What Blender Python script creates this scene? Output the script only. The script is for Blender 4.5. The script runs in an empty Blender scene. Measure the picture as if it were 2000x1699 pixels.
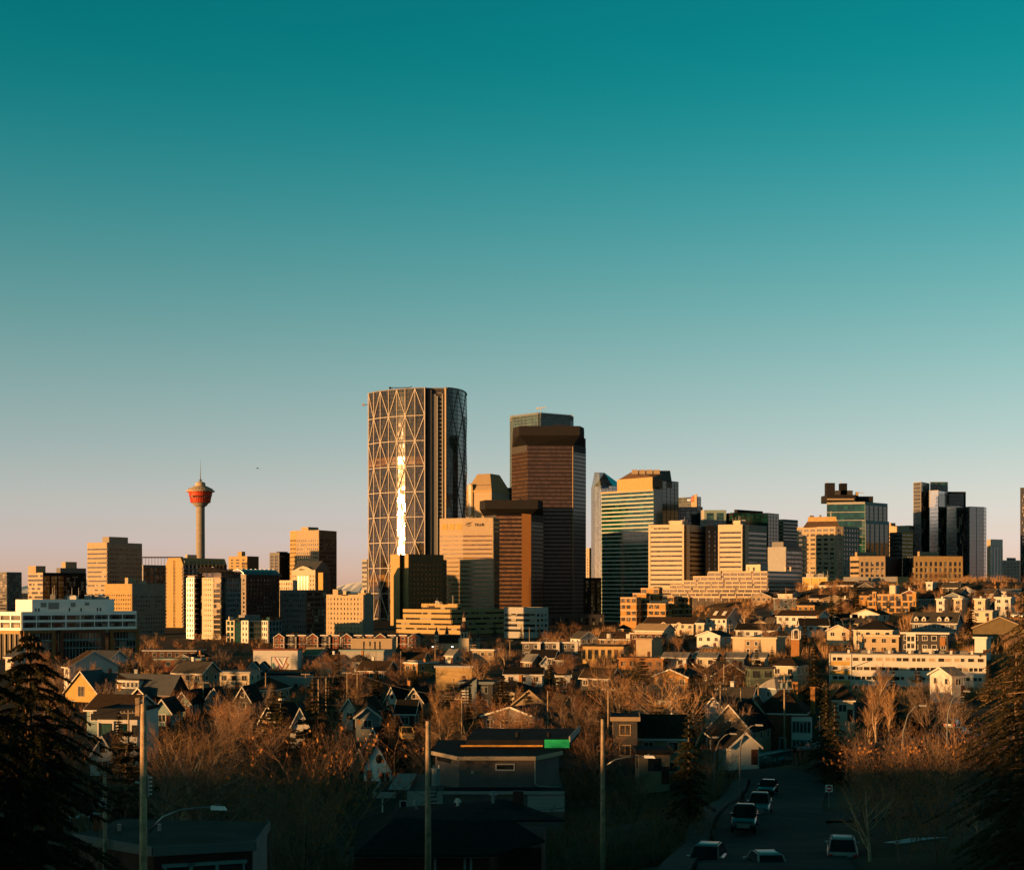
import bpy, math, random
from mathutils import Vector, Matrix, noise

# ------------------------------------------------------------------ camera, sky, sun, exposure
S = bpy.context.scene
COL = S.collection
F, PH, CZ = 2955.0, 1150.0, 40.0          # focal length in photo pixels, horizon row, eye height above the valley floor
cam_d = bpy.data.cameras.new('camera'); cam = bpy.data.objects.new('camera', cam_d); COL.objects.link(cam)
cam.location = (0, 0, CZ); cam.rotation_euler = (math.pi/2, 0, 0)
cam_d.sensor_width = 36; cam_d.sensor_fit = 'HORIZONTAL'; cam_d.lens = 36*F/2000
cam_d.shift_y = (PH-849.5)/2000; cam_d.clip_start = 0.5; cam_d.clip_end = 60000
S.camera = cam
SUN_EL, SUN_AZ = 3.0, 60.0                 # elevation; degrees from straight behind the camera, towards its left
wd = bpy.data.worlds.new('World'); S.world = wd; wd.use_nodes = True
_n, _l = wd.node_tree.nodes, wd.node_tree.links
sky = _n.new('ShaderNodeTexSky'); sky.sky_type = 'NISHITA'; sky.sun_disc = False
sky.sun_elevation = math.radians(3.0); sky.sun_rotation = math.radians(180+SUN_AZ)
sky.altitude = 1050; sky.air_density = 1; sky.dust_density = 1; sky.ozone_density = 1
tc = _n.new('ShaderNodeTexCoord'); sx = _n.new('ShaderNodeSeparateXYZ'); rp = _n.new('ShaderNodeValToRGB')
GRADE = [(0.001, (2.053, 2.249, 9.247)), (0.02, (1.639, 1.809, 6.289)), (0.0391, (1.524, 1.623, 4.12)), (0.0581, (1.482, 1.562, 3.056)), (0.0772, (1.377, 1.49, 2.429)), (0.0962, (1.264, 1.449, 2.085)), (0.1153, (1.168, 1.435, 1.853)), (0.1343, (1.053, 1.419, 1.69)), (0.1534, (0.927, 1.4, 1.571)), (0.1724, (0.794, 1.381, 1.484)), (0.1915, (0.66, 1.362, 1.42)), (0.2105, (0.528, 1.343, 1.369)), (0.2296, (0.402, 1.322, 1.325)), (0.2486, (0.289, 1.3, 1.282)), (0.2677, (0.193, 1.273, 1.237)), (0.2867, (0.118, 1.243, 1.188)), (0.3058, (0.067, 1.21, 1.137)), (0.3248, (0.036, 1.176, 1.091)), (0.3439, (0.023, 1.149, 1.062)), (0.3629, (0.024, 1.12, 1.05)), (0.42, (0.022, 0.999, 0.912)), (0.5, (0.019, 0.801, 0.711)), (0.6, (0.015, 0.596, 0.512)), (0.72, (0.012, 0.398, 0.335)), (0.86, (0.009, 0.252, 0.209)), (1.0, (0.006, 0.161, 0.133))]
rp.color_ramp.interpolation = 'LINEAR'; els = rp.color_ramp.elements
for i, (p, c) in enumerate(GRADE):
    e = els[i] if i < 2 else els.new(p)
    e.position = p; e.color = (c[0]/10, c[1]/10, c[2]/10, 1)
mx = _n.new('ShaderNodeMix'); mx.data_type = 'RGBA'; mx.blend_type = 'MULTIPLY'; mx.inputs[0].default_value = 1
_l.new(tc.outputs['Generated'], sx.inputs[0]); _l.new(sx.outputs[2], rp.inputs[0])
_l.new(sky.outputs[0], mx.inputs[6]); _l.new(rp.outputs[0], mx.inputs[7])
bg = _n['Background']; _l.new(mx.outputs[2], bg.inputs[0]); bg.inputs[1].default_value = .588   # 0.0588 times the 10 the grade is divided by
sd = bpy.data.lights.new('sun', 'SUN'); sun = bpy.data.objects.new('sun', sd); COL.objects.link(sun)
sd.energy = 5.0; sd.angle = math.radians(0.53); sd.color = (1.0, 0.475, 0.15)
_a = math.radians(SUN_AZ); _e = math.radians(SUN_EL)
SUNV = Vector((-math.sin(_a)*math.cos(_e), -math.cos(_a)*math.cos(_e), math.sin(_e)))
sun.rotation_euler = SUNV.to_track_quat('Z', 'Y').to_euler()
S.view_settings.view_transform = 'Standard'; S.view_settings.look = 'None'
S.view_settings.exposure = 1.35; S.view_settings.gamma = 1; S.view_settings.use_curve_mapping = False
S.render.engine = 'CYCLES'; S.cycles.max_bounces = 5; S.cycles.diffuse_bounces = 2; S.cycles.glossy_bounces = 3
S.cycles.use_denoising = True

# ------------------------------------------------------------------ materials
MATS = {}
def _new(name):
    m = bpy.data.materials.new(name); m.use_nodes = True; MATS[name] = m
    n, l = m.node_tree.nodes, m.node_tree.links
    return m, n, l, n['Principled BSDF']
def mat(name, col, rough=.8, var=.18, scale=.6, bump=0., metal=0., spec=.12, fine=0.):
    m, n, l, b = _new(name)
    t = n.new('ShaderNodeTexCoord'); nz = n.new('ShaderNodeTexNoise'); nz.inputs['Scale'].default_value = scale; nz.inputs['Detail'].default_value = 5
    l.new(t.outputs['Object'], nz.inputs['Vector'])
    r = n.new('ShaderNodeValToRGB'); a, c = r.color_ramp.elements
    a.position, c.position = .3, .7
    a.color = tuple(x*(1-var) for x in col)+(1,); c.color = tuple(min(1, x*(1+var)) for x in col)+(1,)
    l.new(nz.outputs[0], r.inputs[0]); out = r.outputs[0]
    if fine:
        oi = n.new('ShaderNodeObjectInfo'); mr = n.new('ShaderNodeMapRange'); mr.inputs[3].default_value = 1-fine; mr.inputs[4].default_value = 1+fine
        mm = n.new('ShaderNodeMix'); mm.data_type = 'RGBA'; mm.blend_type = 'MULTIPLY'; mm.inputs[0].default_value = 1
        l.new(oi.outputs['Random'], mr.inputs[0]); l.new(mr.outputs[0], mm.inputs[7]); l.new(out, mm.inputs[6]); out = mm.outputs[2]
    l.new(out, b.inputs['Base Color'])
    b.inputs['Roughness'].default_value = rough; b.inputs['Metallic'].default_value = metal; b.inputs['Specular IOR Level'].default_value = .03 if name in ('asphalt', 'pavement', 'roof_pale', 'roof_gravel', 'charcoal', 'shingle_dark', 'shingle_brown', 'shingle_grey', 'needle') else spec
    if bump:
        bp = n.new('ShaderNodeBump'); bp.inputs['Strength'].default_value = bump; bp.inputs['Distance'].default_value = .1
        n2 = n.new('ShaderNodeTexNoise'); n2.inputs['Scale'].default_value = scale*6; n2.inputs['Detail'].default_value = 4
        l.new(t.outputs['Object'], n2.inputs['Vector']); l.new(n2.outputs[0], bp.inputs['Height']); l.new(bp.outputs[0], b.inputs['Normal'])
    return m
def glass(name, col, blind=(.2, .18, .14), share=.2, rough=.08, cell=(3., 3., 3.7), ior=1.48):
    """dark reflective glazing; whole panes differ a little, some have a drawn blind"""
    m, n, l, b = _new(name)
    t = n.new('ShaderNodeTexCoord'); sn = n.new('ShaderNodeVectorMath'); sn.operation = 'SNAP'; sn.inputs[1].default_value = cell
    wn = n.new('ShaderNodeTexWhiteNoise'); wn.noise_dimensions = '3D'
    l.new(t.outputs['Object'], sn.inputs[0]); l.new(sn.outputs[0], wn.inputs['Vector'])
    r = n.new('ShaderNodeValToRGB'); r.color_ramp.interpolation = 'CONSTANT'
    e = r.color_ramp.elements; e[0].position = 0; e[0].color = col+(1,)
    e[1].position = 1-share; e[1].color = blind+(1,)
    x = e.new((1-share)*.5); x.color = tuple(c*1.7 for c in col)+(1,)
    l.new(wn.outputs['Value'], r.inputs[0]); l.new(r.outputs[0], b.inputs['Base Color'])
    b.inputs['Roughness'].default_value = rough; b.inputs['IOR'].default_value = ior
    return m
def emit(name, col, s):
    m, n, l, b = _new(name); b.inputs['Base Color'].default_value = col+(1,); b.inputs['Emission Color'].default_value = col+(1,); b.inputs['Emission Strength'].default_value = s
    return m

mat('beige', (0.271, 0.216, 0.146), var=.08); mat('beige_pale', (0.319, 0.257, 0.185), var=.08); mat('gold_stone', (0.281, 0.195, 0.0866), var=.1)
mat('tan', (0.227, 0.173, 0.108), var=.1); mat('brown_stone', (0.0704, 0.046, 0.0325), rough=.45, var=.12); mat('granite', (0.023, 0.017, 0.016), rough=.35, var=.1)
mat('bronze_panel', (0.092, 0.0622, 0.0298), rough=.5, var=.1); mat('white_panel', (0.4, 0.39, 0.368), var=.05); mat('cream', (0.36, 0.309, 0.232), var=.07)
mat('pale_grey', (0.227, 0.227, 0.222), var=.08); mat('grey', (0.119, 0.119, 0.119), var=.1); mat('dark_grey', (0.0379, 0.0379, 0.0406), var=.15); mat('charcoal', (0.0162, 0.0162, 0.0179), var=.2)
mat('black', (0.00649, 0.00649, 0.00704), var=.2); mat('concrete', (0.195, 0.173, 0.146), var=.12, scale=.3, bump=.1); mat('steel', (0.244, 0.244, 0.244), rough=.35, metal=.8, var=.05)
mat('white_steel', (0.422, 0.39, 0.346), rough=.45, var=.04); mat('brick_red', (0.13, 0.046, 0.0271), var=.2, scale=2, bump=.2); mat('brick_orange', (0.195, 0.092, 0.0325), var=.18, scale=1.5, bump=.2)
mat('brick_dark', (0.0541, 0.0244, 0.0189), var=.2, scale=1.5, bump=.2); mat('gold_panel', (0.314, 0.206, 0.0649), var=.08); mat('red_pod', (0.336, 0.04, 0.016), rough=.5, var=.12)
mat('roof_gravel', (0.0533, 0.0492, 0.0451), var=.25); mat('roof_pale', (0.164, 0.16, 0.156), var=.2); mat('snow', (0.407, 0.42, 0.446), var=.1)
mat('shingle_dark', (0.0143, 0.0143, 0.0148), rough=.9, var=.3, scale=2.5, bump=.4); mat('shingle_brown', (0.0348, 0.0246, 0.0184), rough=.9, var=.3, scale=2.5, bump=.4)
mat('shingle_grey', (0.0451, 0.043, 0.041), rough=.9, var=.3, scale=2.5, bump=.4); mat('metal_roof', (0.0487, 0.0541, 0.0622), rough=.45, var=.1)
mat('stucco_grey', (0.0866, 0.0785, 0.0758), var=.1, scale=1.2, bump=.15); mat('siding_white', (0.371, 0.366, 0.35), var=.05); mat('siding_teal', (0.154, 0.216, 0.216), var=.08)
mat('siding_blue', (0.113, 0.139, 0.154), var=.08); mat('siding_tan', (0.206, 0.154, 0.103), var=.08); mat('siding_yellow', (0.336, 0.216, 0.0704), var=.08); mat('siding_green', (0.0758, 0.0974, 0.0758), var=.1)
mat('siding_dark', (0.0298, 0.0298, 0.0325), var=.12); mat('olive', (0.092, 0.0704, 0.0379), var=.15); mat('purple', (0.0649, 0.0162, 0.0379), var=.1); mat('trim', (0.402, 0.386, 0.36), var=.03)
mat('wood_pole', (0.24, 0.18, 0.12), var=.3, scale=3, bump=.4); mat('rust_leaf', (0.184, 0.0837, 0.027), rough=.75, var=.4, scale=2, fine=.3)
mat('bark', (0.11, 0.0741, 0.0484), rough=.9, var=.3, scale=3, bump=.3, fine=.25); mat('twig', (0.167, 0.0905, 0.0502), rough=.8, var=.3, scale=1, fine=.3)
mat('twig_grey', (.15, .105, .08), rough=.8, var=.3, scale=1, fine=.3); mat('gold_brick', (.25, .135, .042), var=.18, scale=1.5, bump=.2)
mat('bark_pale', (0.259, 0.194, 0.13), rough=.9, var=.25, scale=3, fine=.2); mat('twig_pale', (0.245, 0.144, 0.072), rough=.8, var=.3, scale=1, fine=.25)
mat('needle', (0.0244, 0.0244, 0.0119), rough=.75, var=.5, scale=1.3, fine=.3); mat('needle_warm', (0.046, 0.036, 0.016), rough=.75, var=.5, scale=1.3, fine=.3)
mat('cone_brown', (0.141, 0.0704, 0.0271), var=.3, scale=3); mat('asphalt', (.036, .037, .04), rough=.85, var=.3, scale=.35, bump=.1); mat('pavement', (0.05, 0.05, 0.052), var=.2, scale=.8)
mat('tyre', (0.00541, 0.00541, 0.00541), rough=.9); mat('paint_white', (0.2, 0.21, 0.215), rough=.3, var=.02, spec=.25); mat('paint_silver', (0.12, 0.125, 0.13), rough=.25, var=.02, metal=.3)
mat('paint_dark', (0.00812, 0.00866, 0.00974), rough=.2, var=.05, spec=.5); mat('paint_grey', (0.0649, 0.0704, 0.0758), rough=.25, var=.03, spec=.5); mat('sign_red', (0.36, 0.016, 0.02), rough=.5)
mat('sign_white', (0.64, 0.64, 0.64), rough=.5); mat('ink', (0.0162, 0.0135, 0.0162), rough=.6, var=.05); mat('logo_blue', (0.008, 0.04, 0.16), rough=.5); mat('logo_red', (0.44, 0.048, 0.024), rough=.5)
mat('logo_yellow', (0.298, 0.195, 0.0433), rough=.5); mat('tarp_green', (0.016, 0.4, 0.152), rough=.6, var=.06, scale=2); mat('lumber', (0.48, 0.24, 0.056), var=.2, scale=3)
mat('copper_dome', (0.0541, 0.0325, 0.0244), rough=.5, var=.2); mat('mural_blue', (0.0541, 0.0866, 0.162)); mat('mural_pink', (0.244, 0.0866, 0.108)); mat('mural_teal', (0.0541, 0.162, 0.162))
mat('mountain', (0.8, 0.8, 0.82), var=.12, scale=.002); mat('canister', (0.13, 0.162, 0.168), rough=.5); mat('hedge_leaf', (0.0162, 0.0189, 0.0108), var=.5, scale=3)
glass('glass_dark', (.010, .012, .013)); glass('glass_teal', (.004, .020, .020), (.02, .06, .055), .22); glass('glass_green', (.002, .020, .017), (.006, .05, .042), .2)
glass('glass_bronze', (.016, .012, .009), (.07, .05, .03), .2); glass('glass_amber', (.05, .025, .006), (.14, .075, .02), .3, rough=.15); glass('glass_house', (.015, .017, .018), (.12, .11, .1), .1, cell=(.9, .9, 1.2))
glass('glass_blue', (.05, .065, .075), (.075, .09, .10), .3, ior=2.0); glass('glass_copper', (.032, .020, .015), (.048, .031, .023), .35, rough=.3, cell=(2.4, 2.4, 3.7)); glass('glass_sky', (.16, .17, .175), (.26, .27, .27), .3, ior=2.2)
glass('glass_copper_sunlit', (.085, .046, .022), (.12, .07, .035), .3, rough=.3, cell=(2.4, 2.4, 3.8))  # brighter copy of the copper glass, stronger sunlight put into its colour
glass('glass_car', (.008, .009, .010), share=0.)
mat('bright_white', (.74, .74, .72), var=.04); mat('glass_mirror', (.34, .35, .36), rough=.14, metal=.85, var=.12, scale=.25); mat('sunlit_pole_wood', (0.36, 0.255, 0.155), var=.3, scale=3, bump=.4)
mat('green_band', (.27, .30, .27), var=.05)
glass('bow_glass', (.012, .010, .009), (.04, .033, .026), .28, rough=.06, cell=(1.6, 1.6, 4.2), ior=1.45)
emit('lamp_red', (1., .05, .03), 2.0); emit('lamp_white', (1., .9, .75), 3.0)

# ------------------------------------------------------------------ mesh and object helpers
class MB:
    def __init__(s): s.v, s.f, s.m = [], [], []
    def poly(s, pts, mi=0):
        k = len(s.v); s.v.extend(tuple(p) for p in pts); s.f.append(tuple(range(k, k+len(pts)))); s.m.append(mi)
    def hexa(s, b, t, mi=0, mt=None):
        k = len(s.v); n = len(b); s.v.extend(tuple(p) for p in b); s.v.extend(tuple(p) for p in t)
        for i in range(n):
            j = (i+1) % n; s.f.append((k+i, k+j, k+n+j, k+n+i)); s.m.append(mi)
        s.f.append(tuple(k+n+i for i in range(n))); s.m.append(mi if mt is None else mt)
        s.f.append(tuple(k+n-1-i for i in range(n))); s.m.append(mi)
    def box(s, x0, x1, y0, y1, z0, z1, mi=0, mt=None):
        s.hexa([(x0, y0, z0), (x1, y0, z0), (x1, y1, z0), (x0, y1, z0)], [(x0, y0, z1), (x1, y0, z1), (x1, y1, z1), (x0, y1, z1)], mi, mt)
    def prism(s, pl, z0, z1, mi=0, mt=None):
        s.hexa([(p[0], p[1], z0) for p in pl], [(p[0], p[1], z1) for p in pl], mi, mt)
    def path(s, pts, rad, n=6, mi=0, cap=True):
        pts = [Vector(p) for p in pts]; k0 = len(s.v)
        for i, p in enumerate(pts):
            d = (pts[min(i+1, len(pts)-1)]-pts[max(i-1, 0)]).normalized()
            u = d.orthogonal().normalized(); w = d.cross(u); r = rad[i] if isinstance(rad, (list, tuple)) else rad
            for j in range(n):
                a = 2*math.pi*j/n; s.v.append(tuple(p+u*(r*math.cos(a))+w*(r*math.sin(a))))
        for i in range(len(pts)-1):
            for j in range(n):
                a, b = k0+i*n+j, k0+i*n+(j+1) % n; s.f.append((a, b, b+n, a+n)); s.m.append(mi)
        if cap:
            s.f.append(tuple(k0+(len(pts)-1)*n+j for j in range(n))); s.m.append(mi); s.f.append(tuple(k0+n-1-j for j in range(n))); s.m.append(mi)
    def lathe(s, prof, n=24, mi=0, cx=0, cy=0):
        k = len(s.v)
        for r, z in prof:
            for j in range(n): s.v.append((cx+r*math.cos(2*math.pi*j/n), cy+r*math.sin(2*math.pi*j/n), z))
        for i in range(len(prof)-1):
            for j in range(n):
                a, b = k+i*n+j, k+i*n+(j+1) % n; s.f.append((a, b, b+n, a+n)); s.m.append(mi)
        s.f.append(tuple(k+(len(prof)-1)*n+j for j in range(n))); s.m.append(mi); s.f.append(tuple(k+n-1-j for j in range(n))); s.m.append(mi)
    def mesh(s, name, mats):
        me = bpy.data.meshes.new(name); me.from_pydata(s.v, [], s.f)
        for m in ([mats] if isinstance(mats, str) else mats): me.materials.append(MATS[m])
        if any(s.m): me.polygons.foreach_set('material_index', s.m)
        me.update(); return me
    def obj(s, name, mats, parent=None, loc=(0, 0, 0), smooth=False, **kw):
        if not s.v: return None
        me = s.mesh(name, mats)
        if smooth: me.polygons.foreach_set('use_smooth', [True]*len(me.polygons))
        return link(name, me, parent, loc, **kw)
def link(name, data, parent=None, loc=(0, 0, 0), rz=0, **kw):
    o = bpy.data.objects.new(name, data); COL.objects.link(o); o.location = loc
    if rz: o.rotation_euler = (0, 0, rz)
    if parent: o.parent = parent
    for k, v in kw.items():
        if v: o[k] = v
    return o
def thing(name, label, category, loc, rz=0, group=None):
    return link(name, None, None, loc, rz, label=label, category=category, group=group)
def dup(o, parent, loc=None, rz=None, scale=None):
    c = o.copy(); COL.objects.link(c); c.parent = parent
    if loc is not None: c.location = loc
    if rz is not None: c.rotation_euler = (0, 0, rz)
    if scale is not None: c.scale = scale
    return c
def X(px, Y): return (px-1000)/F*Y
def Z(row, Y): return CZ-(row-PH)/F*Y
def P(px, row, Y): return Vector((X(px, Y), Y, Z(row, Y)))
LM = []                                    # landmarks (x, y, phrase) that trees and poles are described by
def landmark(x, y, phrase):
    if phrase: LM.append((x, y, phrase))

# ------------------------------------------------------------------ terrain height
BASE = [(-900, 10), (-400, 34), (-60, 40.6), (-20, 38.5), (-6, 37.9), (10, 36.3), (25, 33), (40, 28.6), (60, 25), (90, 20.9), (130, 17), (150, 15.5), (180, 13.6), (230, 12.6), (300, 12), (400, 12), (600, 11.4), (800, 10.4), (1000, 9), (1500, 8), (9000, 0)]
HILL = [(16, 91, 2.7), (22, 130, 3.6), (33, 180, 3.3), (39, 240, -.6), (58, 290, -2), (57, 190, 7.8), (45, 120, 5), (30, 90, 4.2), (30, 60, 1.5), (80, 120, 8), (90, 200, 9), (84, 400, -1.5), (110, 395, 0), (132, 421, 8.5), (105, 330, 3), (98, 331, 3), (114, 480, 7), (152, 471, 10), (112, 521, 9.5), (145, 521, 10.5),
 (162, 600, 15.5), (190, 601, 17.5), (154, 700, 22), (110, 591, 11), (90, 561, 8), (135, 691, 18), (176, 800, 31), (244, 800, 33.5), (224, 681, 24), (129, 850, 23), (76, 800, 8), (50, 700, 4), (50, 561, 7), (44, 501, 4.5), (70, 431, 4.5), (46, 431, 4), (31, 620, 3), (54, 591, 7), (66, 641, 8.5), (87, 641, 11), (71, 396, 3.5), (57, 346, 4), (58, 326, 2.5), (79, 491, 6), (200, 480, 13), (250, 600, 21), (235, 1050, 31), (310, 1050, 33), (400, 900, 36), (150, 1000, 20),
 (330, 1250, 30), (520, 1250, 40), (380, 1450, 26), (60, 960, 0), (130, 1130, 5), (180, 1200, 10), (20, 860, 0), (70, 900, 7), (15, 361, 2), (5, 401, 2), (20, 521, 2), (15, 300, 1.5), (17, 200, 1.5),
 (0, 60, 0), (2, 110, 0), (4, 160, .3), (-20, 300, .6), (-40, 400, .5), (-30, 520, .5), (-20, 620, 0), (0, 700, 0), (-10, 800, 0), (0, 950, 0), (40, 1100, 0), (90, 1250, 0), (180, 1450, 0), (250, 1700, 0), (0, 1300, 0), (100, 1600, 0), (-40, 250, .6), (-60, 230, 2), (-70, 270, 2), (-110, 390, 2.5), (-150, 450, 3), (-90, 440, .5), (-90, 560, -1.5), (-60, 650, 0), (-60, 900, 0), (-100, 150, 3), (-46, 171, 2), (-200, 700, 0), (-300, 1000, 0), (-200, 1400, 0), (400, 1900, 0), (700, 1700, 20), (0, -60, 0), (200, -60, 0), (-200, -100, 0), (100, 20, 2)]
def ground(x, y):
    for (a, za), (b, zb) in zip(BASE, BASE[1:]):
        if y <= b:
            t = min(1, max(0, (y-a)/(b-a))); z = za+(zb-za)*t; break
    else: z = 0
    if y < 2200:
        sw = sh = 0.
        k = 14+y*.03
        for hx, hy, hz in HILL:
            w = 1/((x-hx)**2+(y-hy)**2*.45+k*k*.25)**2; sw += w; sh += w*hz
        z += sh/sw
    if y > 50: z += noise.noise((x*.03, y*.03, 0))*.35
    elif y < -4: z += min(1, (-4-y)/14)*(noise.noise((x*.045, 3, 0))*2.6+noise.noise((x*.16, 9, 1))*1.1)      # unseen brow of the bluff, roughened to break up the shadow it casts
    return z
def Yfor(px, row, h, lo=62, hi=1100):
    y = hi                                  # the farthest place where a thing of height h has its top on that row
    while y > lo:
        if PH+(CZ-ground(X(px, y), y)-h)/y*F >= row: return y
        y -= 4
    return lo
# ------------------------------------------------------------------ ground, roads, mountains
def build_ground():
    mb = MB()
    ys = [-900, -500, -250, -120, -70, -40, -20]+[-10+5*i for i in range(14)]+[60+4*i for i in range(65)]+[320+14*i for i in range(70)]+[1300+60*i for i in range(16)]+[2300, 3500, 6000, 9000, 14000]
    us = [-14, -11]+[-9+.1*i for i in range(74)]+[-1.6, -1., -.6, -.46]+[-.4+.0125*i for i in range(65)]+[.46, .6, 1., 1.6, 3, 7, 14]
    rows = []
    for y in ys:
        sc = max(y, 0)+60
        r = []
        for u in us:
            x = u*sc; r.append(len(mb.v)); mb.v.append((x, y, ground(x, y)))
        rows.append(r)
    for a, b in zip(rows, rows[1:]):
        for i in range(len(us)-1): mb.f.append((a[i], a[i+1], b[i+1], b[i])); mb.m.append(0)
    m, n, l, b = _new('ground_mat')
    t = n.new('ShaderNodeTexCoord'); n1 = n.new('ShaderNodeTexNoise'); n1.inputs['Scale'].default_value = .05; n1.inputs['Detail'].default_value = 8; n1.inputs['Roughness'].default_value = .7
    r = n.new('ShaderNodeValToRGB'); e = r.color_ramp.elements
    e[0].position = .3; e[0].color = (.014, .012, .009, 1); e[1].position = .6; e[1].color = (.055, .038, .02, 1)
    x = e.new(.45); x.color = (.032, .023, .013, 1); x = e.new(.68); x.color = (.07, .048, .026, 1); x = e.new(.72); x.color = (.35, .36, .38, 1)
    l.new(t.outputs['Object'], n1.inputs['Vector']); l.new(n1.outputs[0], r.inputs[0]); l.new(r.outputs[0], b.inputs['Base Color'])
    b.inputs['Roughness'].default_value = 1; b.inputs['Specular IOR Level'].default_value = .1
    mb.obj('ground', ['ground_mat'], kind='structure', smooth=True)
build_ground()
def gz(x, y):                               # the ground sheet's own height, a touch above its facets
    return max(ground(x, y), (ground(x-1.5, y)+ground(x+1.5, y))/2, (ground(x, y-2)+ground(x, y+2))/2)
def ribbon(name, pts, width, mt, lift, kerb=0, off=0., sub=2.5):
    """a strip that follows the ground along a polyline; off shifts it sideways"""
    P2 = []
    for (x0, y0), (x1, y1) in zip(pts, pts[1:]):
        n = max(1, int(math.hypot(x1-x0, y1-y0)/sub))
        P2 += [(x0+(x1-x0)*i/n, y0+(y1-y0)*i/n) for i in range(n)]
    P2.append(pts[-1]); mb = MB(); prev = None
    sm = [P2[0]]+[((a[0]+b[0]*2+c[0])/4, (a[1]+b[1]*2+c[1])/4) for a, b, c in zip(P2, P2[1:], P2[2:])]+[P2[-1]]
    for i, p in enumerate(sm):
        q0, q1 = sm[max(0, i-1)], sm[min(len(sm)-1, i+1)]
        dx, dy = q1[0]-q0[0], q1[1]-q0[1]; L = math.hypot(dx, dy) or 1; nx, ny = dy/L, -dx/L
        zc = gz(p[0], p[1])
        cur = []
        for k in (-1, -.5, 0, .5, 1):
            x, y = p[0]+nx*(off+k*width/2), p[1]+ny*(off+k*width/2); cur.append((x, y, zc*.5+gz(x, y)*.5+lift))
        if prev:
            for a in range(4): mb.poly([prev[a], prev[a+1], cur[a+1], cur[a]])
            if kerb:
                for a in (0, 4): mb.poly([prev[a], cur[a], (cur[a][0], cur[a][1], cur[a][2]-kerb), (prev[a][0], prev[a][1], prev[a][2]-kerb)])
        prev = cur
    return mb.obj(name, mt, kind='structure')
ROAD = [(9, 58), (12.5, 72), (16, 92), (20.5, 120), (25, 143), (30, 165), (33, 182), (31, 198), (22, 212), (8, 220), (-8, 226)]
ribbon('road', ROAD, 8.4, 'asphalt', .30)
ribbon('road', [(20, 122), (32, 121), (48, 124), (66, 132)], 6.5, 'asphalt', .27)
ribbon('road', [(30, 238), (40, 246), (52, 264), (62, 290), (72, 330), (78, 380)], 6.5, 'asphalt', .30)
ribbon('road', [(60, 172), (57, 190), (60, 215), (70, 240), (86, 262)], 7, 'asphalt', .30)
ribbon('road', [(34, 470), (60, 540), (92, 620), (118, 700), (128, 780)], 8, 'asphalt', .35, sub=6)
ribbon('pavement', ROAD[:7], 1.8, 'pavement', .42, kerb=.5, off=-5.4)
ribbon('snow_bank', [(42, 244), (54, 262), (64, 289)], 1.4, 'snow', .44, kerb=.4, off=-4.6)
ribbon('snow_bank', [(62, 226), (72, 247), (86, 266)], 1.8, 'snow', .44, kerb=.4, off=-5)
ribbon('snow_bank', [(40, 475), (62, 535), (95, 615)], 1.6, 'snow', .5, kerb=.4, off=5.2)
def mountains():
    mb = MB(); rows = []
    for j in range(9):
        y = 21000+j*900; r = []
        for i in range(120):
            x = -9000+i*150
            h = max(0, 110+260*noise.fractal((x*.0006, y*.0006, 3), 1., 2., 5)+120*math.sin(x*.0009+1))*math.sin(math.pi*j/8)
            r.append(len(mb.v)); mb.v.append((x, y, h-30))
        rows.append(r)
    for a, b in zip(rows, rows[1:]):
        for i in range(119): mb.f.append((a[i], a[i+1], b[i+1], b[i])); mb.m.append(0)
    mb.obj('mountains', 'mountain', kind='structure')
mountains()

# ------------------------------------------------------------------ towers: a plan of corners (photo column, distance), a core and a facade per side
def strip(mb, A, B, d0, d1, z0, z1, mi=0):
    A, B = Vector(A), Vector(B); t = (B-A).normalized(); n = Vector((t.y, -t.x))
    a0, b0, a1, b1 = A+n*d0, B+n*d0, A+n*d1, B+n*d1
    mb.prism([(a1.x, a1.y), (b1.x, b1.y), (b0.x, b0.y), (a0.x, a0.y)], z0, z1, mi)
def tri(pl, pc, pr, Y, a=None):
    """plan of a rectangular block from its left edge, near corner and right edge as seen; returns visible corners and the hidden one"""
    if a is None: a = (SUN_AZ+math.degrees(math.atan((pc-1000)/F)))/2+8     # turned a little off the angle at which glass would mirror the sun
    a = math.radians(a); cx = X(pc, Y); tl, tr = (pl-1000)/F, (pr-1000)/F
    L = (cx-tl*Y)/(math.cos(a)+tl*math.sin(a)); Rr = (tr*Y-cx)/(math.sin(a)-tr*math.cos(a))
    l = (cx-L*math.cos(a), Y+L*math.sin(a)); r = (cx+Rr*math.sin(a), Y+Rr*math.cos(a))
    return [l, (cx, Y), r], [(l[0]+r[0]-cx, l[1]+r[1]-Y)]
def seg(*pts, back=25):
    v = [(X(p, y), y) for p, y in pts]
    yb = max(v[-1][1], v[0][1])+back; xr, xl = X(pts[-1][0], yb), X(pts[0][0], yb)      # rear corners stay in the lee of the visible sides
    return v, [(min(v[-1][0], xr-.5), yb), (max(v[0][0], xl+.5), yb)]
def Bn(m='beige', fh=3.7, wr=.5, top=3., bot=0., d=.3): return dict(k='bands', m=m, fh=fh, wr=wr, top=top, bot=bot, d=d)
def Gr(m='beige', fh=3.7, wr=.5, cs=3.2, pr=.4, top=3., bot=0., d=.3): return dict(k='grid', m=m, fh=fh, wr=wr, cs=cs, pr=pr, top=top, bot=bot, d=d)
def Pl(m='beige', d=.25): return dict(k='plain', m=m, d=d)
def Gl(m='dark_grey', fh=3.7, wr=.9, cs=6, pr=.05, top=.6, d=.1): return dict(k='grid', m=m, fh=fh, wr=wr, cs=cs, pr=pr, top=top, bot=0, d=d)
SEP = 1180                                   # beyond this distance a storey is under ten photo pixels: its bands are joined
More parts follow.
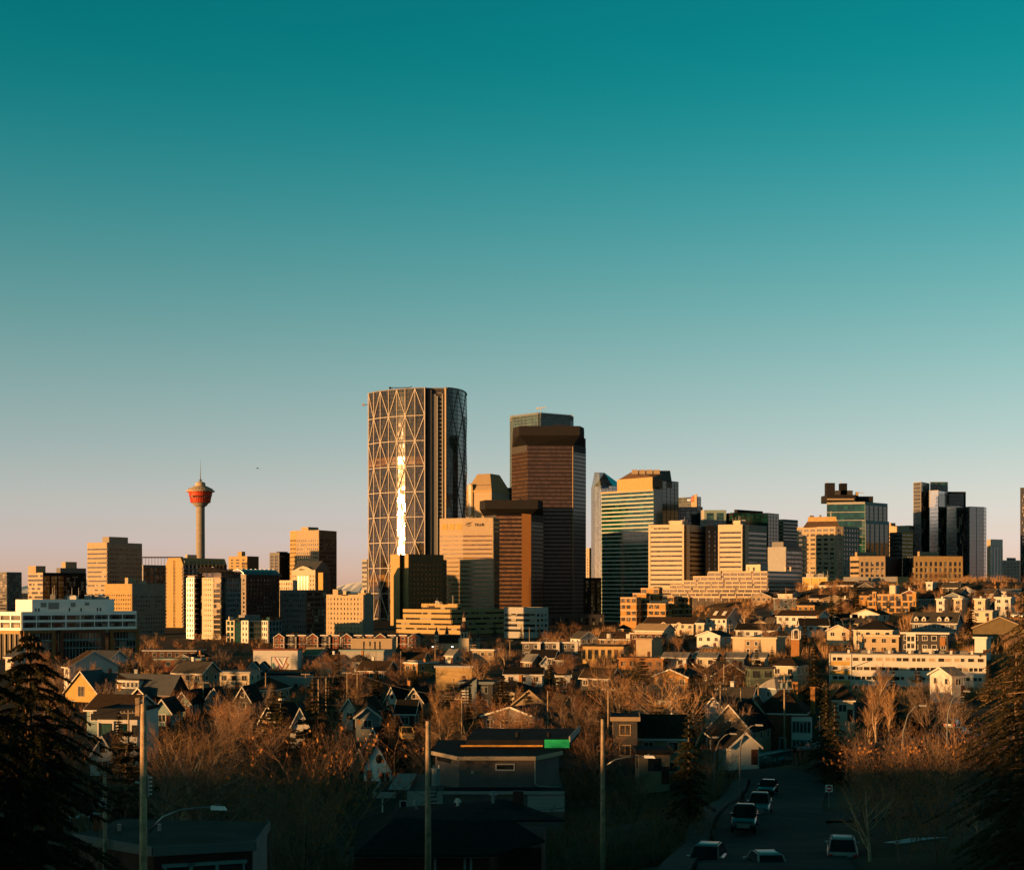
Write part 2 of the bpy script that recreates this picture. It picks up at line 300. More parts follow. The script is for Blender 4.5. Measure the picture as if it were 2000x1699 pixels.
def facade(par, A, B, H, st, dist, z00=0.):
    A, B = Vector(A), Vector(B); L = (B-A).length; t = (B-A)/L; n = Vector((t.y, -t.x))
    if st is None: return
    if st['k'] == 'plain':
        mb = MB(); strip(mb, A, B, -.1, st['d'], z00, H); mb.obj('wall_panel', st['m'], par); return
    fh, wr, d = st['fh'], st['wr'], st['d']; bot = st['bot']+z00
    nf = max(1, int((H-bot-st['top'])/fh)); z0 = H-st['top']-nf*fh
    mb = MB(); strip(mb, A, B, -.1, d, z0+nf*fh, H)
    if z0-z00 > .4: m2 = MB(); strip(m2, A, B, -.1, d, z00, z0-.02); m2.obj('plinth', st['m'], par)
    mb.obj('parapet', st['m'], par); mb = MB()
    if dist < SEP and L*F/dist > 14:
        strip(mb, A, B, -.1, d, 0, fh*(1-wr)); o = mb.obj('spandrel', st['m'], par, (0, 0, z0))
        for i in range(1, nf): dup(o, par, (0, 0, z0+i*fh))
    else:
        for i in range(nf): strip(mb, A, B, -.1, d, z0+i*fh, z0+i*fh+fh*(1-wr))
        mb.obj('spandrel_rows', st['m'], par, kind='stuff')
    if st['k'] == 'grid':
        mb = MB(); nc = max(1, round(L/st['cs'])); cs = L/nc; w = cs*st['pr']
        for i in range(nc+1):
            s0, s1 = max(0, i*cs-w/2), min(L, i*cs+w/2)
            if i == 0: s1 = max(s1, w*.8)
            if i == nc: s0 = min(s0, L-w*.8)
            strip(mb, A+t*s0, A+t*s1, -.1, d+.06, z0, z0+nf*fh)
        mb.obj('pier_rows', st['m'], par, kind='stuff')
def tower(name, label, plan, top, styles, core='glass_dark', cat='building', roof='roof_gravel', lm=None, pent=(), base=None, group=None, corner=None, own=True):
    vis, back = plan; k = min(range(len(vis)), key=lambda i: vis[i][1]) if corner is None else corner
    ox, oy = vis[k]; zb = ground(ox, oy)-1.0 if base is None else base
    t = thing(name, label, cat, (ox, oy, zb), 0, group)
    loc = [Vector((p[0]-ox, p[1]-oy)) for p in vis]; bk = [Vector((p[0]-ox, p[1]-oy)) for p in back]
    H = Z(top, oy)-zb
    mb = MB(); mb.prism(loc+bk, 0, H-.15, 0, 1); mb.obj('glazing' if 'glass' in core else 'walls', [core, roof], t)
    for i in range(len(loc)-1):
        facade(t, loc[i], loc[i+1], H, styles[i], oy)
    full = loc+bk
    for i in range(len(loc)-1, len(full)):          # hidden sides: plain wall with the same parapet height
        m = next((s['m'] for s in styles if s), 'grey'); mb = MB(); strip(mb, full[i], full[(i+1) % len(full)], -.1, .2, 0, H); mb.obj('rear_wall', m, t)
    for q in pent:
        pl, pc, pr, pt, dy, m = q[:6]; v2, b2 = tri(pl, pc, pr, oy+dy); mb = MB()
        mb.prism([(p[0]-ox, p[1]-oy) for p in v2+b2], H-.2, Z(pt, oy+dy)-zb); mb.obj(q[6] if len(q) > 6 else 'penthouse', m, t)
    landmark(ox, oy, lm)
    return t
def clutter(par, pts, zt, seed, m='steel', n=6):
    """rooftop plant: vents, boxes and aerials on a roof, one part each"""
    r = random.Random(seed); (x0, y0), (x1, y1) = pts
    for i in range(n):
        u = r.random(); x, y = x0+(x1-x0)*u+r.uniform(-.5, .5), y0+(y1-y0)*u+r.uniform(.5, 3); mb = MB()
        if r.random() < .45:
            mb.path([(x, y, zt-.3), (x, y, zt+r.uniform(2.5, 6))], [.12, .06], 5); mb.obj('aerial', m, par)
        else:
            w, h = r.uniform(.8, 2), r.uniform(.8, 2.2); mb.box(x-w, x+w, y-w*.7, y+w*.7, zt-.2, zt+h); mb.box(x-w*.7, x+w*.7, y-w*.4, y+w*.4, zt+h, zt+h+.3); mb.obj('roof_unit', r.choice(['pale_grey', 'white_panel', 'grey']), par)
def text(par, body, size, mtl, loc, ang, name='lettering', depth=.12, sx=1.):
    c = bpy.data.curves.new(name, 'FONT'); c.body = body; c.size = size; c.extrude = depth; c.offset = size*.022; c.materials.append(MATS[mtl]); c.align_x = 'LEFT'
    tmp = bpy.data.objects.new(name, c); me = bpy.data.meshes.new_from_object(tmp); bpy.data.objects.remove(tmp)
    o = link(name, me, par, loc); o.rotation_euler = (math.pi/2, 0, ang); o.scale = (sx, 1, 1)
    return o
def onface(A, B, s, d, z):
    """point on a side A->B, s metres along, d proud, height z; and the side's angle"""
    A, B = Vector(A), Vector(B); t = (B-A).normalized(); n = Vector((t.y, -t.x)); p = A+t*s+n*d
    return Vector((p.x, p.y, z)), math.atan2(t.y, t.x)
# ------------------------------------------------------------------ downtown, west to east as seen
T = tower
# tall office tower with a lattice of braces on a faceted curved front
def bow_tower():
    Y7 = 1500.; pxs = [721, 731.5, 744, 760, 776, 792, 811, 830]; th = [58, 49, 40, 33.5, 27.9, 22.5, 17]
    ys = [0]*8; ys[7] = Y7
    for i in range(6, -1, -1):                 # walk the facets from the near edge, each turned a little further away
        a = math.radians(th[i]); t1, t0 = (pxs[i+1]-1000)/F, (pxs[i]-1000)/F
        x1 = t1*ys[i+1]; w = (x1-t0*ys[i+1])/(math.cos(a)+t0*math.sin(a)); ys[i] = ys[i+1]+w*math.sin(a)
    ox, oy = X(830, Y7), Y7; t = thing('office_tower', 'tallest tower, white diagonal braces and a blazing sun streak on its curved glass', 'skyscraper', (ox, oy, -1))
    pts = [Vector((X(p, y)-ox, y-oy)) for p, y in zip(pxs, ys)]; H = Z(757, Y7)+1
    rc = [(834, Y7+4), (868, Y7+4)]; cur = [(873, Y7-1), (884, Y7+3), (894, Y7+10), (903, Y7+21), (909, Y7+36), (911, Y7+56)]
    rv = [Vector((X(p, y)-ox, y-oy)) for p, y in rc]; cv = [Vector((X(p, y)-ox, y-oy)) for p, y in cur]
    back = [Vector((cv[-1].x-14, cv[-1].y+26)), Vector((pts[0].x+22, pts[0].y+40)), Vector((pts[0].x+2, pts[0].y+8))]
    mb = MB(); mb.prism([p+Vector((.25, .5)) for p in pts]+rv+cv+back, 0, H-.8, 0, 1); mb.obj('core', ['dark_grey', 'roof_gravel'], t)
    fh = 4.2; nf = int((H-1)/fh); rr = random.Random(5)
    for i in range(7):
        A, B = pts[i], pts[i+1]; tt = (B-A).normalized(); n = Vector((tt.y, -tt.x)); mb = MB()
        for f in range(nf):
            z0w, z1w = H-(f+1)*fh, H-(f+1)*fh+fh-.5
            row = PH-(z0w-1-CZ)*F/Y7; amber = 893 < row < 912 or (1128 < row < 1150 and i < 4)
            fl = rr.gauss(-.008, .005); L = (B-A).length
            for k in range(7):
                tl = fl+rr.gauss(0, .006); yw = rr.gauss(0, .0075)*L/7; p0, p1 = A+tt*(L*k/7+.03), A+tt*(L*(k+1)/7-.03)
                a0, b0 = p0+n*.35, p1+n*(.35+yw); a1, b1 = a0+n*(tl*(z1w-z0w)), b0+n*(tl*(z1w-z0w))
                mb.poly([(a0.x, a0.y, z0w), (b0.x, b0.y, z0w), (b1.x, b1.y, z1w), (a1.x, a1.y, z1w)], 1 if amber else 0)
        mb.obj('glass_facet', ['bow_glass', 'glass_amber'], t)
        mb = MB()
        for f in range(nf): strip(mb, A, B, .1, .62, H-(f+1)*fh-.28, H-(f+1)*fh+.02)
        mb.obj('floor_lines', 'granite', t, kind='stuff')
    lev = [H-1]+[Z(r, Y7)+1 for r in (811, 860, 910, 960, 1009, 1059, 1109, 1159, 1209)]+[0]
    for i in range(8):
        p = pts[i]; q = pts[max(0, i-1)]; r = pts[min(7, i+1)]; tt = (r-q).normalized(); n = Vector((tt.y, -tt.x)); c = p+n*1.0
        mb = MB(); mb.path([(c.x, c.y, 0), (c.x, c.y, H)], .62 if i in (0, 7) else .45, 4); mb.obj('column', 'white_steel', t)
    for k in range(len(lev)-1):
        for i in range(7):
            A, B = pts[i], pts[i+1]; tt = (B-A).normalized(); n = Vector((tt.y, -tt.x)); a, b = A+n*1.0, B+n*1.0
            up = (i+k) % 2 == 0
            mb = MB(); mb.path([(a.x, a.y, lev[k] if up else lev[k+1]), (b.x, b.y, lev[k+1] if up else lev[k])], .5, 4); mb.obj('diagonal_brace', 'white_steel', t)
            if k: mb = MB(); mb.path([(a.x, a.y, lev[k]), (b.x, b.y, lev[k])], .34, 4); mb.obj('ring_beam', 'white_steel', t)
    # recessed slot with stair tower
    for (a, b, d0, d1, m, nm, z1) in [(.05, .28, 1.2, 2.4, 'dark_grey', 'slot_fin', H-2), (.30, .52, .3, 1.0, 'grey', 'slot_panel', H-6), (.55, .62, .3, 2.2, 'pale_grey', 'slot_fin', H-8), (.86, .93, .3, 2.4, 'pale_grey', 'slot_fin', H-6)]:
        mb = MB(); A, B = rv; strip(mb, A+(B-A)*a, A+(B-A)*b, d0, d1, 0, z1); mb.obj(nm, m, t)
    mb = MB(); A, B = rv
    for f in range(nf): strip(mb, A+(B-A)*.62, A+(B-A)*.86, .1, .9, f*fh, f*fh+.5)
    mb.obj('balcony_rows', 'pale_grey', t, kind='stuff')
    mb = MB(); c = cv[0]; mb.path([(c.x-1.2, c.y-.6, 0), (c.x-1.2, c.y-.6, H-1)], 1.15, 6); mb.obj('corner_column', 'beige_pale', t)
    for i in range(5):
        mb = MB(); strip(mb, cv[i], cv[i+1], .05, .3, 0, H-.5); mb.obj('glass_facet', 'glass_teal', t)
        mb = MB()
        for f in range(nf): strip(mb, cv[i], cv[i+1], .3, .5, f*fh, f*fh+.4)
        mb.obj('floor_lines', 'charcoal', t, kind='stuff')
        tt = (cv[i+1]-cv[i]).normalized(); n = Vector((tt.y, -tt.x)); a, b = cv[i]+n*.6, cv[i+1]+n*.6
        for k in range(0, 9):
            up = (i+k) % 2 == 0; mb = MB(); mb.path([(a.x, a.y, lev[k] if up else lev[k+1]), (b.x, b.y, lev[k+1] if up else lev[k])], .3, 4); mb.obj('diagonal_brace', 'grey', t)  # grey, not white: shade of the curved end put into the braces
    allp = pts+rv+cv; mb = MB()
    for A, B in zip(allp, allp[1:]): strip(mb, A, B, -.3, .9, H-.9, H+.2)
    mb.obj('roof_rim', 'grey', t)
    mb = MB()
    for x in (-14, -10, -3, 2): mb.path([(x-20, 18, H-.5), (x-20, 18, H+2.4)], .3, 4)
    mb.path([(-36, 18, H+2.2), (-17, 18, H+2.4), (-14, 18, H+3.6)], .45, 4); mb.box(-37, -35, 17, 19, H+1, H+3); mb.obj('window_cleaning_gantry', 'ink', t)
    mb = MB(); a = pts[0]; mb.path([(a.x+2, a.y+6, Z(790, ys[0])+1), (a.x-6.5, a.y+4, Z(790, ys[0])+1.4)], .35, 4); mb.box(a.x-7.5, a.x-5, a.y+3, a.y+5, Z(790, ys[0])+.2, Z(790, ys[0])+2.2); mb.obj('access_cradle', 'beige', t)
    landmark(ox, oy, 'the braced glass tower')
bow_tower()

# observation tower
def observation_tower():
    Y = 1600.; ox = X(391.5, Y); t = thing('observation_tower', 'slender concrete tower with a red observation pod and a tall mast', 'tower', (ox, Y, 0)); z = lambda r: Z(r, Y); w = Y/F
    mb = MB(); mb.lathe([(8.8*w, 0), (8.6*w, z(1085)), (8.3*w, z(1000)), (8.5*w, z(989))], 28); o = mb.obj('shaft', 'concrete', t)
    mb = MB(); mb.lathe([(8.4*w, z(990)), (12*w, z(988)), (13.5*w, z(986)), (17*w, z(981.5))], 28); mb.obj('collar', 'concrete', t)
    mb = MB(); mb.lathe([(18.5*w, z(982)), (19.3*w, z(979)), (20*w, z(972))], 32); mb.obj('pod', 'red_pod', t)
    mb = MB(); mb.lathe([(20*w, z(972)), (20.5*w, z(969))], 32); mb.obj('window_band', 'glass_dark', t)
    mb = MB(); mb.lathe([(22*w, z(969)), (23*w, z(960.5))], 32); mb.obj('pod', 'red_pod', t)
    for i in range(32):
        a = 2*math.pi*i/32; mb = MB(); c, s_ = math.cos(a), math.sin(a)
        mb.path([(18.8*w*c, 18.8*w*s_, z(982)), (20.6*w*c, 20.6*w*s_, z(971)), (23.2*w*c, 23.2*w*s_, z(961))], .16, 4)
        mb.obj('rib', 'red_pod', t)
    mb = MB(); mb.lathe([(27.5*w, z(960.5)), (27.8*w, z(958.5)), (24*w, z(956.5)), (19*w, z(952.5)), (12.5*w, z(949.5))], 32); mb.obj('roof', 'beige_pale', t)
    mb = MB(); mb.lathe([(10*w, z(950)), (9.6*w, z(943.5)), (8.6*w, z(942.5)), (5*w, z(941))], 24); mb.obj('crown_drum', 'beige_pale', t)
    for i in range(24):
        a = 2*math.pi*i/24; mb = MB(); mb.box(-.5, .5, -.4, .4, 0, 1.0); o = mb.obj('parapet_block', 'concrete', t, (22.5*w*math.cos(a), 22.5*w*math.sin(a), z(956)))
    mb = MB(); mb.lathe([(2*w, z(941)), (2*w, z(938.5)), (3.6*w, z(938)), (3.6*w, z(937)), (1.0*w, z(936.5)), (.8*w, z(933)), (.45*w, z(920)), (.25*w, z(906)), (.12*w, z(897))], 8); mb.obj('mast', 'grey', t)
    landmark(ox, Y, 'the observation tower')
observation_tower()

# --- western group
T('office_block', 'narrow grey high-rise with an open roof frame at the far edge of the skyline', tri(-14, 13, 42, 1700), 1117, [Bn('grey', wr=.6), Gr('grey', wr=.7, cs=4)], lm=None)
T('office_block', 'dark glass office block with pale pilasters and a stepped plant room', tri(55, 84, 168, 1320), 1118, [Bn('beige_pale', wr=.55, top=2), Gr('charcoal', wr=.85, cs=9, pr=.12)], pent=[(55, 70, 89, 1105, 2, 'beige'), (110, 118, 168, 1109, 30, 'grey'), (120, 128, 150, 1097, 40, 'beige')])
o = T('office_tower', 'beige office tower with rows of small windows, a sunlit side and a flat cap', tri(171, 209, 277, 1230), 1059, [Bn('beige', fh=3.7, wr=.32, top=5), Gr('concrete', wr=.45, cs=2.6, pr=.4, top=5)], pent=[(200, 213, 250, 1048, 6, 'concrete')])
o = T('office_block', 'squat beige block with square punched windows below a blank upper wall', tri(205, 258, 322, 1000), 1140, [Gr('gold_stone', fh=2.9, wr=.4, cs=2.1, pr=.55, top=7), Gr('concrete', fh=2.9, wr=.5, cs=2.4, pr=.5, top=8)], pent=[(244, 250, 266, 1128, 3, 'beige'), (270, 276, 286, 1134, 10, 'beige_pale')])
o = T('parking_frame', 'grey open frame building behind the tall curved-shoulder slab block', tri(262, 280, 345, 1450), 1103, [Gr('pale_grey', wr=.7, cs=6, pr=.2), Gr('grey', wr=.75, cs=7, pr=.15)])
_o = o; mb = MB(); x0, x1 = X(277, 1450)-_o.location.x, X(356, 1450)-_o.location.x; zt = Z(1087, 1450)-_o.location.z; zl = Z(1103, 1450)-_o.location.z
mb.box(x0, x1, 2, 4, zt-1.2, zt)
for i in range(14): mb.box(x0+i*(x1-x0)/13-.12, x0+i*(x1-x0)/13+.12, 2.5, 3, zl-1, zt-1.2)
mb.obj('roof_frame', 'granite', o)
# slab block with chamfered shoulders
def slab():
    (l, c, r), bk = tri(324, 357, 443, 1180); Y = 1180; ox, oy = c; t = thing('apartment_slab', 'long apartment slab with a golden end wall and dark balconied side', 'building', (ox, oy, -1)); q = lambda p: Vector((p[0]-ox, p[1]-oy))
    L, C, Rr, K = q(l), q(c), q(r), q(bk[0]); H = Z(1089, Y)+1
    tA = (C-L).normalized(); nA = Vector((tA.y, -tA.x)); w = (C-L).length
    mb = MB(); prof = [(0, 0), (w, 0), (w, H-5), (w-2.4, H), (2.4, H), (0, H-5)]
    f0 = [(L+tA*s) for s, z in prof]; dep = Rr-C
    mb.hexa([(p.x, p.y, z) for p, (s, z) in zip(f0, prof)], [((p+dep).x, (p+dep).y, z) for p, (s, z) in zip(f0, prof)]); mb.obj('walls', 'gold_stone', t)
    nf = int((H-6)/2.75)
    for s0, s1, wd in ((.0, .06, 1.0), (.47, .53, .9), (.94, 1., 1.0)):
        mb = MB()
        for f in range(nf): strip(mb, L+tA*(w*s0+.15), L+tA*(w*s1-.15), -.1, .12, f*2.75+1, f*2.75+2.5)
        mb.obj('window_rows', 'glass_dark', t, kind='stuff')
    mb = MB(); strip(mb, L+tA*(w*.46), L+tA*(w*.47), -.1, .35, 2, H-2); strip(mb, L+tA*(w*.53), L+tA*(w*.54), -.1, .35, 2, H-2); mb.obj('pilaster', 'gold_stone', t)
    mb = MB(); strip(mb, C, Rr, -.1, .1, 0, H-5.2); mb.obj('glazing', 'glass_dark', t)
    mb = MB(); strip(mb, C, Rr, .1, 1.3, 0, .9); o1 = mb.obj('balcony', 'grey', t, (0, 0, 1))
    for f in range(1, nf): dup(o1, t, (0, 0, 1+f*2.75))
    mb = MB(); Lr = (Rr-C).length; tt = (Rr-C)/Lr
    for i in range(12): strip(mb, C+tt*(i*Lr/11.5), C+tt*(i*Lr/11.5+.35), .1, 1.0, 0, H-5.2)
    mb.obj('party_walls', 'dark_grey', t, kind='stuff')
    mb = MB()
    for i in range(11): strip(mb, C+tt*(1.5+i*(Lr-3)/11), C+tt*(3.1+i*(Lr-3)/11), .0, .5, H-4, H-2.4)
    mb.obj('dormer_rows', 'pale_grey', t, kind='stuff')
    landmark(ox, oy, 'the golden-ended apartment slab')
slab()
T('roof_house', 'small pale plant house at the foot of the observation tower', tri(362, 366, 384, 1230), 1083, [Pl('beige_pale'), Pl('pale_grey')], core='concrete')
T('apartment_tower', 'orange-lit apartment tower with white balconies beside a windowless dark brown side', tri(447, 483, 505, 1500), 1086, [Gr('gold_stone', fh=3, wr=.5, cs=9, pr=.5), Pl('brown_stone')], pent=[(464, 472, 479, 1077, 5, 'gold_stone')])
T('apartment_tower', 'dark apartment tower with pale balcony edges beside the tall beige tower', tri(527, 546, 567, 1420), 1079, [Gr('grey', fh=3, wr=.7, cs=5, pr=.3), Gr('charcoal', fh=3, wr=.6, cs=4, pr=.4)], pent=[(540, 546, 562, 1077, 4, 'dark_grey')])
T('office_tower', 'tall beige tower with a blank top and dark slot windows above the steep-roofed hotel', seg((567, 1362), (579, 1350), (623, 1338), (657, 1366), back=26), 1035, [Gr('gold_stone', wr=.45, cs=3, pr=.4, top=8), Gr('beige', wr=.45, cs=2.3, pr=.45, top=8.5), Gr('brown_stone', wr=.5, cs=2.6, pr=.4, top=8)], corner=2, pent=[(588, 602, 622, 1029, 6, 'beige')], lm=None)  # last side in dark brown: its shade is put into the stone
# hotel with a steep dark roof
def hotel():
    Y = 1180; (l, c, r), bk = tri(570, 616, 644, Y, 26); ox, oy = c; t = thing('hotel', 'beige hotel with a curved pediment, green glass bay and steep slate roof', 'hotel', (ox, oy, -1)); q = lambda p: Vector((p[0]-ox, p[1]-oy))
    L, C, Rr, K = q(l), q(c), q(r), q(bk[0]); z = lambda rr: Z(rr, Y)+1; H = z(1113); tA = (C-L).normalized(); w = (C-L).length; nA = Vector((tA.y, -tA.x))
    mb = MB(); mb.prism([L, C, Rr, K], 0, H); mb.obj('walls', 'brown_stone', t)
    facade(t, L, L+tA*w*.22, H, Gr('cream', fh=3.4, wr=.45, cs=2.6, pr=.5, top=4), 1300); facade(t, L+tA*w*.74, C, H, Gr('cream', fh=3.4, wr=.45, cs=2.6, pr=.5, top=4), 1300)
    mb = MB(); strip(mb, L+tA*w*.22, L+tA*w*.74, -.1, .35, z(1125), H); mb.obj('frieze', 'cream', t)
    mb = MB(); strip(mb, L+tA*w*.24, L+tA*w*.72, -.1, .2, 0, z(1125)); mb.obj('glass_bay', 'glass_green', t)
    mb = MB()
    for i in range(5): strip(mb, L+tA*w*(.22+.125*i), L+tA*w*(.235+.125*i), -.1, .6, 0, z(1125))
    mb.obj('mullion_rows', 'cream', t, kind='stuff')
    mb = MB(); ar = [L+tA*w*s for s in (.1, .3, .5, .7, .9)]; zz = [H-.2, H+2.0, H+3.2, H+2.0, H-.2]
    mb.hexa([((p+nA*.5).x, (p+nA*.5).y, a) for p, a in zip(ar, zz)], [((p-nA*.8).x, (p-nA*.8).y, a) for p, a in zip(ar, zz)]); mb.obj('pediment', 'cream', t)
    p, an = onface(L, C, w*.33, .62, H-.1); text(t, 'HYATT', 1.5, 'ink', p, an)
    up = z(1095); a, b = (L+K)/2, (C+Rr)/2
    mb = MB(); d = (Rr-C)*.18; mb.poly([(L.x, L.y, H+.05), (C.x, C.y, H+.05), (b.x, b.y, up), (a.x, a.y, up)]); mb.poly([(C.x, C.y, H+.05), (Rr.x, Rr.y, H+.05), (b.x, b.y, up)])
    mb.poly([(Rr.x, Rr.y, H+.05), (K.x, K.y, H+.05), (a.x, a.y, up), (b.x, b.y, up)]); mb.poly([(K.x, K.y, H+.05), (L.x, L.y, H+.05), (a.x, a.y, up)]); mb.obj('roof', 'metal_roof', t)
    facade(t, C, Rr, H, Gr('brown_stone', fh=3.4, wr=.4, cs=4, pr=.5), 1300)
    landmark(ox, oy, None)
hotel()
T('hotel_annex', 'slim golden annex with a gabled top beside the steep-roofed hotel', tri(622, 631, 640, 1170), 1118, [Pl('gold_panel'), Pl('brown_stone')], core='glass_dark')
T('office_block', 'small cream block of paired windows under the pedimented hotel', tri(545, 572, 580, 1130), 1133, [Gr('cream', fh=3.2, wr=.5, cs=2.2, pr=.5, top=2), Pl('cream')])
T('brick_hotel', 'dark brick high-rise with a curved glass roof line behind the white condominium', tri(466, 481, 545, 1020), 1122, [Gr('concrete', fh=3, wr=.5, cs=4, pr=.4), Gr('brick_dark', fh=3, wr=.45, cs=3.2, pr=.55)], pent=[(470, 476, 540, 1119, 4, 'metal_roof', 'glass_roof')], lm='the dark brick high-rise')
mb = MB(); vv = tri(468, 478, 548, 1021)[0]; ax, ay = vv[1]; bx, by = vv[2]; d = Vector((bx-ax, by-ay)).normalized(); nn = Vector((-d.y, d.x))
t = thing('glass_vault', 'curved pale glass vault on the roof of the dark brick high-rise', 'roof', (ax, ay, Z(1123, 1020)))
pr = [(s, 4.2*math.sin(math.pi*s/14)) for s in (0, 2, 4, 7, 10, 12, 14)]; Ln = Vector((bx-ax, by-ay)).length
mb.hexa([((nn*s).x, (nn*s).y, z) for s, z in pr], [((nn*s+d*Ln).x, (nn*s+d*Ln).y, z) for s, z in pr]); mb.obj('vault', 'glass_blue', t)
for i in range(9):
    mb = MB(); mb.path([((nn*s+d*Ln*i/8).x, (nn*s+d*Ln*i/8).y, z+.1) for s, z in pr], .2, 4); mb.obj('rib', 'steel', t)
# white condominium tower
def condo():
    Y = 860; t = None
    v, b = seg((365, 873), (380, 866), (389, 872), (396, 865), (418, 853), (432, 850), (440, 862), (470, 882), back=12); k = 5; ox, oy = v[k]; t = thing('condominium_tower', 'white panelled condominium tower with glass corners and a dark swept roof', 'building', (ox, oy, -1))
    q = [Vector((p[0]-ox, p[1]-oy)) for p in v]; bk = [Vector((p[0]-ox, p[1]-oy)) for p in b]; z = lambda r: Z(r, Y)+1; H = z(1128)
    mb = MB(); mb.prism(q+bk, 0, H); mb.obj('glazing', 'glass_dark', t)
    st = [Gr('bright_white', fh=2.9, wr=.55, cs=3.0, pr=.45, top=.5), Bn('pale_grey', fh=2.9, wr=.85, top=.5, d=.6), Gl('charcoal', fh=2.9), Gr('cream', fh=2.9, wr=.4, cs=2.3, pr=.65, top=.5), Bn('beige', fh=2.9, wr=.75, top=.5, d=.8), Gl('charcoal', fh=2.9, cs=3), Gr('siding_blue', fh=2.9, wr=.6, cs=3, pr=.35, top=.5)]  # last side in blue siding, standing in for shade on white panels
    for i in range(7): facade(t, q[i], q[i+1], H, st[i], Y)
    mb = MB(); mb.prism([q[0]*.98, q[1], q[2], q[2]+Vector((2, 14)), q[0]+Vector((2, 14))], H, z(1124)); mb.obj('attic', 'pale_grey', t)
    mb = MB(); mb.prism([q[3], q[4], q[5], q[7], q[7]+Vector((-2, 12)), q[3]+Vector((2, 14))], H, z(1119)); mb.obj('attic', 'glass_bronze', t)
    mb = MB(); e = Vector((-.6, -1)); mb.prism([q[0]+e, q[2]+e, q[2]+Vector((2, 15)), q[0]+Vector((2, 15))], z(1124), z(1122.5)); mb.obj('roof_slab', 'brown_stone', t)
    mb = MB(); mb.prism([q[2]+Vector((0, 1)), q[4]+e, q[5]+e, q[7]+Vector((1, -1)), q[7]+Vector((-2, 13)), q[2]+Vector((2, 15))], z(1119), z(1117)); mb.obj('roof_slab', 'charcoal', t)
    a0, a1 = X(392, Y)-ox, X(466, Y)-ox; n = 10; lo = [(a0+(a1-a0)*i/n, z(1117)) for i in range(n+1)]; hi = [(a0+(a1-a0)*i/n, z(1117)+.4+2.4*max(0, math.sin(math.pi*(.35+.6*i/n)))**3) for i in range(n+1)][::-1]
    mb = MB(); mb.hexa([(x, 3, y) for x, y in lo+hi], [(x, 17, y) for x, y in lo+hi]); mb.obj('swept_roof', 'charcoal', t)
    mb = MB(); mb.box(X(417, Y)-ox, X(420, Y)-ox, 5, 7, z(1117), z(1107)); mb.obj('flue', 'bright_white', t)
    landmark(ox, oy, 'the white condominium tower')
condo()
T('condominium', 'lower white and glass condominium with stepped terraces beside the condominium tower', seg((443, 812), (459, 804), (472, 800), (486, 796), (512, 800), (524, 792), (550, 806), back=20), 1212, [Gr('cream', fh=3, wr=.7, cs=4, pr=.25, top=.6), Gl('charcoal', fh=3), Gr('white_panel', fh=3, wr=.5, cs=2.6, pr=.5, top=.6), Gl('siding_teal', fh=3, wr=.85), Gr('white_panel', fh=3, wr=.55, cs=3, pr=.4, top=.6), Gr('siding_blue', fh=3, wr=.7, cs=3.5, pr=.3, top=.6)], corner=5, core='glass_teal', pent=[(446, 448, 456, 1204, 8, 'cream', 'stair_tower'), (462, 468, 520, 1206, 12, 'glass_teal', 'upper_storey'), (520, 526, 550, 1205, 14, 'glass_teal', 'upper_storey'), (466, 478, 508, 1201, 14, 'roof_pale', 'roof_slab')], lm='the low white condominium')
T('office_slab', 'grey office slab with a grid of slot windows and a dark brown balconied end', tri(547, 598, 640, 890), 1152, [Gr('grey', fh=3.1, wr=.45, cs=1.7, pr=.5, top=2.4), Gr('brown_stone', fh=3.1, wr=.65, cs=7, pr=.12, top=1.5)], lm='the grey office slab')
o = T('apartment_block', 'square beige apartment block with rows of small paired windows and a recessed balcony strip', tri(638, 710, 729, 850), 1161, [Gr('beige', fh=2.75, wr=.42, cs=2.6, pr=.66, top=2), Pl('concrete')], pent=[(650, 660, 668, 1151, 3, 'beige'), (670, 676, 685, 1154, 12, 'beige_pale'), (699, 714, 725, 1158, 3, 'gold_stone'), (705, 711, 715, 1152, 8, 'beige_pale')], lm='the square beige apartment block')
mb = MB()
T('striped_tower', 'narrow striped grey tower peeping out from behind the braced tower', tri(707, 717, 724, 1750), 1092, [Bn('pale_grey', fh=5.4, wr=.5), Pl('grey')])
# bronze block in front of the braced tower
v, b = seg((763, 1250), (781, 1240), (786, 1246), (798, 1237), (866, 1263), back=6)
o = T('office_block', 'bronze block with sunlit golden end walls and a dark gridded side under the sun glare', (v, b), 1082, [Pl('gold_stone'), None, Pl('gold_stone'), Gr('bronze_panel', fh=3.9, wr=.34, cs=4.3, pr=.5, top=8)], core='glass_bronze', corner=3)  # end walls in brighter stone than the bronze, sunlight put into their colour
mb = MB(); 
T('block_wing', 'lower shoulder of the bronze gridded block beside the telecom tower', seg((863, 1264), (872, 1268), back=6), 1093, [Gr('bronze_panel', fh=3.9, wr=.34, cs=4.3, pr=.5, top=4)], core='glass_bronze')
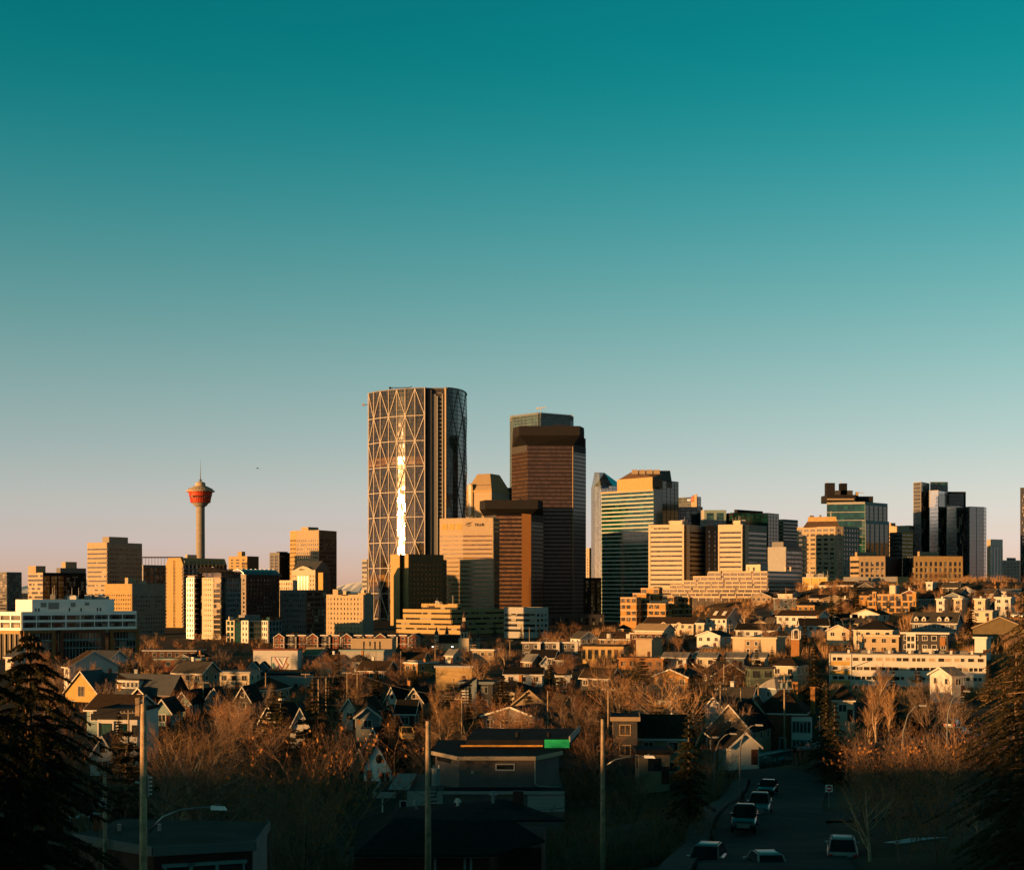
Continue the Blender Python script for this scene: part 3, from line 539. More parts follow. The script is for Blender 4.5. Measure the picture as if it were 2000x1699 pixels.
# telecom tower
v, b = seg((859, 1309), (905, 1300), (962, 1293), (975, 1306), back=30)
o = T('telecom_tower', 'golden office tower with a dark brand name across its blank top', (v, b), 1011, [Bn('beige', fh=3.75, wr=.34, top=15, d=.25), Bn('beige', fh=3.75, wr=.34, top=15, d=.25), Bn('brown_stone', fh=3.75, wr=.45, top=3)], core='glass_amber', corner=2, lm=None)  # narrow end side in brown stone, darkened to stand in for shade
ox, oy = v[2]; A, B, C = [Vector((p[0]-ox, p[1]-oy)) for p in v[:3]]; zb = o.location.z; zz = lambda r: Z(r, 1296)-zb
for i in range(3):
    mb = MB(); L = (B-A).length; tt = (B-A)/L; strip(mb, A+tt*L*(.09+.31*i), A+tt*L*(.33+.31*i), .2, .42, zz(1034), zz(1022)); mb.obj('plant_louvre', 'gold_panel', o)
p, an = onface(B, C, (C-B).length*.39, .45, zz(1027)); text(o, 'TELUS', 3.1, 'ink', p, an, sx=1.0)
mb = MB()
def swoosh(pts, r):
    q = []
    for s, zrow in pts: pp, _ = onface(B, C, (C-B).length*s, .45, zz(zrow)); q.append(pp)
    mb.path(q, r, 4)
swoosh([(.06, 1025.5), (.14, 1022.5), (.30, 1019.5), (.21, 1022.5), (.14, 1026), (.16, 1027.6), (.21, 1027.2), (.27, 1024.5)], .22); swoosh([(.10, 1021.8), (.2, 1020.6), (.26, 1020.4)], .16); mb.obj('swoosh_logo', 'ink', o)
mb = MB(); strip(mb, C+Vector((.05, -.3)), C+Vector((.9, .2)), .1, .9, 0, zz(1012)); mb.obj('corner_fin', 'beige', o)
clutter(o, [(-24, 12), (-14, 10)], zz(1011), 3, n=7)
for s, e, r0, r1 in ((0, 1, 1030, 1029),): pass
# banking tower with a truncated pyramid
def pyramid_tower():
    Y = 1750; (l, c, r), bk = tri(911, 960, 997, Y, 26); ox, oy = c; t = thing('pyramid_tower', 'copper-lit tower top with a truncated pyramid roof and an arched window', 'skyscraper', (ox, oy, -1)); q = lambda p: Vector((p[0]-ox, p[1]-oy)); z = lambda rr: Z(rr, Y)+1
    L, C, Rr, K = q(l), q(c), q(r), q(bk[0]); ce = (L+Rr)/2; mb = MB(); mb.prism([L, C, Rr, K], 0, z(960)); mb.obj('walls', 'beige', t)
    mb = MB(); ex = [ce+(p-ce)*1.05 for p in (L, C, Rr, K)]; mb.prism(ex, z(960), z(957)); mb.obj('cornice', 'gold_stone', t)
    cs = [[ce+(p-ce)*k for p in (L, C, Rr, K)] for k in (1.0, .86, .5)]; zz = [z(957), z(947), z(923)]
    for i in range(2):
        mb = MB(); mb.hexa([(p.x, p.y, zz[i]) for p in cs[i]], [(p.x, p.y, zz[i+1]) for p in cs[i+1]]); mb.obj('roof', 'tan', t)
    for i in range(10):
        mb = MB(); p = cs[1][0]+(cs[1][1]-cs[1][0])*(.08+.092*i); mb.box(p.x-.5, p.x+.5, p.y-1.0, p.y+.3, zz[1]-.4, zz[1]+1.0); mb.obj('roof_dormer', 'beige_pale', t)
    w = (C-L).length; tA = (C-L)/w; nA = Vector((tA.y, -tA.x)); mb = MB(); s0, s1 = w*.05, w*.27
    prof = [(s0, z(1005)), (s1, z(1005)), (s1, z(950))]+[((s0+s1)/2+(s1-s0)/2*math.cos(a), z(950)+(s1-s0)/2*1.2*math.sin(a)) for a in (math.pi*.2, math.pi*.4, math.pi*.6, math.pi*.8)]+[(s0, z(950))]
    mb.hexa([((L+tA*s+nA*1.6).x, (L+tA*s+nA*1.6).y, a) for s, a in prof], [((L+tA*s-nA*1).x, (L+tA*s-nA*1).y, a) for s, a in prof]); mb.obj('arch_surround', 'gold_stone', t)
    mb = MB(); cx = (s0+s1)/2; prof = [(cx+(s-cx)*.55, a-(1 if a > z(952) else 0)) for s, a in prof]
    mb.hexa([((L+tA*s+nA*1.9).x, (L+tA*s+nA*1.9).y, a) for s, a in prof], [((L+tA*s+nA*1).x, (L+tA*s+nA*1).y, a) for s, a in prof]); mb.obj('arch_window', 'white_panel', t)
    facade(t, C, Rr, z(960), Gl('pale_grey', cs=6), 1700)
    landmark(ox, oy, None)
pyramid_tower()
T('glass_ridge', 'sliver of a dark pointed glass roof between the pyramid tower and the brown towers', seg((985, 1800), (1000, 1790)), 952, [Gl('grey')], core='glass_teal')
# slender glass tower with rounded crown behind the brown twin
v, b = seg((996, 1835), (1001, 1822), (1050, 1790), (1056, 1790), (1114, 1815), (1120, 1832), back=30)
o = T('office_tower', 'rounded glass tower with a finned crown rising behind the tall brown tower', (v, b), 806, [Gl('siding_blue', cs=2.4, pr=.22, top=2)]*5, core='glass_teal', corner=2)
mb = MB(); k = v[2]; h = Z(806, 1790)-o.location.z
for i in range(5):
    a, c2 = Vector((v[i][0]-k[0], v[i][1]-k[1])), Vector((v[i+1][0]-k[0], v[i+1][1]-k[1])); n2 = max(2, int((c2-a).length/2.4))
    for j in range(n2): p = a+(c2-a)*(j/n2); mb.path([(p.x, p.y-.4, h-6), (p.x, p.y-.4, h+1.4)], .22, 4)
mb.obj('crown_fins', 'pale_grey', o, kind='stuff')
mb = MB(); mb.path([(4, 8, h-1), (4, 8, h+6)], .35, 5); mb.box(0, 7, 7, 9, h+6, h+7); mb.box(-1.5, 1, 7.4, 8.6, h+4.8, h+6.4); mb.box(6, 10, 7.6, 8.4, h+6.6, h+7.6); mb.obj('roof_crane', 'white_panel', o)
# twin brown granite towers with overhanging caps
def capped(label, pl, p1, p2, pr, cl, cr, t0, t1, t2, Y, lm, gl='glass_copper'):
    plan = seg((pl, Y+26), (p1, Y), (p2, Y+2), (pr, Y+28), back=30); v, b = plan
    o = T('office_tower', label, plan, t2, [Bn('granite', fh=3.8, wr=.5, top=1)]*3, core=gl, corner=1, lm=lm)
    ox, oy = v[1]; zb = o.location.z; z = lambda r: Z(r, Y)-zb
    rel = [Vector((p[0]-ox, p[1]-oy)) for p in v+b]; cx = (rel[0].x+rel[3].x)/2
    cap = [Vector((X(cl, Y)-ox+1.5, 14)), Vector((X(cl, Y)-ox+(7 if p1-pl > 20 else 3), -5)), Vector((X(cr, Y)-ox-5, -5)), Vector((X(cr, Y)-ox, 14)), rel[4], rel[5]]
    mb = MB(); mb.hexa([(p.x, p.y, z(t2)) for p in rel], [(p.x, p.y, z(t1)) for p in cap]); mb.obj('soffit', 'black', o)
    mb = MB(); mb.prism(cap, z(t1)+.01, z(t0)); mb.obj('cap', 'charcoal', o)
    for i, (A, B) in enumerate(((0, 1), (2, 3))):
        mb = MB(); P0, P1 = rel[A], rel[B]; a, c2 = (P0, P0+(P1-P0)*.97); e = .5
        n = Vector(((P1-P0).normalized().y, -(P1-P0).normalized().x))
        mb.hexa([((a+n*.45).x, (a+n*.45).y, z(t2)-6), ((c2+n*.45).x, (c2+n*.45).y, z(t2)-6), ((c2-n*2).x, (c2-n*2).y, z(t2)-6), ((a-n*2).x, (a-n*2).y, z(t2)-6)],
                [((a+n*.45).x, (a+n*.45).y, z(t1)-.1), ((c2+n*.45).x, (c2+n*.45).y, z(t1)-.1), ((c2-n*2).x, (c2-n*2).y, z(t1)-.1), ((a-n*2).x, (a-n*2).y, z(t1)-.1)]); mb.obj('shoulder_panel', 'dark_grey', o)
    mb = MB(); w = z(t0); xx = (cap[1].x+cap[2].x)/2+8; mb.path([(xx, 4, w-.2), (xx, 4, w+2)], .6, 5); mb.path([(xx-7, 4, w+2.2), (xx+8, 4, w+2.2)], .35, 4); mb.box(xx-2, xx+2, 3, 6, w, w+1.2); mb.obj('cleaning_rig', 'ink', o)
    mb = MB(); q1 = rel[2]; mb.path([(q1.x, q1.y-.5, 0), (q1.x, q1.y-.5, z(t2)-1)], .5, 5); mb.obj('corner_trim', 'tan', o)
    return o
capped('tall brown granite tower with dark overhanging cap and copper window bands', 1000, 1031, 1119, 1144, 1000, 1142, 833, 851, 870, 1480, None)
o = capped('shorter brown granite tower with overhanging cap beside the telecom tower', 946, 970, 1037, 1061, 933, 1061, 977, 994, 1006, 1400, None, 'glass_copper_sunlit')
mb = MB(); ox = X(970, 1400); strip(mb, Vector((X(1019, 1399)-ox, 0)), Vector((X(1037, 1400)-ox, 1.4)), .35, .5, 4, Z(1016, 1400)); mb.obj('sunlit_strip', 'brick_orange', o)  # orange panel stands in for sunlight on this facet
# low federal building and its neighbours
def ledges(name, label, bays, Y, m, text_at=None, lm=None):
    """stepped block of long ledges: every bay is (left px, corner px, right px, top row, bottom row, depth offset)"""
    ox, oy = X(bays[0][1], Y), Y; t = thing(name, label, 'building', (ox, oy, -1))
    for pl, pc, pr, r0, r1, dy in bays:
        v, b = tri(pl, pc, pr, Y+dy); q = [Vector((p[0]-ox, p[1]-oy)) for p in v+b]; z0, z1 = Z(r1, Y+dy)+1, Z(r0, Y+dy)+1; h = z1-z0
        mb = MB(); mb.prism(q, z0 if r1 < 1236 else 0, z1-.6); mb.obj('glazing', 'glass_dark', t)
        for A, B in ((q[0], q[1]), (q[1], q[2])):
            mb = MB(); strip(mb, A, B, -.1, .5, z0+h*.36, z1); mb.obj('ledge', m, t)
    landmark(ox, oy, lm); return t, ox, oy
t, ox, oy = ledges('government_building', 'low federal building of stacked gold ledges with its name on the top parapet', [(824, 893, 900, 1179, 1190, 12), (788, 880, 996, 1190, 1200, 6), (788, 880, 1040, 1200, 1211, 5), (775, 882, 1052, 1211, 1221, 0), (775, 900, 1060, 1221, 1231, -2), (775, 902, 1064, 1231, 1243, -4)], 1000, 'gold_stone', lm='the ledged federal building')
v = tri(824, 893, 900, 1012)[0]; A, B = [Vector((p[0]-ox, p[1]-oy)) for p in v[:2]]; p, an = onface(A, B, (B-A).length*.17, .56, Z(1186.2, 1012)+1); text(t, 'Canada', 2.2, 'ink', p, an)
mb = MB(); mb.path([(X(884, 1012)-ox, 12, Z(1180, 1012)), (X(884, 1012)-ox, 12, Z(1160, 1012))], .12, 5); mb.obj('flagpole', 'white_steel', t); clutter(t, [(X(850, 1010)-ox, 14), (X(890, 1010)-ox, 14)], Z(1179, 1012)+1, 8, n=5)
T('office_block', 'low white office block with strip windows beside the ledged federal building', tri(985, 1046, 1070, 930), 1186, [Bn('pale_grey', fh=3.2, wr=.5, top=4), Gr('white_panel', fh=3.2, wr=.5, cs=4, pr=.3, top=4)], lm='the low white office block')
T('office_block', 'dark unlit block in the gap under the tall brown tower', seg((1140, 1440), (1176, 1444)), 1128, [Gr('charcoal', wr=.8, cs=6)])
T('office_block', 'low dark podium below the brown towers', seg((1060, 1300), (1180, 1310)), 1200, [Gr('dark_grey', wr=.8, cs=6)])
T('apartment_tower', 'distant orange and white tower in the gap between the brown and green towers', tri(1145, 1151, 1160, 2100), 1070, [Gr('beige_pale', fh=4, wr=.5, cs=4), Gr('brick_orange', fh=4, wr=.5, cs=4)])
# green banded tower and neighbours
v, b = seg((1155, 1960), (1161, 1940), (1196, 1920), (1210, 1945), back=30)
o = T('office_tower', 'pale glass tower with a slanted peak behind the green banded tower', (v, b), 948, [Gl('grey')]*3, core='glass_blue', corner=2)
k = v[2]; q = [Vector((p[0]-k[0], p[1]-k[1])) for p in v+b]; h = Z(948, 1920)-o.location.z; up = Z(921, 1930)-o.location.z
mb = MB(); mb.hexa([(p.x, p.y, h-.1) for p in q], [(q[0].x+5, q[0].y, up-4), (q[1].x, q[1].y, up), (q[2].x-10, q[2].y+2, up-2), (q[3].x-3, q[3].y, h+6), (q[4].x-4, q[4].y, h+6), (q[5].x+6, q[5].y, up-4)]); mb.obj('peak', 'glass_blue', o)
mb = MB(); strip(mb, q[1]+(q[2]-q[1])*.3, q[1]+(q[2]-q[1])*.8, .12, .3, h-3, h+2); mb.obj('sign', 'mural_blue', o)
v, b = tri(1175, 1277, 1294, 1380, 45)
o = T('office_tower', 'green glass tower with white floor bands, gold plant floor and dark pitched roof', (v, b), 955, [Bn('green_band', fh=3.75, wr=.66, top=1.5, d=.5), Pl('glass_green')], core='glass_green', lm='the green banded tower')
ox, oy = v[1]; q = [Vector((p[0]-ox, p[1]-oy)) for p in v+b]; zb = o.location.z; z = lambda r: Z(r, 1380)-zb
mb = MB(); L = (q[1]-q[0]); mb.prism([q[0]+L*.27+Vector((2, 5)), q[1]+Vector((-1, 3)), q[1]+Vector((8, 26)), q[0]+L*.27+Vector((10, 28))], z(955), z(931)); mb.obj('plant_floor', 'gold_stone', o)
for i in range(1, 5):
    mb = MB(); a = q[0]+L*(.27+.145*i)+Vector((2, 4.9)); mb.box(a.x-.15, a.x+.15, a.y-.9, a.y+.6, z(952), z(931)); mb.obj('panel_joint', 'tan', o)
mb = MB(); a, b2 = q[0]+L*.27+Vector((3, 7)), q[1]+Vector((0, 5)); rb, rt = z(931)+.05, z(914)
r1, r2 = Vector((X(1238, 1410)-ox, 30)), Vector((X(1311, 1400)-ox, 30)); c1 = Vector((X(1313, 1400)-ox, 22))
mb.poly([(a.x, a.y, rb), (b2.x, b2.y, rb), (r2.x, r2.y, rt), (r1.x, r1.y, rt)]); mb.poly([(b2.x, b2.y, rb), (c1.x, c1.y, z(940)), (r2.x, r2.y, rt)]); mb.poly([(a.x, a.y, rb), (r1.x, r1.y, rt), (a.x+8, a.y+32, rb)]); mb.poly([(r1.x, r1.y, rt), (r2.x, r2.y, rt), (c1.x, c1.y+26, rb), (a.x+8, a.y+32, rb)]); mb.poly([(b2.x, b2.y, rb), (b2.x, b2.y, z(950)), (c1.x, c1.y, z(950)), (c1.x, c1.y, z(940))]); mb.poly([(r2.x, r2.y, rt), (c1.x, c1.y, z(940)), (c1.x, c1.y+26, rb)]); mb.obj('pitched_roof', 'brown_stone', o)
for i in range(4):
    mb = MB(); xx = X(1234+i*14, 1400)-ox; mb.box(xx, xx+5.6, 17, 20, z(921)-1, z(917)+1.2); mb.obj('roof_vent', 'beige', o)
mb = MB()
for i in range(4): strip(mb, q[0]+L*0, q[1], .5, .9, z(959+0), z(955)) if i == 0 else None
mb.obj('eaves', 'beige', o)
T('glass_wing', 'dark green glass wing attached behind the green banded tower', tri(1288, 1294, 1325, 1392), 938, [Pl('beige'), Gl('charcoal', wr=.95)], core='glass_green')
o = T('office_tower', 'bank tower top with a blue and red sign above the black block', tri(1324, 1362, 1369, 1850), 970, [Gl('grey', wr=.8), Gl('charcoal')], core='glass_blue')
v = tri(1324, 1362, 1369, 1850)[0]; ox, oy = v[1]; A, B = [Vector((p[0]-ox, p[1]-oy)) for p in v[:2]]; zb = o.location.z; L = (B-A).length; tt = (B-A)/L
mb = MB(); strip(mb, A+tt*L*.46, A+tt*L*.72, .2, .6, Z(979, 1850)-zb, Z(970.5, 1850)-zb); mb.obj('sign', 'logo_blue', o); mb = MB(); strip(mb, A+tt*L*.72, A+tt*L*.88, .2, .6, Z(979, 1850)-zb, Z(970.5, 1850)-zb); mb.obj('sign', 'logo_red', o)
mb = MB(); pp, an = onface(A, B, L*.8, .7, Z(974.6, 1850)-zb); mb.lathe([(1.2, -.2), (1.2, .2)], 10); e = mb.obj('emblem', 'logo_yellow', o, pp); e.rotation_euler = (math.pi/2, 0, an)
pp, an = onface(A, B, L*.5, .7, Z(977.5, 1850)-zb); text(o, 'RBC', 3.2, 'sign_white', pp, an)
mb = MB(); strip(mb, A+tt*L*.88, B, .2, 1.2, Z(1000, 1850)-zb, Z(965, 1850)-zb); strip(mb, A+tt*L*.7, A+tt*L*.88, .2, .7, Z(996, 1850)-zb, Z(979.5, 1850)-zb); mb.obj('sign_tower', 'beige', o); clutter(o, [(A.x*.5, A.y*.5+4), (0, 6)], Z(970, 1850)-zb, 5, n=4)
T('office_block', 'black glass block under the bank tower sign', seg((1318, 1600), (1372, 1600)), 990, [Gl('black')], core='glass_dark')
T('office_block', 'dark glass block with pale vertical fins behind the twin cream towers', seg((1368, 1560), (1376, 1556), (1418, 1556)), 996, [Pl('pale_grey'), Gr('siding_teal', wr=.96, cs=9, pr=.25)], core='glass_teal', corner=1)
o = T('office_block', 'wide dark green glass block with a black roof box behind the twin cream towers', seg((1414, 1570), (1432, 1548), (1500, 1556), (1521, 1575), back=25), 1001, [Gr('charcoal', wr=.9, cs=8, pr=.2), Gl('charcoal'), Gl('black')], core='glass_green', corner=1, pent=[(1434, 1440, 1490, 995, 10, 'charcoal')])
def sunlife(label, pl, pc, p2, p3, pr, top, Y, sign, seed):
    cY = Y; v = [(X(pl, Y+(pc-pl)*Y/F*.36), Y+(pc-pl)*Y/F*.36), (X(pc, Y), Y), (X(p2, Y+7), Y+7), (X(p3, Y+8), Y+8), (X(pr, Y+34), Y+34)]; b = [(v[0][0]+18, Y+55)]
    o = T('office_tower', label, (v, b), top, [Bn('cream', fh=3.75, wr=.36, top=5.6), Gr('bronze_panel', fh=3.75, wr=.5, cs=3, pr=.4, top=1), Pl('cream'), Bn('concrete', fh=3.75, wr=.4, top=5.6)], core='glass_bronze', corner=1, lm=None)
    ox, oy = v[1]; zb = o.location.z; A, B = [Vector((p[0]-ox, p[1]-oy)) for p in v[:2]]; L = (B-A).length; tt = (B-A)/L; H = Z(top, Y)-zb
    for s0, s1 in ((-.0, .055), (.955, 1.)):
        mb = MB(); strip(mb, A+tt*L*s0, A+tt*L*s1, .2, .5, 0, H-5.6); mb.obj('pilaster', 'cream', o)
    mb = MB(); a, c2 = A+tt*L*.5, B; mb.prism([(a.x+3, a.y+4), (B.x-1, B.y+4), (B.x+4, B.y+14), (a.x+8, a.y+14)], H-.3, H+3.2); mb.obj('penthouse', 'cream', o)
    clutter(o, [(A.x*.5+2, A.y*.5+3), (B.x+3, B.y+8)], H+1.5, seed, 'white_panel', n=9)
    if sign:
        pp, an = onface(A, B, L*.15, .36, H-3.6); text(o, 'Sun Life Financial', 2.1, 'ink', pp, an, sx=.85); mb = MB(); a2, _ = onface(A, B, L*.09, .36, H-2.6)
        for k in range(7): mb.path([a2+Vector((0, 0, .3)), a2+Vector((tt.x*1.2*math.cos(k*.52), tt.y*1.2*math.cos(k*.52), .3+1.3*math.sin(k*.52)))], .1, 3)
        mb.obj('sun_logo', 'gold_panel', o)
    return o
sunlife('cream banded tower carrying a company name, nearer the green tower of the twin pair', 1267, 1336, 1340, 1347, 1381, 1024, 1200, True, 4)
sunlife('cream banded tower without a name, second of the twin pair', 1403, 1450, 1454, 1462, 1497, 1024, 1160, False, 6)
T('office_block', 'dim grey block wedged between the twin cream towers', seg((1378, 1215), (1404, 1225)), 1026, [Gr('dark_grey', wr=.6, cs=8, pr=.5, top=4)])
T('office_block', 'grey tower with one blank wall and one banded wall beside the second cream tower', seg((1500, 1090), (1535, 1084), (1566, 1104), back=20), 1068, [Pl('pale_grey'), Bn('grey', fh=3.2, wr=.6, top=3)], corner=1, pent=[(1508, 1530, 1560, 1058, 6, 'grey')], lm='the blank-walled grey tower')
T('office_tower', 'distant orange-lit round-cornered tower above the blank-walled grey tower', tri(1519, 1530, 1558, 1650), 1014, [Bn('tan', wr=.4), Bn('grey', wr=.4)])
o = T('office_tower', 'broad beige gridded tower with a dark sloped attic and gold roof box', seg((1557, 1268), (1632, 1250), (1647, 1252), (1678, 1276), back=30), 1028, [Gr('beige', fh=3.9, wr=.48, cs=5.2, pr=.3, top=2), Gr('beige', fh=3.9, wr=.6, cs=5, pr=.3, top=2), Gr('concrete', fh=3.9, wr=.5, cs=5, pr=.3, top=2)], corner=1)
ox = X(1632, 1250); zb = o.location.z; z = lambda r: Z(r, 1250)-zb; x = lambda p: X(p, 1250)-ox
mb = MB(); mb.hexa([(x(1574), 12, z(1028)-.3), (x(1642), 2, z(1028)-.3), (x(1655), 30, z(1028)-.3), (x(1590), 36, z(1028)-.3)], [(x(1584), 16, z(1017)), (x(1638), 7, z(1017)), (x(1648), 26, z(1017)), (x(1596), 32, z(1017))]); mb.obj('attic', 'brown_stone', o)
mb = MB(); mb.hexa([(x(1584), 15, z(1017)-.1), (x(1638), 6, z(1017)-.1), (x(1649), 26, z(1017)-.1), (x(1596), 32, z(1017)-.1)], [(x(1586), 16, z(1008)), (x(1636), 7, z(1008)), (x(1646), 25, z(1008)), (x(1597), 31, z(1008))]); mb.obj('penthouse', 'gold_stone', o); clutter(o, [(x(1590), 18), (x(1634), 12)], z(1008), 9, n=6)
# dark stepped teal tower
o = T('office_tower', 'dark teal tower with a stepped top and two square roof turrets', seg((1615, 1409), (1689, 1400), (1733, 1430), back=34), 980, [Bn('pale_grey', fh=7.6, wr=.92, top=2), Gr('siding_teal', wr=.95, cs=8, pr=.12)], corner=1, core='glass_green')
ox = X(1689, 1400); zb = o.location.z; z = lambda r: Z(r, 1405)-zb; x = lambda p: X(p, 1405)-ox
for (a, c2, r0, r1, y0, y1, m, nm) in [(1616, 1672, 980, 966, 6, 34, 'charcoal', 'setback_storey'), (1617, 1634, 966, 942, 12, 20, 'charcoal', 'turret'), (1644, 1657, 966, 943, 10, 18, 'black', 'turret'), (1634, 1668, 966, 957, 10, 26, 'dark_grey', 'setback_storey'), (1672, 1710, 980, 968, 14, 36, 'charcoal', 'setback_storey'), (1616, 1668, 976, 973.5, 4.5, 6, 'beige', 'gold_rail')]:
    mb = MB(); mb.box(x(a), x(c2), y0, y1, z(r0)-.2, z(r1)); mb.obj(nm, m, o)
for p, r in ((1619, 936), (1646, 938)):
    mb = MB(); mb.path([(x(p), 14, z(943)), (x(p), 14, z(r))], .3, 4); mb.obj('aerial', 'white_steel', o)
mb = MB(); mb.box(x(1675), x(1680), 12, 14, z(968), z(960)); mb.path([(x(1677), 13, z(960)), (x(1692), 13, z(962))], .3, 4); mb.obj('cleaning_rig', 'gold_panel', o)
T('glass_wing', 'lower teal glass wing of the stepped tower', tri(1684, 1690, 1736, 1385), 1016, [Gl('grey'), Gr('siding_teal', wr=.95, cs=8, pr=.14)], core='glass_green')
T('office_block', 'pale pink concrete block behind the dark banded brick block', tri(1736, 1776, 1786, 1500), 1026, [Bn('beige_pale', wr=.3, top=8), Gl('pale_grey')], pent=[(1737, 1742, 1749, 1021, 5, 'beige')])
T('office_block', 'dark banded block with a sunlit orange end wall beside the trio of glass towers', seg((1738, 1452), (1762, 1440), (1783, 1452)), 1039, [Bn('grey', wr=.4), Bn('gold_panel', wr=.35, top=2)], corner=1)  # gold end wall carries the sunlight in its colour
# trio of stepped glass towers
def trio(pl, pc, pr, top, Y, nm, label):
    v, b = seg((pl, Y+8), (pc, Y), (pr, Y+22), back=25)
    o = T('office_tower', label, (v, b), top, [Gl('pale_grey', cs=8), Gl('charcoal', cs=4, wr=.85)], core='glass_mirror', corner=1)
    q = [Vector((p[0]-v[1][0], p[1]-v[1][1])) for p in v]; H = Z(top, Y)-o.location.z
    mb = MB(); strip(mb, q[1], q[2], -.05, .16, 0, H-4); mb.obj('shade_tinted_glazing', 'glass_dark', o); return o  # darker glass laid over this side in place of shade
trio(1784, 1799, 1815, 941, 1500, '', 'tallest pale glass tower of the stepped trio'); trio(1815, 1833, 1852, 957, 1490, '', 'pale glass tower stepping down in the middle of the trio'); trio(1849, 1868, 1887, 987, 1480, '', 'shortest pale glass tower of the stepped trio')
T('glass_wing', 'green glass slab rising behind the stepped trio', seg((1817, 1530), (1851, 1530)), 941, [Gl('grey')], core='glass_green'); T('glass_wing', 'dark framed glass slab behind the shortest tower of the trio', seg((1850, 1520), (1886, 1522)), 960, [Gr('charcoal', wr=.95, cs=18, pr=.12, top=2)], core='glass_green')
T('glass_wing', 'lower green glass block attached to the stepped trio', seg((1886, 1500), (1893, 1490), (1921, 1500), (1926, 1512)), 989, [Gl('grey'), Gl('grey', wr=.95, cs=9), Gl('grey')], corner=1, core='glass_blue')
T('office_block', 'tan block with tall window bays and a plant room, nearer the broad gridded tower', seg((1661, 1062), (1678, 1052), (1729, 1050), (1760, 1085), back=25), 1086, [Bn('tan', fh=4, wr=.4), Gr('tan', fh=4.2, wr=.7, cs=3.6, pr=.4, top=4), Pl('brick_dark')], corner=2, pent=[(1670, 1674, 1712, 1078, 8, 'tan')], lm='the tan block')  # dark brick on the last side stands in for shade on tan
T('office_block', 'tan block with tall window bays below the stepped glass trio', seg((1764, 1092), (1785, 1060), (1880, 1066), back=25), 1086, [Pl('glass_dark'), Gr('gold_stone', fh=4.2, wr=.7, cs=3.6, pr=.4, top=4)], corner=1, pent=[(1792, 1796, 1834, 1077, 8, 'tan')], lm=None)
T('office_block', 'white block with vertical fins beyond the stepped glass trio', seg((1928, 1420), (1934, 1410), (1958, 1418)), 1053, [Pl('beige_pale'), Gr('white_panel', fh=60, wr=.96, cs=3.6, pr=.45, top=7)], corner=1, core='glass_blue')
T('apartment_block', 'pale block with zigzag balconies near the edge tower', seg((1958, 1310), (1992, 1314)), 1094, [Gr('pale_grey', fh=2.9, wr=.6, cs=3.4, pr=.35, top=2)], core='glass_teal', pent=[(1966, 1968, 1984, 1089, 4, 'grey')])
T('office_tower', 'dark tower cut off by the edge of the picture', seg((1993, 1500), (2040, 1490)), 951, [Gr('dark_grey', wr=.7, cs=5, top=4)])
# stepped white terraces
def terraces():
    Y = 900; ox, oy = X(1500, Y), Y; zb = ground(ox, oy)-6; t = thing('terraced_apartments', 'long stepped white terraced apartments on the hillside under the second cream tower', 'building', (ox, oy, zb))
    steps = [(1382, 1500, 1565, 1115, 1124), (1354, 1500, 1565, 1124, 1132.5), (1335, 1500, 1565, 1132.5, 1140.5), (1308, 1500, 1565, 1140.5, 1148.5), (1294, 1500, 1565, 1148.5, 1156.5), (1312, 1500, 1560, 1156.5, 1164), (1320, 1500, 1556, 1164, 1174)]
    for i, (pl, pc, pr, r0, r1) in enumerate(steps):
        v, b = tri(pl, pc, pr, Y-i*.8, 30); q = [Vector((p[0]-ox, p[1]-oy)) for p in v+b]; z0, z1 = Z(r1, Y)-zb, Z(r0, Y)-zb; h = z1-z0
        mb = MB(); mb.prism(q, z0 if i < 6 else z0-9, z1-.4); mb.obj('glazing', 'glass_bronze', t)
        L = (q[1]-q[0]).length; tt = (q[1]-q[0])/L; n = max(3, int(L/9))
        for k in range(n):
            mb = MB(); strip(mb, q[0]+tt*(L*k/n+(.0 if (k+i) % 3 else .9)), q[0]+tt*(L*(k+1)/n-(.0 if (k+i) % 2 else .7)), -.1, .5+.7*((k*5+i) % 3 == 0), z0+h*.6, z1-.02); mb.obj('balcony', 'beige_pale', t)
        mb = MB(); strip(mb, q[1], q[2], -.1, .4, z0+h*.5, z1-.02); mb.obj('balcony', 'pale_grey', t)
        mb = MB()
        for k in range(n*2): strip(mb, q[0]+tt*(L*k/(n*2)), q[0]+tt*(L*k/(n*2)+.4), -.1, .25, z0, z0+h*.6)
        mb.obj('wall_piers', 'cream', t, kind='stuff')
    v, b = tri(1457, 1485, 1500, Y+2); q = [Vector((p[0]-ox, p[1]-oy)) for p in v+b]; mb = MB(); mb.prism(q, Z(1115, Y)-zb-.3, Z(1102, Y)-zb); mb.obj('stair_house', 'cream', t)
    mb = MB(); mb.prism([q[1]+Vector((.1, 0)), q[2], q[2]+Vector((-.3, .3)), q[1]+Vector((-.2, .3))], Z(1115, Y)-zb, Z(1102, Y)-zb+.05); mb.obj('stair_house_side', 'pale_grey', t)
    for p in (1463, 1536, 1546): mb = MB(); mb.path([(X(p, Y)-ox, 3, Z(1115, Y)-zb), (X(p, Y)-ox, 3, Z(1107, Y)-zb)], [.5, .7], 6); mb.obj('roof_vent', 'cream', t)
    landmark(ox, oy, 'the stepped white terraces')
terraces()
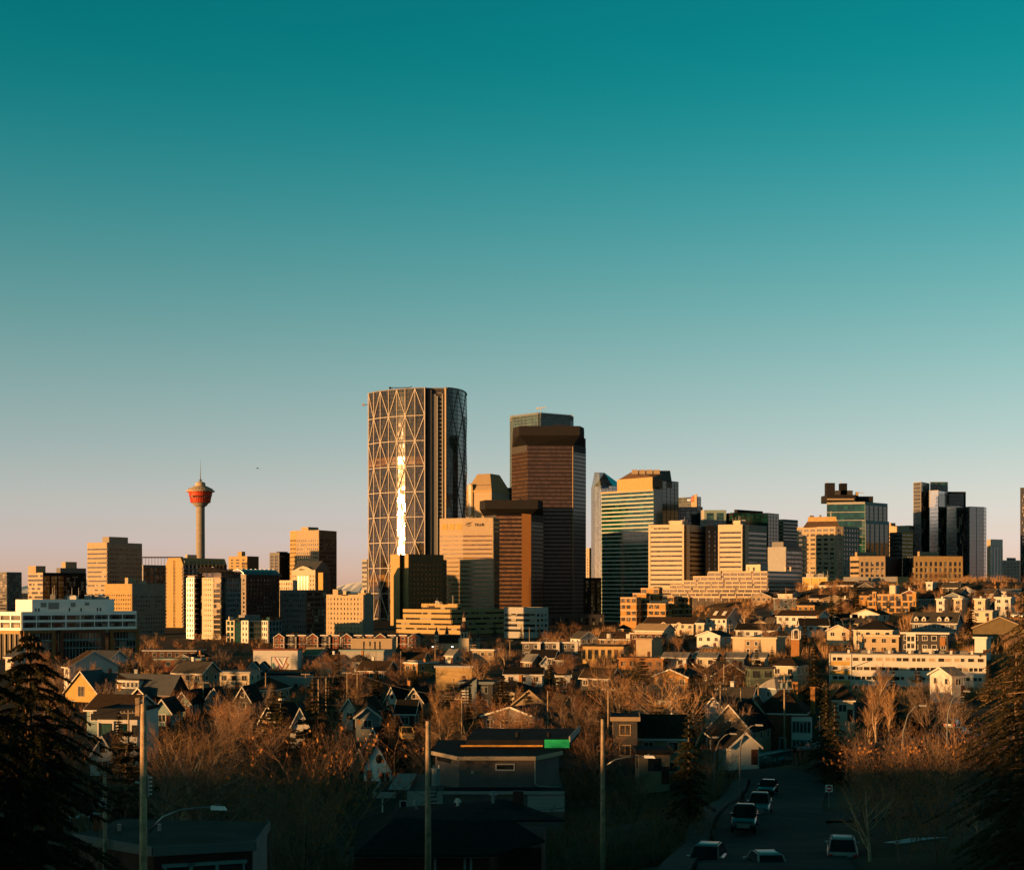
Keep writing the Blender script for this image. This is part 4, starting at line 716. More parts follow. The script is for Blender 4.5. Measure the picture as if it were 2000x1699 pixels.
def brick_terraces(name, label, boxes, Y, m, lm, lite='beige'):
    """ziggurat of brick volumes with window strips and pale rails: (left, corner, right, top row, bottom row, dy)"""
    ox, oy = X(boxes[0][1], Y), Y; zb = ground(ox, oy)-3; t = thing(name, label, 'building', (ox, oy, zb)); rr = random.Random(len(label))
    for pl, pc, pr, r0, r1, dy in boxes:
        v, b = tri(pl, pc, pr, Y+dy); q = [Vector((p[0]-ox, p[1]-oy)) for p in v+b]; z0, z1 = Z(r1, Y+dy)-zb, Z(r0, Y+dy)-zb
        mb = MB(); mb.prism(q, min(z0, 0) if r1 > 1205 else z0-.2, z1); mb.obj('brick_volume', m, t)
        n = max(1, round((z1-z0)/2.9)); h = (z1-z0)/n
        for A, B in ((q[0], q[1]), (q[1], q[2])):
            L = (B-A).length; tt = (B-A)/L; k = max(1, round(L/3.4))
            for f in range(n):
                mb = MB()
                for j in range(k):
                    if rr.random() < .85: strip(mb, A+tt*(L*j/k+.5), A+tt*(L*(j+1)/k-.4), -.1, .06, z0+f*h+.5, z0+f*h+h*.72)
                mb.obj('window_row', 'glass_house', t)
                mb = MB(); strip(mb, A, B, -.1, .32, z0+f*h+h*.78, z0+f*h+h*.97); mb.obj('rail', lite, t)
    landmark(ox, oy, lm); return t
brick_terraces('brick_apartments', 'orange brick ziggurat apartments with stepped terraces below the twin cream towers', [(1212, 1243, 1252, 1166, 1215, -2), (1243, 1300, 1312, 1178, 1215, -6), (1236, 1262, 1268, 1158, 1180, 6), (1252, 1287, 1294, 1148, 1172, 12), (1268, 1276, 1292, 1146, 1160, 16), (1304, 1316, 1332, 1164, 1212, 6), (1330, 1346, 1352, 1166, 1210, 10)], 780, 'gold_brick', 'the brick ziggurat')
brick_terraces('brick_apartments', 'orange brick terraced apartments with roof gardens and a pale stair tower, up the hillside', [(1698, 1786, 1793, 1160, 1175, 8), (1696, 1788, 1794, 1173, 1186, 4), (1694, 1776, 1784, 1184, 1198, 0), (1690, 1770, 1778, 1197, 1212, -4), (1782, 1789, 1794, 1155, 1200, 2), (1704, 1711, 1713, 1155, 1185, 2)], 640, 'gold_brick', 'the hillside brick terraces', 'tan')
v, b = tri(1738, 1749, 1755, 665); T('stair_tower', 'pale blank stair tower above the hillside brick terraces', (v, b), 1143, [Pl('cream'), Pl('pale_grey')], core='concrete')
o = T('office_block', 'gold panelled block with a cluster of white aerials on its roof', tri(1568, 1616, 1642, 860), 1127, [Gr('cream', fh=5.2, wr=.82, cs=6.5, pr=.07, top=.5), Gr('siding_teal', fh=5.2, wr=.8, cs=6.5, pr=.1, top=.5)], core='gold_panel', lm='the gold panelled block')
clutter(o, [(-9, 6), (3, 4)], Z(1127, 860)-o.location.z, 12, 'white_steel', n=12)
# white health centre with two wings
def health_centre():
    Y = 600; ox, oy = X(42, Y), Y; zb = ground(ox, oy)-1; t = thing('health_centre', 'long white four-storey building with window strips above a brick base', 'building', (ox, oy, zb)); z = lambda r: Z(r, Y)-zb
    a = math.radians(18); Lx, Rx = X(-40, Y)-ox, None
    dL = Vector((-math.cos(math.radians(20)), math.sin(math.radians(20)))); dR = Vector((math.cos(math.radians(34)), math.sin(math.radians(34))))
    L, Rt = 20., (X(266, Y)-ox)/(math.cos(math.radians(34))-(266-1000)/F*math.sin(math.radians(34))); C = Vector((0, 0)); A = C+dL*L; B = C+dR*Rt; K1, K2 = B+Vector((-14, 14)), A+Vector((4, 20))
    mb = MB(); mb.prism([A, C, B, K1, K2], 0, z(1197)-.2, 0, 1); mb.obj('glazing', ['glass_dark', 'roof_pale'], t)
    for P0, P1, m in ((A, C, 'bright_white'), (C, B, 'bright_white')):
        Ls = (P1-P0).length; tt = (P1-P0)/Ls
        for r0, r1 in ((1194.5, 1202), (1211, 1215.5), (1226, 1231)):
            mb = MB(); strip(mb, P0, P1, -.1, .5, z(r1), z(r0)); mb.obj('white_band', m, t)
        n = max(2, round(Ls/(5.9 if P0 == C else 4.6)))
        for i in range(n+1):
            mb = MB(); w = .5 if i % 3 == 0 else .28; s = min(max(i*Ls/n, w/2), Ls-w/2); strip(mb, P0+tt*(s-w/2), P0+tt*(s+w/2), -.1, .42, z(1226), z(1202)); mb.obj('white_pier', m, t)
        for i in range(n):                          # window mullions, one frame per bay and storey
            for r0, r1 in ((1202, 1211), (1215.5, 1226)):
                mb = MB(); s0 = i*Ls/n
                for k in (.12, .2, .8, .88): strip(mb, P0+tt*(s0+k*Ls/n), P0+tt*(s0+k*Ls/n+.09), -.1, .16, z(r1), z(r0))
                strip(mb, P0+tt*s0, P0+tt*(s0+Ls/n), -.1, .13, z(r0+2.6), z(r0+2.2)); mb.obj('window_frame', 'pale_grey', t)
    # brick base: three framed bays and a long western part
    def bay(s0, s1, m, d=1.2):
        mb = MB()
        for a0, a1 in ((s0, s0+1.3), (s1-1.3, s1)): strip(mb, C+dR*a0, C+dR*a1, -.1, d, 0, z(1231.5))
        strip(mb, C+dR*(s0+1.3), C+dR*(s1-1.3), -.1, d, z(1237), z(1231.5)); mb.obj('brick_frame', m, t)
        n = max(3, int((s1-s0-2.6)/1.25))
        for i in range(n+1):
            mb = MB(); x = s0+1.3+(s1-s0-2.6)*i/n; strip(mb, C+dR*(x-.07), C+dR*(x+.07), -.1, .5, 0, z(1237)); mb.obj('mullion', 'siding_teal', t)
        mb = MB(); strip(mb, C+dR*(s0+1.3), C+dR*(s1-1.3), -.1, .4, z(1253), z(1250)); strip(mb, C+dR*(s0+1.3), C+dR*(s1-1.3), -.1, .38, z(1268), z(1266)); mb.obj('floor_band', 'siding_teal', t)
    w = lambda p: (X(p, Y)-ox)/(math.cos(math.radians(34))-(p-1000)/F*math.sin(math.radians(34)))
    bay(w(45), w(107), 'brick_orange'); bay(w(116), w(204), 'brick_red', 1.0); bay(w(214), w(270), 'brick_orange')
    mb = MB(); strip(mb, A, C, -.1, 1.0, z(1238), z(1231)); mb.obj('brick_frame', 'gold_stone', t); mb = MB()
    Ls = (C-A).length; tt = (C-A)/Ls
    for i in range(9): strip(mb, A+tt*(i*Ls/8.2), A+tt*(i*Ls/8.2+.5), -.1, .6, 0, z(1238))
    mb.obj('mullion_rows', 'beige', t, kind='stuff')
    mb = MB(); pt = lambda p, o: dR*w(p)+Vector((0, o)); a1 = pt(58, 3); a0 = a1+dL*8; b1 = pt(202, 3)
    mb.prism([a0, a1, b1, b1+Vector((1, 10)), a0+Vector((2, 12))], z(1197)-.3, z(1171)); mb.obj('plant_storey', 'bright_white', t)
    tt = (b1-a1).normalized()
    for p0, p1, r0, r1 in ((75, 86, 1177, 1186), (90, 111, 1177, 1190), (134, 143, 1177, 1186), (162, 170, 1177, 1183)):
        mb = MB(); s0, s1 = w(p0)-w(58), w(p1)-w(58); strip(mb, a1+tt*s0, a1+tt*s1, .0, .12, z(r1), z(r0)); o1 = mb.obj('louvre', 'pale_grey', t)
    for p0 in (64, 70, 130, 153, 185, 191):
        mb = MB(); s0 = w(p0)-w(58); strip(mb, a1+tt*s0, a1+tt*(s0+.5), .0, .12, z(1196), z(1188)); mb.obj('slot_window', 'glass_dark', t)
    clutter(t, [tuple(pt(70, 6)), tuple(pt(195, 6))], z(1171), 21, 'white_steel', n=12)
    mb = MB(); mb.prism([b1+Vector((-6, .5)), b1+Vector((0, .6)), b1+Vector((0, 6)), b1+Vector((-6, 6))], z(1172), z(1165)); mb.obj('roof_unit', 'pale_grey', t)
    landmark(X(90, Y), Y, 'the long white health centre')
health_centre()
# ------------------------------------------------------------------ houses
def window(par, x, z, w, h, y, frame='trim', face='f', hw=0, pane='glass_house', cross=False):
    """framed window on the front (y plane) or on the side (x plane) of a house: frame with a recessed pane"""
    mb = MB(); f = .13; d0, d1 = -.06, .07
    def bx(a0, a1, b0, b1, e0=d0, e1=d1, m=None):
        tgt = m or mb
        if face == 'f': tgt.box(a0, a1, y-e1, y-e0, b0, b1)
        elif face == 'l': tgt.box(y-e1, y-e0, a0, a1, b0, b1)
        else: tgt.box(y+e0, y+e1, a0, a1, b0, b1)
    bx(x-w/2-f, x-w/2, z-f, z+h+f); bx(x+w/2, x+w/2+f, z-f, z+h+f); bx(x-w/2, x+w/2, z+h, z+h+f); bx(x-w/2, x+w/2, z-f, z)
    if cross: bx(x-.04, x+.04, z, z+h)
    o = mb.obj('window', frame, par); m2 = MB(); bx(x-w/2, x+w/2, z, z+h, -.05, .02, m2); m2.obj('pane', pane, o); return o
def house(label, px, pw, row, ridge='f', wh=4.6, rh=2.8, dep=9., wall='siding_white', roof='shingle_dark', trim='trim', phi=-28, lm=None, Y=None, chim=0, wins=1, name='house', cat='house', base=None, flat_over=.35, lower=None, group=None, gwall=None, door=True):
    Y = Yfor(px, row, wh+rh) if Y is None else Y
    if px > 1150 and Y > 380: phi -= 12
    w = pw*Y/F/max(.5, math.cos(math.radians(phi))) if ridge == 'f' else (pw*Y/F-dep*abs(math.sin(math.radians(phi))))/math.cos(math.radians(phi))
    w = max(3.2, w); ox, oy = X(px, Y), Y+1
    zb = Z(row, Y)-wh-rh if base is None else base
    t = thing(name, label, cat, (ox, oy, zb), math.radians(phi), group); a, d = w/2, dep; e = .45
    mb = MB(); dn = -3.2
    if ridge == 'f':
        f = [(-a, dn), (a, dn), (a, wh), (0, wh+rh), (-a, wh)]; mb.hexa([(x, 0, z) for x, z in f], [(x, d, z) for x, z in f])
    elif ridge == 's':
        f = [(0, dn), (d, dn), (d, wh), (d/2, wh+rh), (0, wh)]; mb.hexa([(a, y, z) for y, z in f], [(-a, y, z) for y, z in f])
    else: mb.box(-a, a, 0, d, dn, wh)
    wo = mb.obj('walls', wall, t)
    if gwall and ridge == 'f': mb = MB(); mb.poly([(-a, -.05, wh), (a, -.05, wh), (0, -.05, wh+rh)]); mb.hexa([(-a, -.06, wh), (a, -.06, wh), (0, -.06, wh+rh)], [(-a, .0, wh), (a, .0, wh), (0, .0, wh+rh)]); mb.obj('gable', gwall, t)
    th = .22; mb = MB(); m2 = MB()
    if ridge in 'fs':
        k = rh/(a if ridge == 'f' else d/2)
        def slab(u0, u1, v0, v1):               # u across the slope, v along the ridge
            for s in (-1, 1):
                lo = (s*(u1), wh-k*e); hi = (0, wh+rh)
                q = [(lo[0], v0, lo[1]), (hi[0], v0, hi[1]), (hi[0], v1, hi[1]), (lo[0], v1, lo[1])]
                if ridge == 's': q = [(v, u+d/2, z) for u, v, z in q]
                mb.hexa([(x, y, z+.02) for x, y, z in q], [(x, y, z+th) for x, y, z in q])
                for vv in (v0, v1):
                    g = [(lo[0], vv, lo[1]), (hi[0], vv, hi[1])]
                    sg = -1 if vv == v0 else 1
                    p0, p1 = [(u, v+sg*.06, z) for u, v, z in g]; r0, r1 = [(u, v, z) for u, v, z in g]
                    if ridge == 's': p0, p1, r0, r1 = [(v, u+d/2, z) for u, v, z in (p0, p1, r0, r1)]
                    m2 = MB(); m2.hexa([(p0[0], p0[1], p0[2]-.12), (p1[0], p1[1], p1[2]-.12), (r1[0], r1[1], r1[2]-.12), (r0[0], r0[1], r0[2]-.12)], [(p0[0], p0[1], p0[2]+th+.01), (p1[0], p1[1], p1[2]+th+.01), (r1[0], r1[1], r1[2]+th+.01), (r0[0], r0[1], r0[2]+th+.01)]); m2.obj('bargeboard', trim, t)
        if ridge == 'f': slab(0, a+e, -e, d+e)
        else: slab(0, d/2+e, -a-e, a+e)
        mb.obj('roof', roof, t)
        mb = MB()
        if ridge == 's': mb.box(-a-e, a+e, -e-.14, -e, wh-k*e-.1, wh-k*e+.16); mb.obj('gutter', trim, t)
    elif ridge == 'h':
        o = min(a, d/2); x1 = max(.05, a-o*.9); y1 = d/2
        b = [(-a-e, -e), (a+e, -e), (a+e, d+e), (-a-e, d+e)]
        for q in ([b[0], b[1], (x1, y1), (-x1, y1)], [b[1], b[2], (x1, y1)], [b[2], b[3], (-x1, y1), (x1, y1)], [b[3], b[0], (-x1, y1)]):
            mb.poly([(p[0], p[1], wh+.15 if abs(p[1]-y1) > .01 else wh+rh) for p in q])
        mb.obj('roof', roof, t); mb = MB(); mb.box(-a-e, a+e, -e, d+e, wh-.1, wh+.15); mb.obj('eaves', trim, t)
    else:
        f = flat_over; mb.box(-a-f, a+f, -f, d+f, wh, wh+.35); mb.obj('roof', roof, t); mb = MB(); mb.box(-a-f-.05, a+f+.05, -f-.05, -f, wh-.05, wh+.5); mb.box(a+f, a+f+.05, -f, d+f, wh-.05, wh+.5); mb.box(-a-f-.05, -a-f, -f, d+f, wh-.05, wh+.5); mb.obj('fascia', trim, t)
    if wins:
        n = max(1, min(7, int(w/2.6)))
        rows_ = [wh-1.9] if wh < 5.2 else [wh-1.9, wh-4.6]
        for zz in rows_:
            for i in range(n): window(t, -a+w*(i+.5)/n, zz, min(1.3, w/n*.5), 1.25, 0, trim, cross=(i % 2 == 0))
        if ridge == 'f' and rh > 2.2: window(t, 0, wh+.5, .75, .9, 0, trim)
        for i in range(max(1, int(d/4))): window(t, d*(i+.5)/max(1, int(d/4)), wh-1.9, 1.0, 1.2, a, trim, 'r'); window(t, d*(i+.5)/max(1, int(d/4)), wh-1.9, 1.0, 1.2, -a, trim, 'l')
    if door and wh < 8: mb = MB(); mb.box(a*.45, a*.45+.95, -.06, .02, 0, 2.1); mb.obj('door', 'brick_dark', t)
    if chim: mb = MB(); cx = a*.35*chim; mb.box(cx-.35, cx+.35, d*.55, d*.55+.7, wh, wh+rh+1.1); mb.box(cx-.42, cx+.42, d*.55-.07, d*.55+.77, wh+rh+1.1, wh+rh+1.3); mb.obj('chimney', 'brick_orange' if chim > 0 else 'white_panel', t)
    landmark(ox, oy, lm); t['_h'] = 0
    del t['_h']
    return t
def local(t): return t
Hs = house
# west side
Hs('dark hip-roofed house with a bright white gable end under the health centre', 180, 84, 1273, 's', 4.4, 3.0, 12, 'siding_white', 'metal_roof', phi=-20, lm='the white-gabled dark roof', Y=440)
Hs('wide grey-roofed house with a long brown side, half hidden by the spruce', 128, 72, 1274, 's', 5, 3.6, 13, 'siding_white', 'shingle_brown', phi=-50, Y=380, lm=None)
Hs('low dark-roofed house behind the spruce tip at the picture edge', 16, 42, 1264, 's', 4, 2.8, 9, 'siding_white', 'metal_roof', Y=450)
Hs('small hip-roofed bungalow with a glowing yellow front above the yellow gabled hall', 180, 50, 1297, 'h', 3.6, 1.6, 8, 'siding_yellow', 'shingle_brown', 'beige', lm='the glowing bungalow', Y=400)
Hs('low flat-roofed dark store beside the glowing bungalow', 214, 46, 1299, 't', 4, 0, 9, 'dark_grey', 'roof_gravel', 'grey', Y=420, wins=0)
def hall():
    Y = 345; px = 156; w = 8.6; t = house('yellow brick hall with a steep white-edged gable and a long dark dormered roof', px, 70, 1312, 'f', 4.6, 4.6, 7, 'siding_yellow', 'metal_roof', phi=-22, lm='the yellow gabled hall', Y=Y, wins=0, name='hall', cat='hall', door=False)
    window(t, 0, 3.6, 1.6, 2.2, 0, 'beige', cross=True); window(t, -2.4, .6, 1.4, 1.8, 0, 'white_panel', cross=True); window(t, 2.2, .2, 1.4, 1.6, 0, 'white_panel', cross=True)
    mb = MB(); d0, d1, x1, wh, rh = 3.0, 10.0, 22., 4.4, 4.0
    f = [(d0, -3), (d1, -3), (d1, wh), ((d0+d1)/2, wh+rh), (d0, wh)]; mb.hexa([(x1, y, z) for y, z in f], [(3, y, z) for y, z in f]); mb.obj('wing_walls', 'brick_dark', t)
    mb = MB(); m = (d0+d1)/2
    for s in (-1, 1): mb.hexa([(2.2, m+s*4, wh-.5), (x1+.5, m+s*4, wh-.5), (x1+.5, m, wh+rh), (1, m, wh+rh)], [(2.2, m+s*4, wh-.25), (x1+.5, m+s*4, wh-.25), (x1+.5, m, wh+rh+.25), (1, m, wh+rh+.25)])
    mb.obj('wing_roof', 'metal_roof', t)
    mb = MB(); mb.box(7.5, 13.5, 3.2, 6.6, wh+1.0, wh+2.9); mb.obj('dormer', 'siding_white', t); mb = MB(); mb.box(7.2, 13.8, 2.9, 6.8, wh+2.9, wh+3.15); mb.obj('dormer_roof', 'shingle_grey', t)
    for i in range(5): window(t, 8.3+i*1.15, wh+1.4, .7, 1.0, 3.2, 'white_panel')
    mb = MB(); g = [(12.4, -3), (18.2, -3), (18.2, 2.8), (15.3, 5.6), (12.4, 2.8)]; mb.hexa([(x, .8, z) for x, z in g], [(x, 5, z) for x, z in g]); mb.obj('porch_walls', 'brick_dark', t)
    for s in (-1, 1):
        mb = MB(); mb.hexa([(15.3, .3, 5.7), (15.3+s*3.4, .3, 2.5), (15.3+s*3.4, 5.4, 2.5), (15.3, 5.4, 5.7)], [(15.3, .3, 5.95), (15.3+s*3.4, .3, 2.75), (15.3+s*3.4, 5.4, 2.75), (15.3, 5.4, 5.95)]); mb.obj('porch_roof', 'metal_roof', t)
        mb = MB(); mb.hexa([(15.3, .2, 5.6), (15.3+s*3.5, .2, 2.35), (15.3+s*3.5, .3, 2.35), (15.3, .3, 5.6)], [(15.3, .2, 6.0), (15.3+s*3.5, .2, 2.75), (15.3+s*3.5, .3, 2.75), (15.3, .3, 6.0)]); mb.obj('porch_bargeboard', 'trim', t)
    window(t, 15.3, 3.2, .8, 1.1, .8, 'white_panel'); mb = MB(); mb.box(13.9, 16.7, .65, .8, 1.6, 2.1); mb.obj('sign_board', 'sign_white', t)
hall()
Hs('brown-roofed house with teal walls and a plum gable behind the tall wooden pole', 210, 118, 1362, 's', 3.6, 2.2, 9, 'siding_teal', 'shingle_brown', phi=-14, Y=262, lm='the teal-walled brown-roofed house', gwall=None)
def modern_white():
    t = house('white box house with big black-framed windows under a dark flat roof', 226, 92, 1391, 't', 4.6, 0, 9, 'siding_white', 'charcoal', 'charcoal', phi=-6, Y=215, lm='the white box house', wins=0, door=False, flat_over=.1)
    mb = MB(); a = 3.6
    mb.box(-3.5, 3.5, -.25, -.1, 3.5, 4.7); mb.obj('roof_band', 'charcoal', t)
    for x, w in ((-1.7, 1.5), (.9, 1.3)): window(t, x, 1.3, w, 1.5, 0, 'charcoal', pane='glass_teal')
    mb = MB(); mb.box(-2.9, -.5, -.18, -.08, .9, 1.05); mb.box(-2.9, -.5, -.18, -.08, 3.05, 3.3); mb.box(-2.95, -2.72, -.18, -.08, 1.05, 3.05); mb.box(-.72, -.5, -.18, -.08, 1.05, 3.05); mb.obj('window_surround', 'trim', t)
    window(t, 2.6, 1.2, .7, 1.4, 0, 'charcoal')
modern_white()
Hs('small turquoise gabled cottage beside the tall wooden pole', 314, 34, 1367, 'f', 2.8, 2.2, 8, 'siding_teal', 'shingle_dark', phi=-4, lm='the turquoise cottage', Y=285)
Hs('dark-roofed house behind the turquoise cottage with a tiny teal gable', 354, 24, 1353, 'f', 3, 2, 9, 'siding_teal', 'shingle_dark', phi=-5, Y=310)
Hs('steep white gable standing first of a pair above the brown thicket', 377, 22, 1347, 'f', 3.6, 2.8, 9, 'siding_white', 'shingle_dark', phi=-30, Y=340)
Hs('pale blue gable standing second of a pair above the brown thicket', 410, 26, 1350, 'f', 3.6, 2.6, 9, 'siding_blue', 'shingle_dark', phi=6, Y=335)
Hs('dim teal gabled house with a dark roof above the orange bushy thicket', 416, 32, 1345, 'f', 4, 2.8, 8, 'siding_teal', 'shingle_dark', phi=4, Y=318, lm='the dim teal gable')
Hs('white A-framed gable peeping past the spruce boughs', 196, 22, 1440, 'f', 3, 2.6, 7, 'siding_white', 'shingle_grey', phi=5, Y=200, lm='the white A-frame')
Hs('long pale low commercial building with big windows west of the mural', 436, 112, 1315, 't', 4.6, 0, 10, 'cream', 'roof_pale', 'pale_grey', phi=-8, Y=410, lm='the pale low commercial building', cat='building', name='commercial_building')
Hs('low dark shop row below the condominium tower', 330, 110, 1272, 't', 4.2, 0, 12, 'brick_dark', 'roof_gravel', 'pale_grey', phi=-4, Y=560, lm='the dark shop row', cat='building', name='shop_row')
Hs('second dark flat shop row with a pale roof edge closer than the first', 345, 96, 1289, 't', 4, 0, 10, 'brick_red', 'roof_pale', 'siding_teal', phi=-4, Y=490, cat='building', name='shop_row')
def mural():
    Y = 560; t = house('pale blank-walled building with a colourful zigzag mural', 537, 90, 1270, 't', 9, 0, 9, 'siding_white', 'roof_gravel', 'brick_red', phi=-3, Y=Y, wins=0, name='mural_building', cat='building', lm='the mural building', door=False, flat_over=.15)
    w = 8.4; rr = random.Random(4)
    def zig(pts, wd, m, nm='mural_stroke'):
        mb = MB()
        for (x0, z0), (x1, z1) in zip(pts, pts[1:]): mb.hexa([(x0, -.06, z0), (x0+wd, -.06, z0), (x0+wd, -.02, z0), (x0, -.02, z0)], [(x1, -.06, z1), (x1+wd, -.06, z1), (x1+wd, -.02, z1), (x1, -.02, z1)])
        mb.obj(nm, m, t)
    zig([(-.4, 6.4), (2.2, 2.0), (4.2, 6.4)], .5, 'mural_pink'); zig([(.3, 6.4), (2.4, 3), (3.6, 6.2)], .4, 'sign_white'); zig([(-1.2, 4.4), (.4, 2), (1.0, 3.6)], .5, 'mural_blue'); zig([(-1.6, 4), (-.2, 1.6)], .6, 'mural_teal'); zig([(3.4, 1.2), (4.4, 3.6), (3.6, 5)], .5, 'gold_panel'); zig([(1.2, 6.0), (2.7, 3.6)], .3, 'purple'); zig([(2.8, 1), (5, 4)], .35, 'mural_pink'); zig([(-.4, 1), (.9, 2.9), (2.0, .8)], .4, 'purple')
    for k in range(7): zig([(5.6, 2.2+k*.55), (6.2, 2.5+k*.55), (6.8, 2.2+k*.55)], .28, 'ink'); zig([(7.2, 1.6+k*.55), (7.8, 1.9+k*.55), (8.2, 1.6+k*.55)], .2, 'ink')
    for k in range(5): zig([(-8, 2.8+k*.5), (-7.2, 2.9+k*.5), (-6.6, 2.8+k*.5)], .25, 'ink')
    mb = MB(); mb.box(-1.6, 5.2, -.05, -.02, 6.5, 6.7); mb.box(-1.6, -1.4, -.05, -.02, 2, 6.5); mb.obj('mural_frame', 'mural_blue', t)
mural()
Hs('long blank grey flat-roofed building in front of the mural', 552, 98, 1318, 't', 4.6, 0, 10, 'pale_grey', 'roof_gravel', 'charcoal', phi=-2, Y=420, wins=0, cat='building', name='warehouse', lm='the blank grey warehouse')
Hs('tiny turquoise gable, first of two below the mural', 494, 20, 1293, 'f', 3, 1.8, 5, 'siding_teal', 'shingle_dark', phi=0, Y=500, wins=0); Hs('tiny pale gable, second of two below the mural', 512, 20, 1293, 'f', 3, 1.8, 5, 'siding_blue', 'shingle_dark', phi=0, Y=502, wins=0)
Hs('low building with an orange-lit shallow roof beside the mural', 606, 50, 1266, 's', 4.6, 2.4, 9, 'siding_blue', 'tan', phi=-24, Y=570, cat='building', name='low_building', lm='the orange-lit shallow roof')
Hs('angular grey building with a dark canopy and sign board', 706, 98, 1272, 't', 5.6, 0, 12, 'pale_grey', 'roof_pale', 'siding_teal', phi=-10, Y=520, wins=0, cat='building', name='corner_building', lm='the angular grey building')
t = Hs('plain beige block with four tall dark slots below the bronze block', 725, 84, 1249, 't', 6.4, 0, 12, 'beige', 'roof_gravel', 'beige', phi=-3, Y=640, wins=0, cat='building', name='slotted_block', lm='the slotted beige block', door=False, flat_over=.1)
for x in (-3.2, -.6, 1.5, 3.6): mb = MB(); mb.box(x-.3, x+.3, -.04, .05, 1, 5.6); mb.obj('slot_window', 'glass_dark', t)
# row of red and white townhouses
for i in range(13):
    px = 545+i*22; w = .0; look = ['red gabled townhouse with white trim', 'grey townhouse with white posts', 'red flat-fronted townhouse with a white balcony'][i % 3]
    nb = ['beside the low white condominium', 'under the grey office slab', 'under the beige apartment block', 'below the braced tower', 'behind the slotted beige block'][min(4, i//3)]
    t = Hs(f'{look} {nb}', px, 21, 1238+(i % 3)*1.5, 'f' if i % 3 == 0 else 't', 6.8 if i % 3 == 0 else 7.6, 1.8 if i % 3 == 0 else 0, 9, ['brick_red', 'siding_dark', 'brick_red'][i % 3], 'shingle_grey', 'trim', phi=-12, Y=720, name='townhouse', cat='house', group='red and white townhouses', base=Z(1240, 720)-8, lm='the red and white townhouses' if i in (2, 6, 10) else None)
    mb = MB(); mb.box(-2.7, -2.5, -.9, -.75, 0, 7.2); mb.box(2.5, 2.7, -.9, -.75, 0, 7.2); mb.box(-2.7, 2.7, -.9, -.0, 3.6, 3.8); mb.obj('porch_frame', 'trim', t)
# church
def church():
    Y = 700; ox, oy = X(885, Y), Y; zb = ground(ox, oy)-1; t = thing('church', 'cream church with a cluster of dark onion domes and a broad brown roof', 'church', (ox, oy, zb)); z = lambda r: Z(r, Y)-zb; x = lambda p: X(p, Y)-ox
    mb = MB(); mb.box(x(852), x(912), 0, 12, 0, z(1256)); mb.obj('walls', 'beige', t)
    mb = MB(); mb.hexa([(x(850), -.6, z(1256)), (x(914), -.6, z(1256)), (x(914), 13, z(1256)), (x(850), 13, z(1256))], [(x(858), 6, z(1241)), (x(905), 6, z(1241)), (x(905), 7, z(1241)), (x(858), 7, z(1241))]); mb.obj('roof', 'shingle_brown', t)
    def dome(px, r_base, r_drum, r_tip, s, y):
        mb = MB(); w = s*Y/F; mb.prism([(x(px)-w, y-w), (x(px)+w, y-w), (x(px)+w, y+w), (x(px)-w, y+w)], 0, z(r_base)); mb.obj('tower', 'cream', t)
        for k in (-.45, .45): mb = MB(); mb.box(x(px)+w*k-w*.22, x(px)+w*k+w*.22, y-w-.06, y-w+.05, z(r_base)-2.2*s/4, z(r_base)-.5); mb.obj('arched_opening', 'ink', t)
        h = (z(r_tip)-z(r_base)); zz = z(r_base); mb = MB(); mb.lathe([(w*1.25, zz), (w*1.0, zz+.1*h), (w*1.12, zz+.2*h), (w*1.0, zz+.33*h), (w*.5, zz+.46*h), (w*.42, zz+.50*h), (w*.45, zz+.66*h), (w*.5, zz+.70*h), (w*.28, zz+.80*h), (w*.06, zz+.92*h), (.05, zz+h)], 14, cx=x(px), cy=y); mb.obj('dome', 'copper_dome', t)
    dome(906, 1234, 1230, 1192, 7.0, 3); dome(852, 1240, 0, 1222, 3.6, 2); dome(871, 1239, 0, 1222, 3.4, 10); dome(918, 1246, 0, 1231, 3.6, 1); dome(933, 1247, 0, 1232, 3.0, 9)
    w = 3; mb = MB(); mb.box(x(903), x(909), -.5, 5, z(1213), z(1206)); mb.obj('lantern', 'cream', t); mb = MB(); mb.box(x(896), x(916), -1, 7, 0, z(1246)); mb.obj('tower_base', 'cream', t)
    for px in (846, 884): mb = MB(); mb.path([(x(px), -3, 0), (x(px), -3, z(1263))], .1, 5); mb.obj('floodlight', 'steel', t); m2 = MB(); m2.box(x(px)-.35, x(px)+.35, -3.4, -3, z(1263), z(1261.5)); m2.obj('lamp', 'lamp_white', t)
    landmark(ox, oy, 'the domed church')
church()
Hs('small white cottage with a pale roof in front of the domed church', 877, 32, 1269, 's', 3, 2, 7, 'siding_white', 'roof_pale', Y=560, lm='the small white cottage')
# middle strip
for i, (px, pw) in enumerate(((1038, 40), (1075, 36), (1111, 38))):
    t = Hs(['dark grey modern townhouse at the west end of its row of three', 'dark grey modern townhouse in the middle of its row of three', 'dark grey modern townhouse at the east end of its row of three'][i], px, pw, 1256, 't', 7.4, 0, 8, 'stucco_grey', 'roof_pale', 'trim', phi=-6, Y=560, name='townhouse', group='dark modern townhouses', lm='the dark modern townhouses' if i == 1 else None)
    mb = MB(); mb.box(2.2, 3.4, -.5, .1, 0, 7.7); mb.obj('white_pier', 'siding_white', t)
t = Hs('long low beige arcade building lit between dark bays', 1178, 92, 1262, 't', 4.8, 0, 9, 'gold_stone', 'roof_gravel', 'charcoal', phi=-3, Y=520, wins=0, cat='building', name='arcade_building', lm='the beige arcade', door=False)
for i in range(7): mb = MB(); mb.box(-7.6+i*2.3, -6.2+i*2.3, -.05, .05, .3, 3.6); mb.obj('bay_opening', 'glass_house', t)
t = Hs('brown-roofed building with two white dormers above the tan shop', 1208, 86, 1235, 's', 3.8, 2.6, 9, 'siding_tan', 'shingle_brown', phi=-5, Y=610, lm='the two-dormered brown roof')
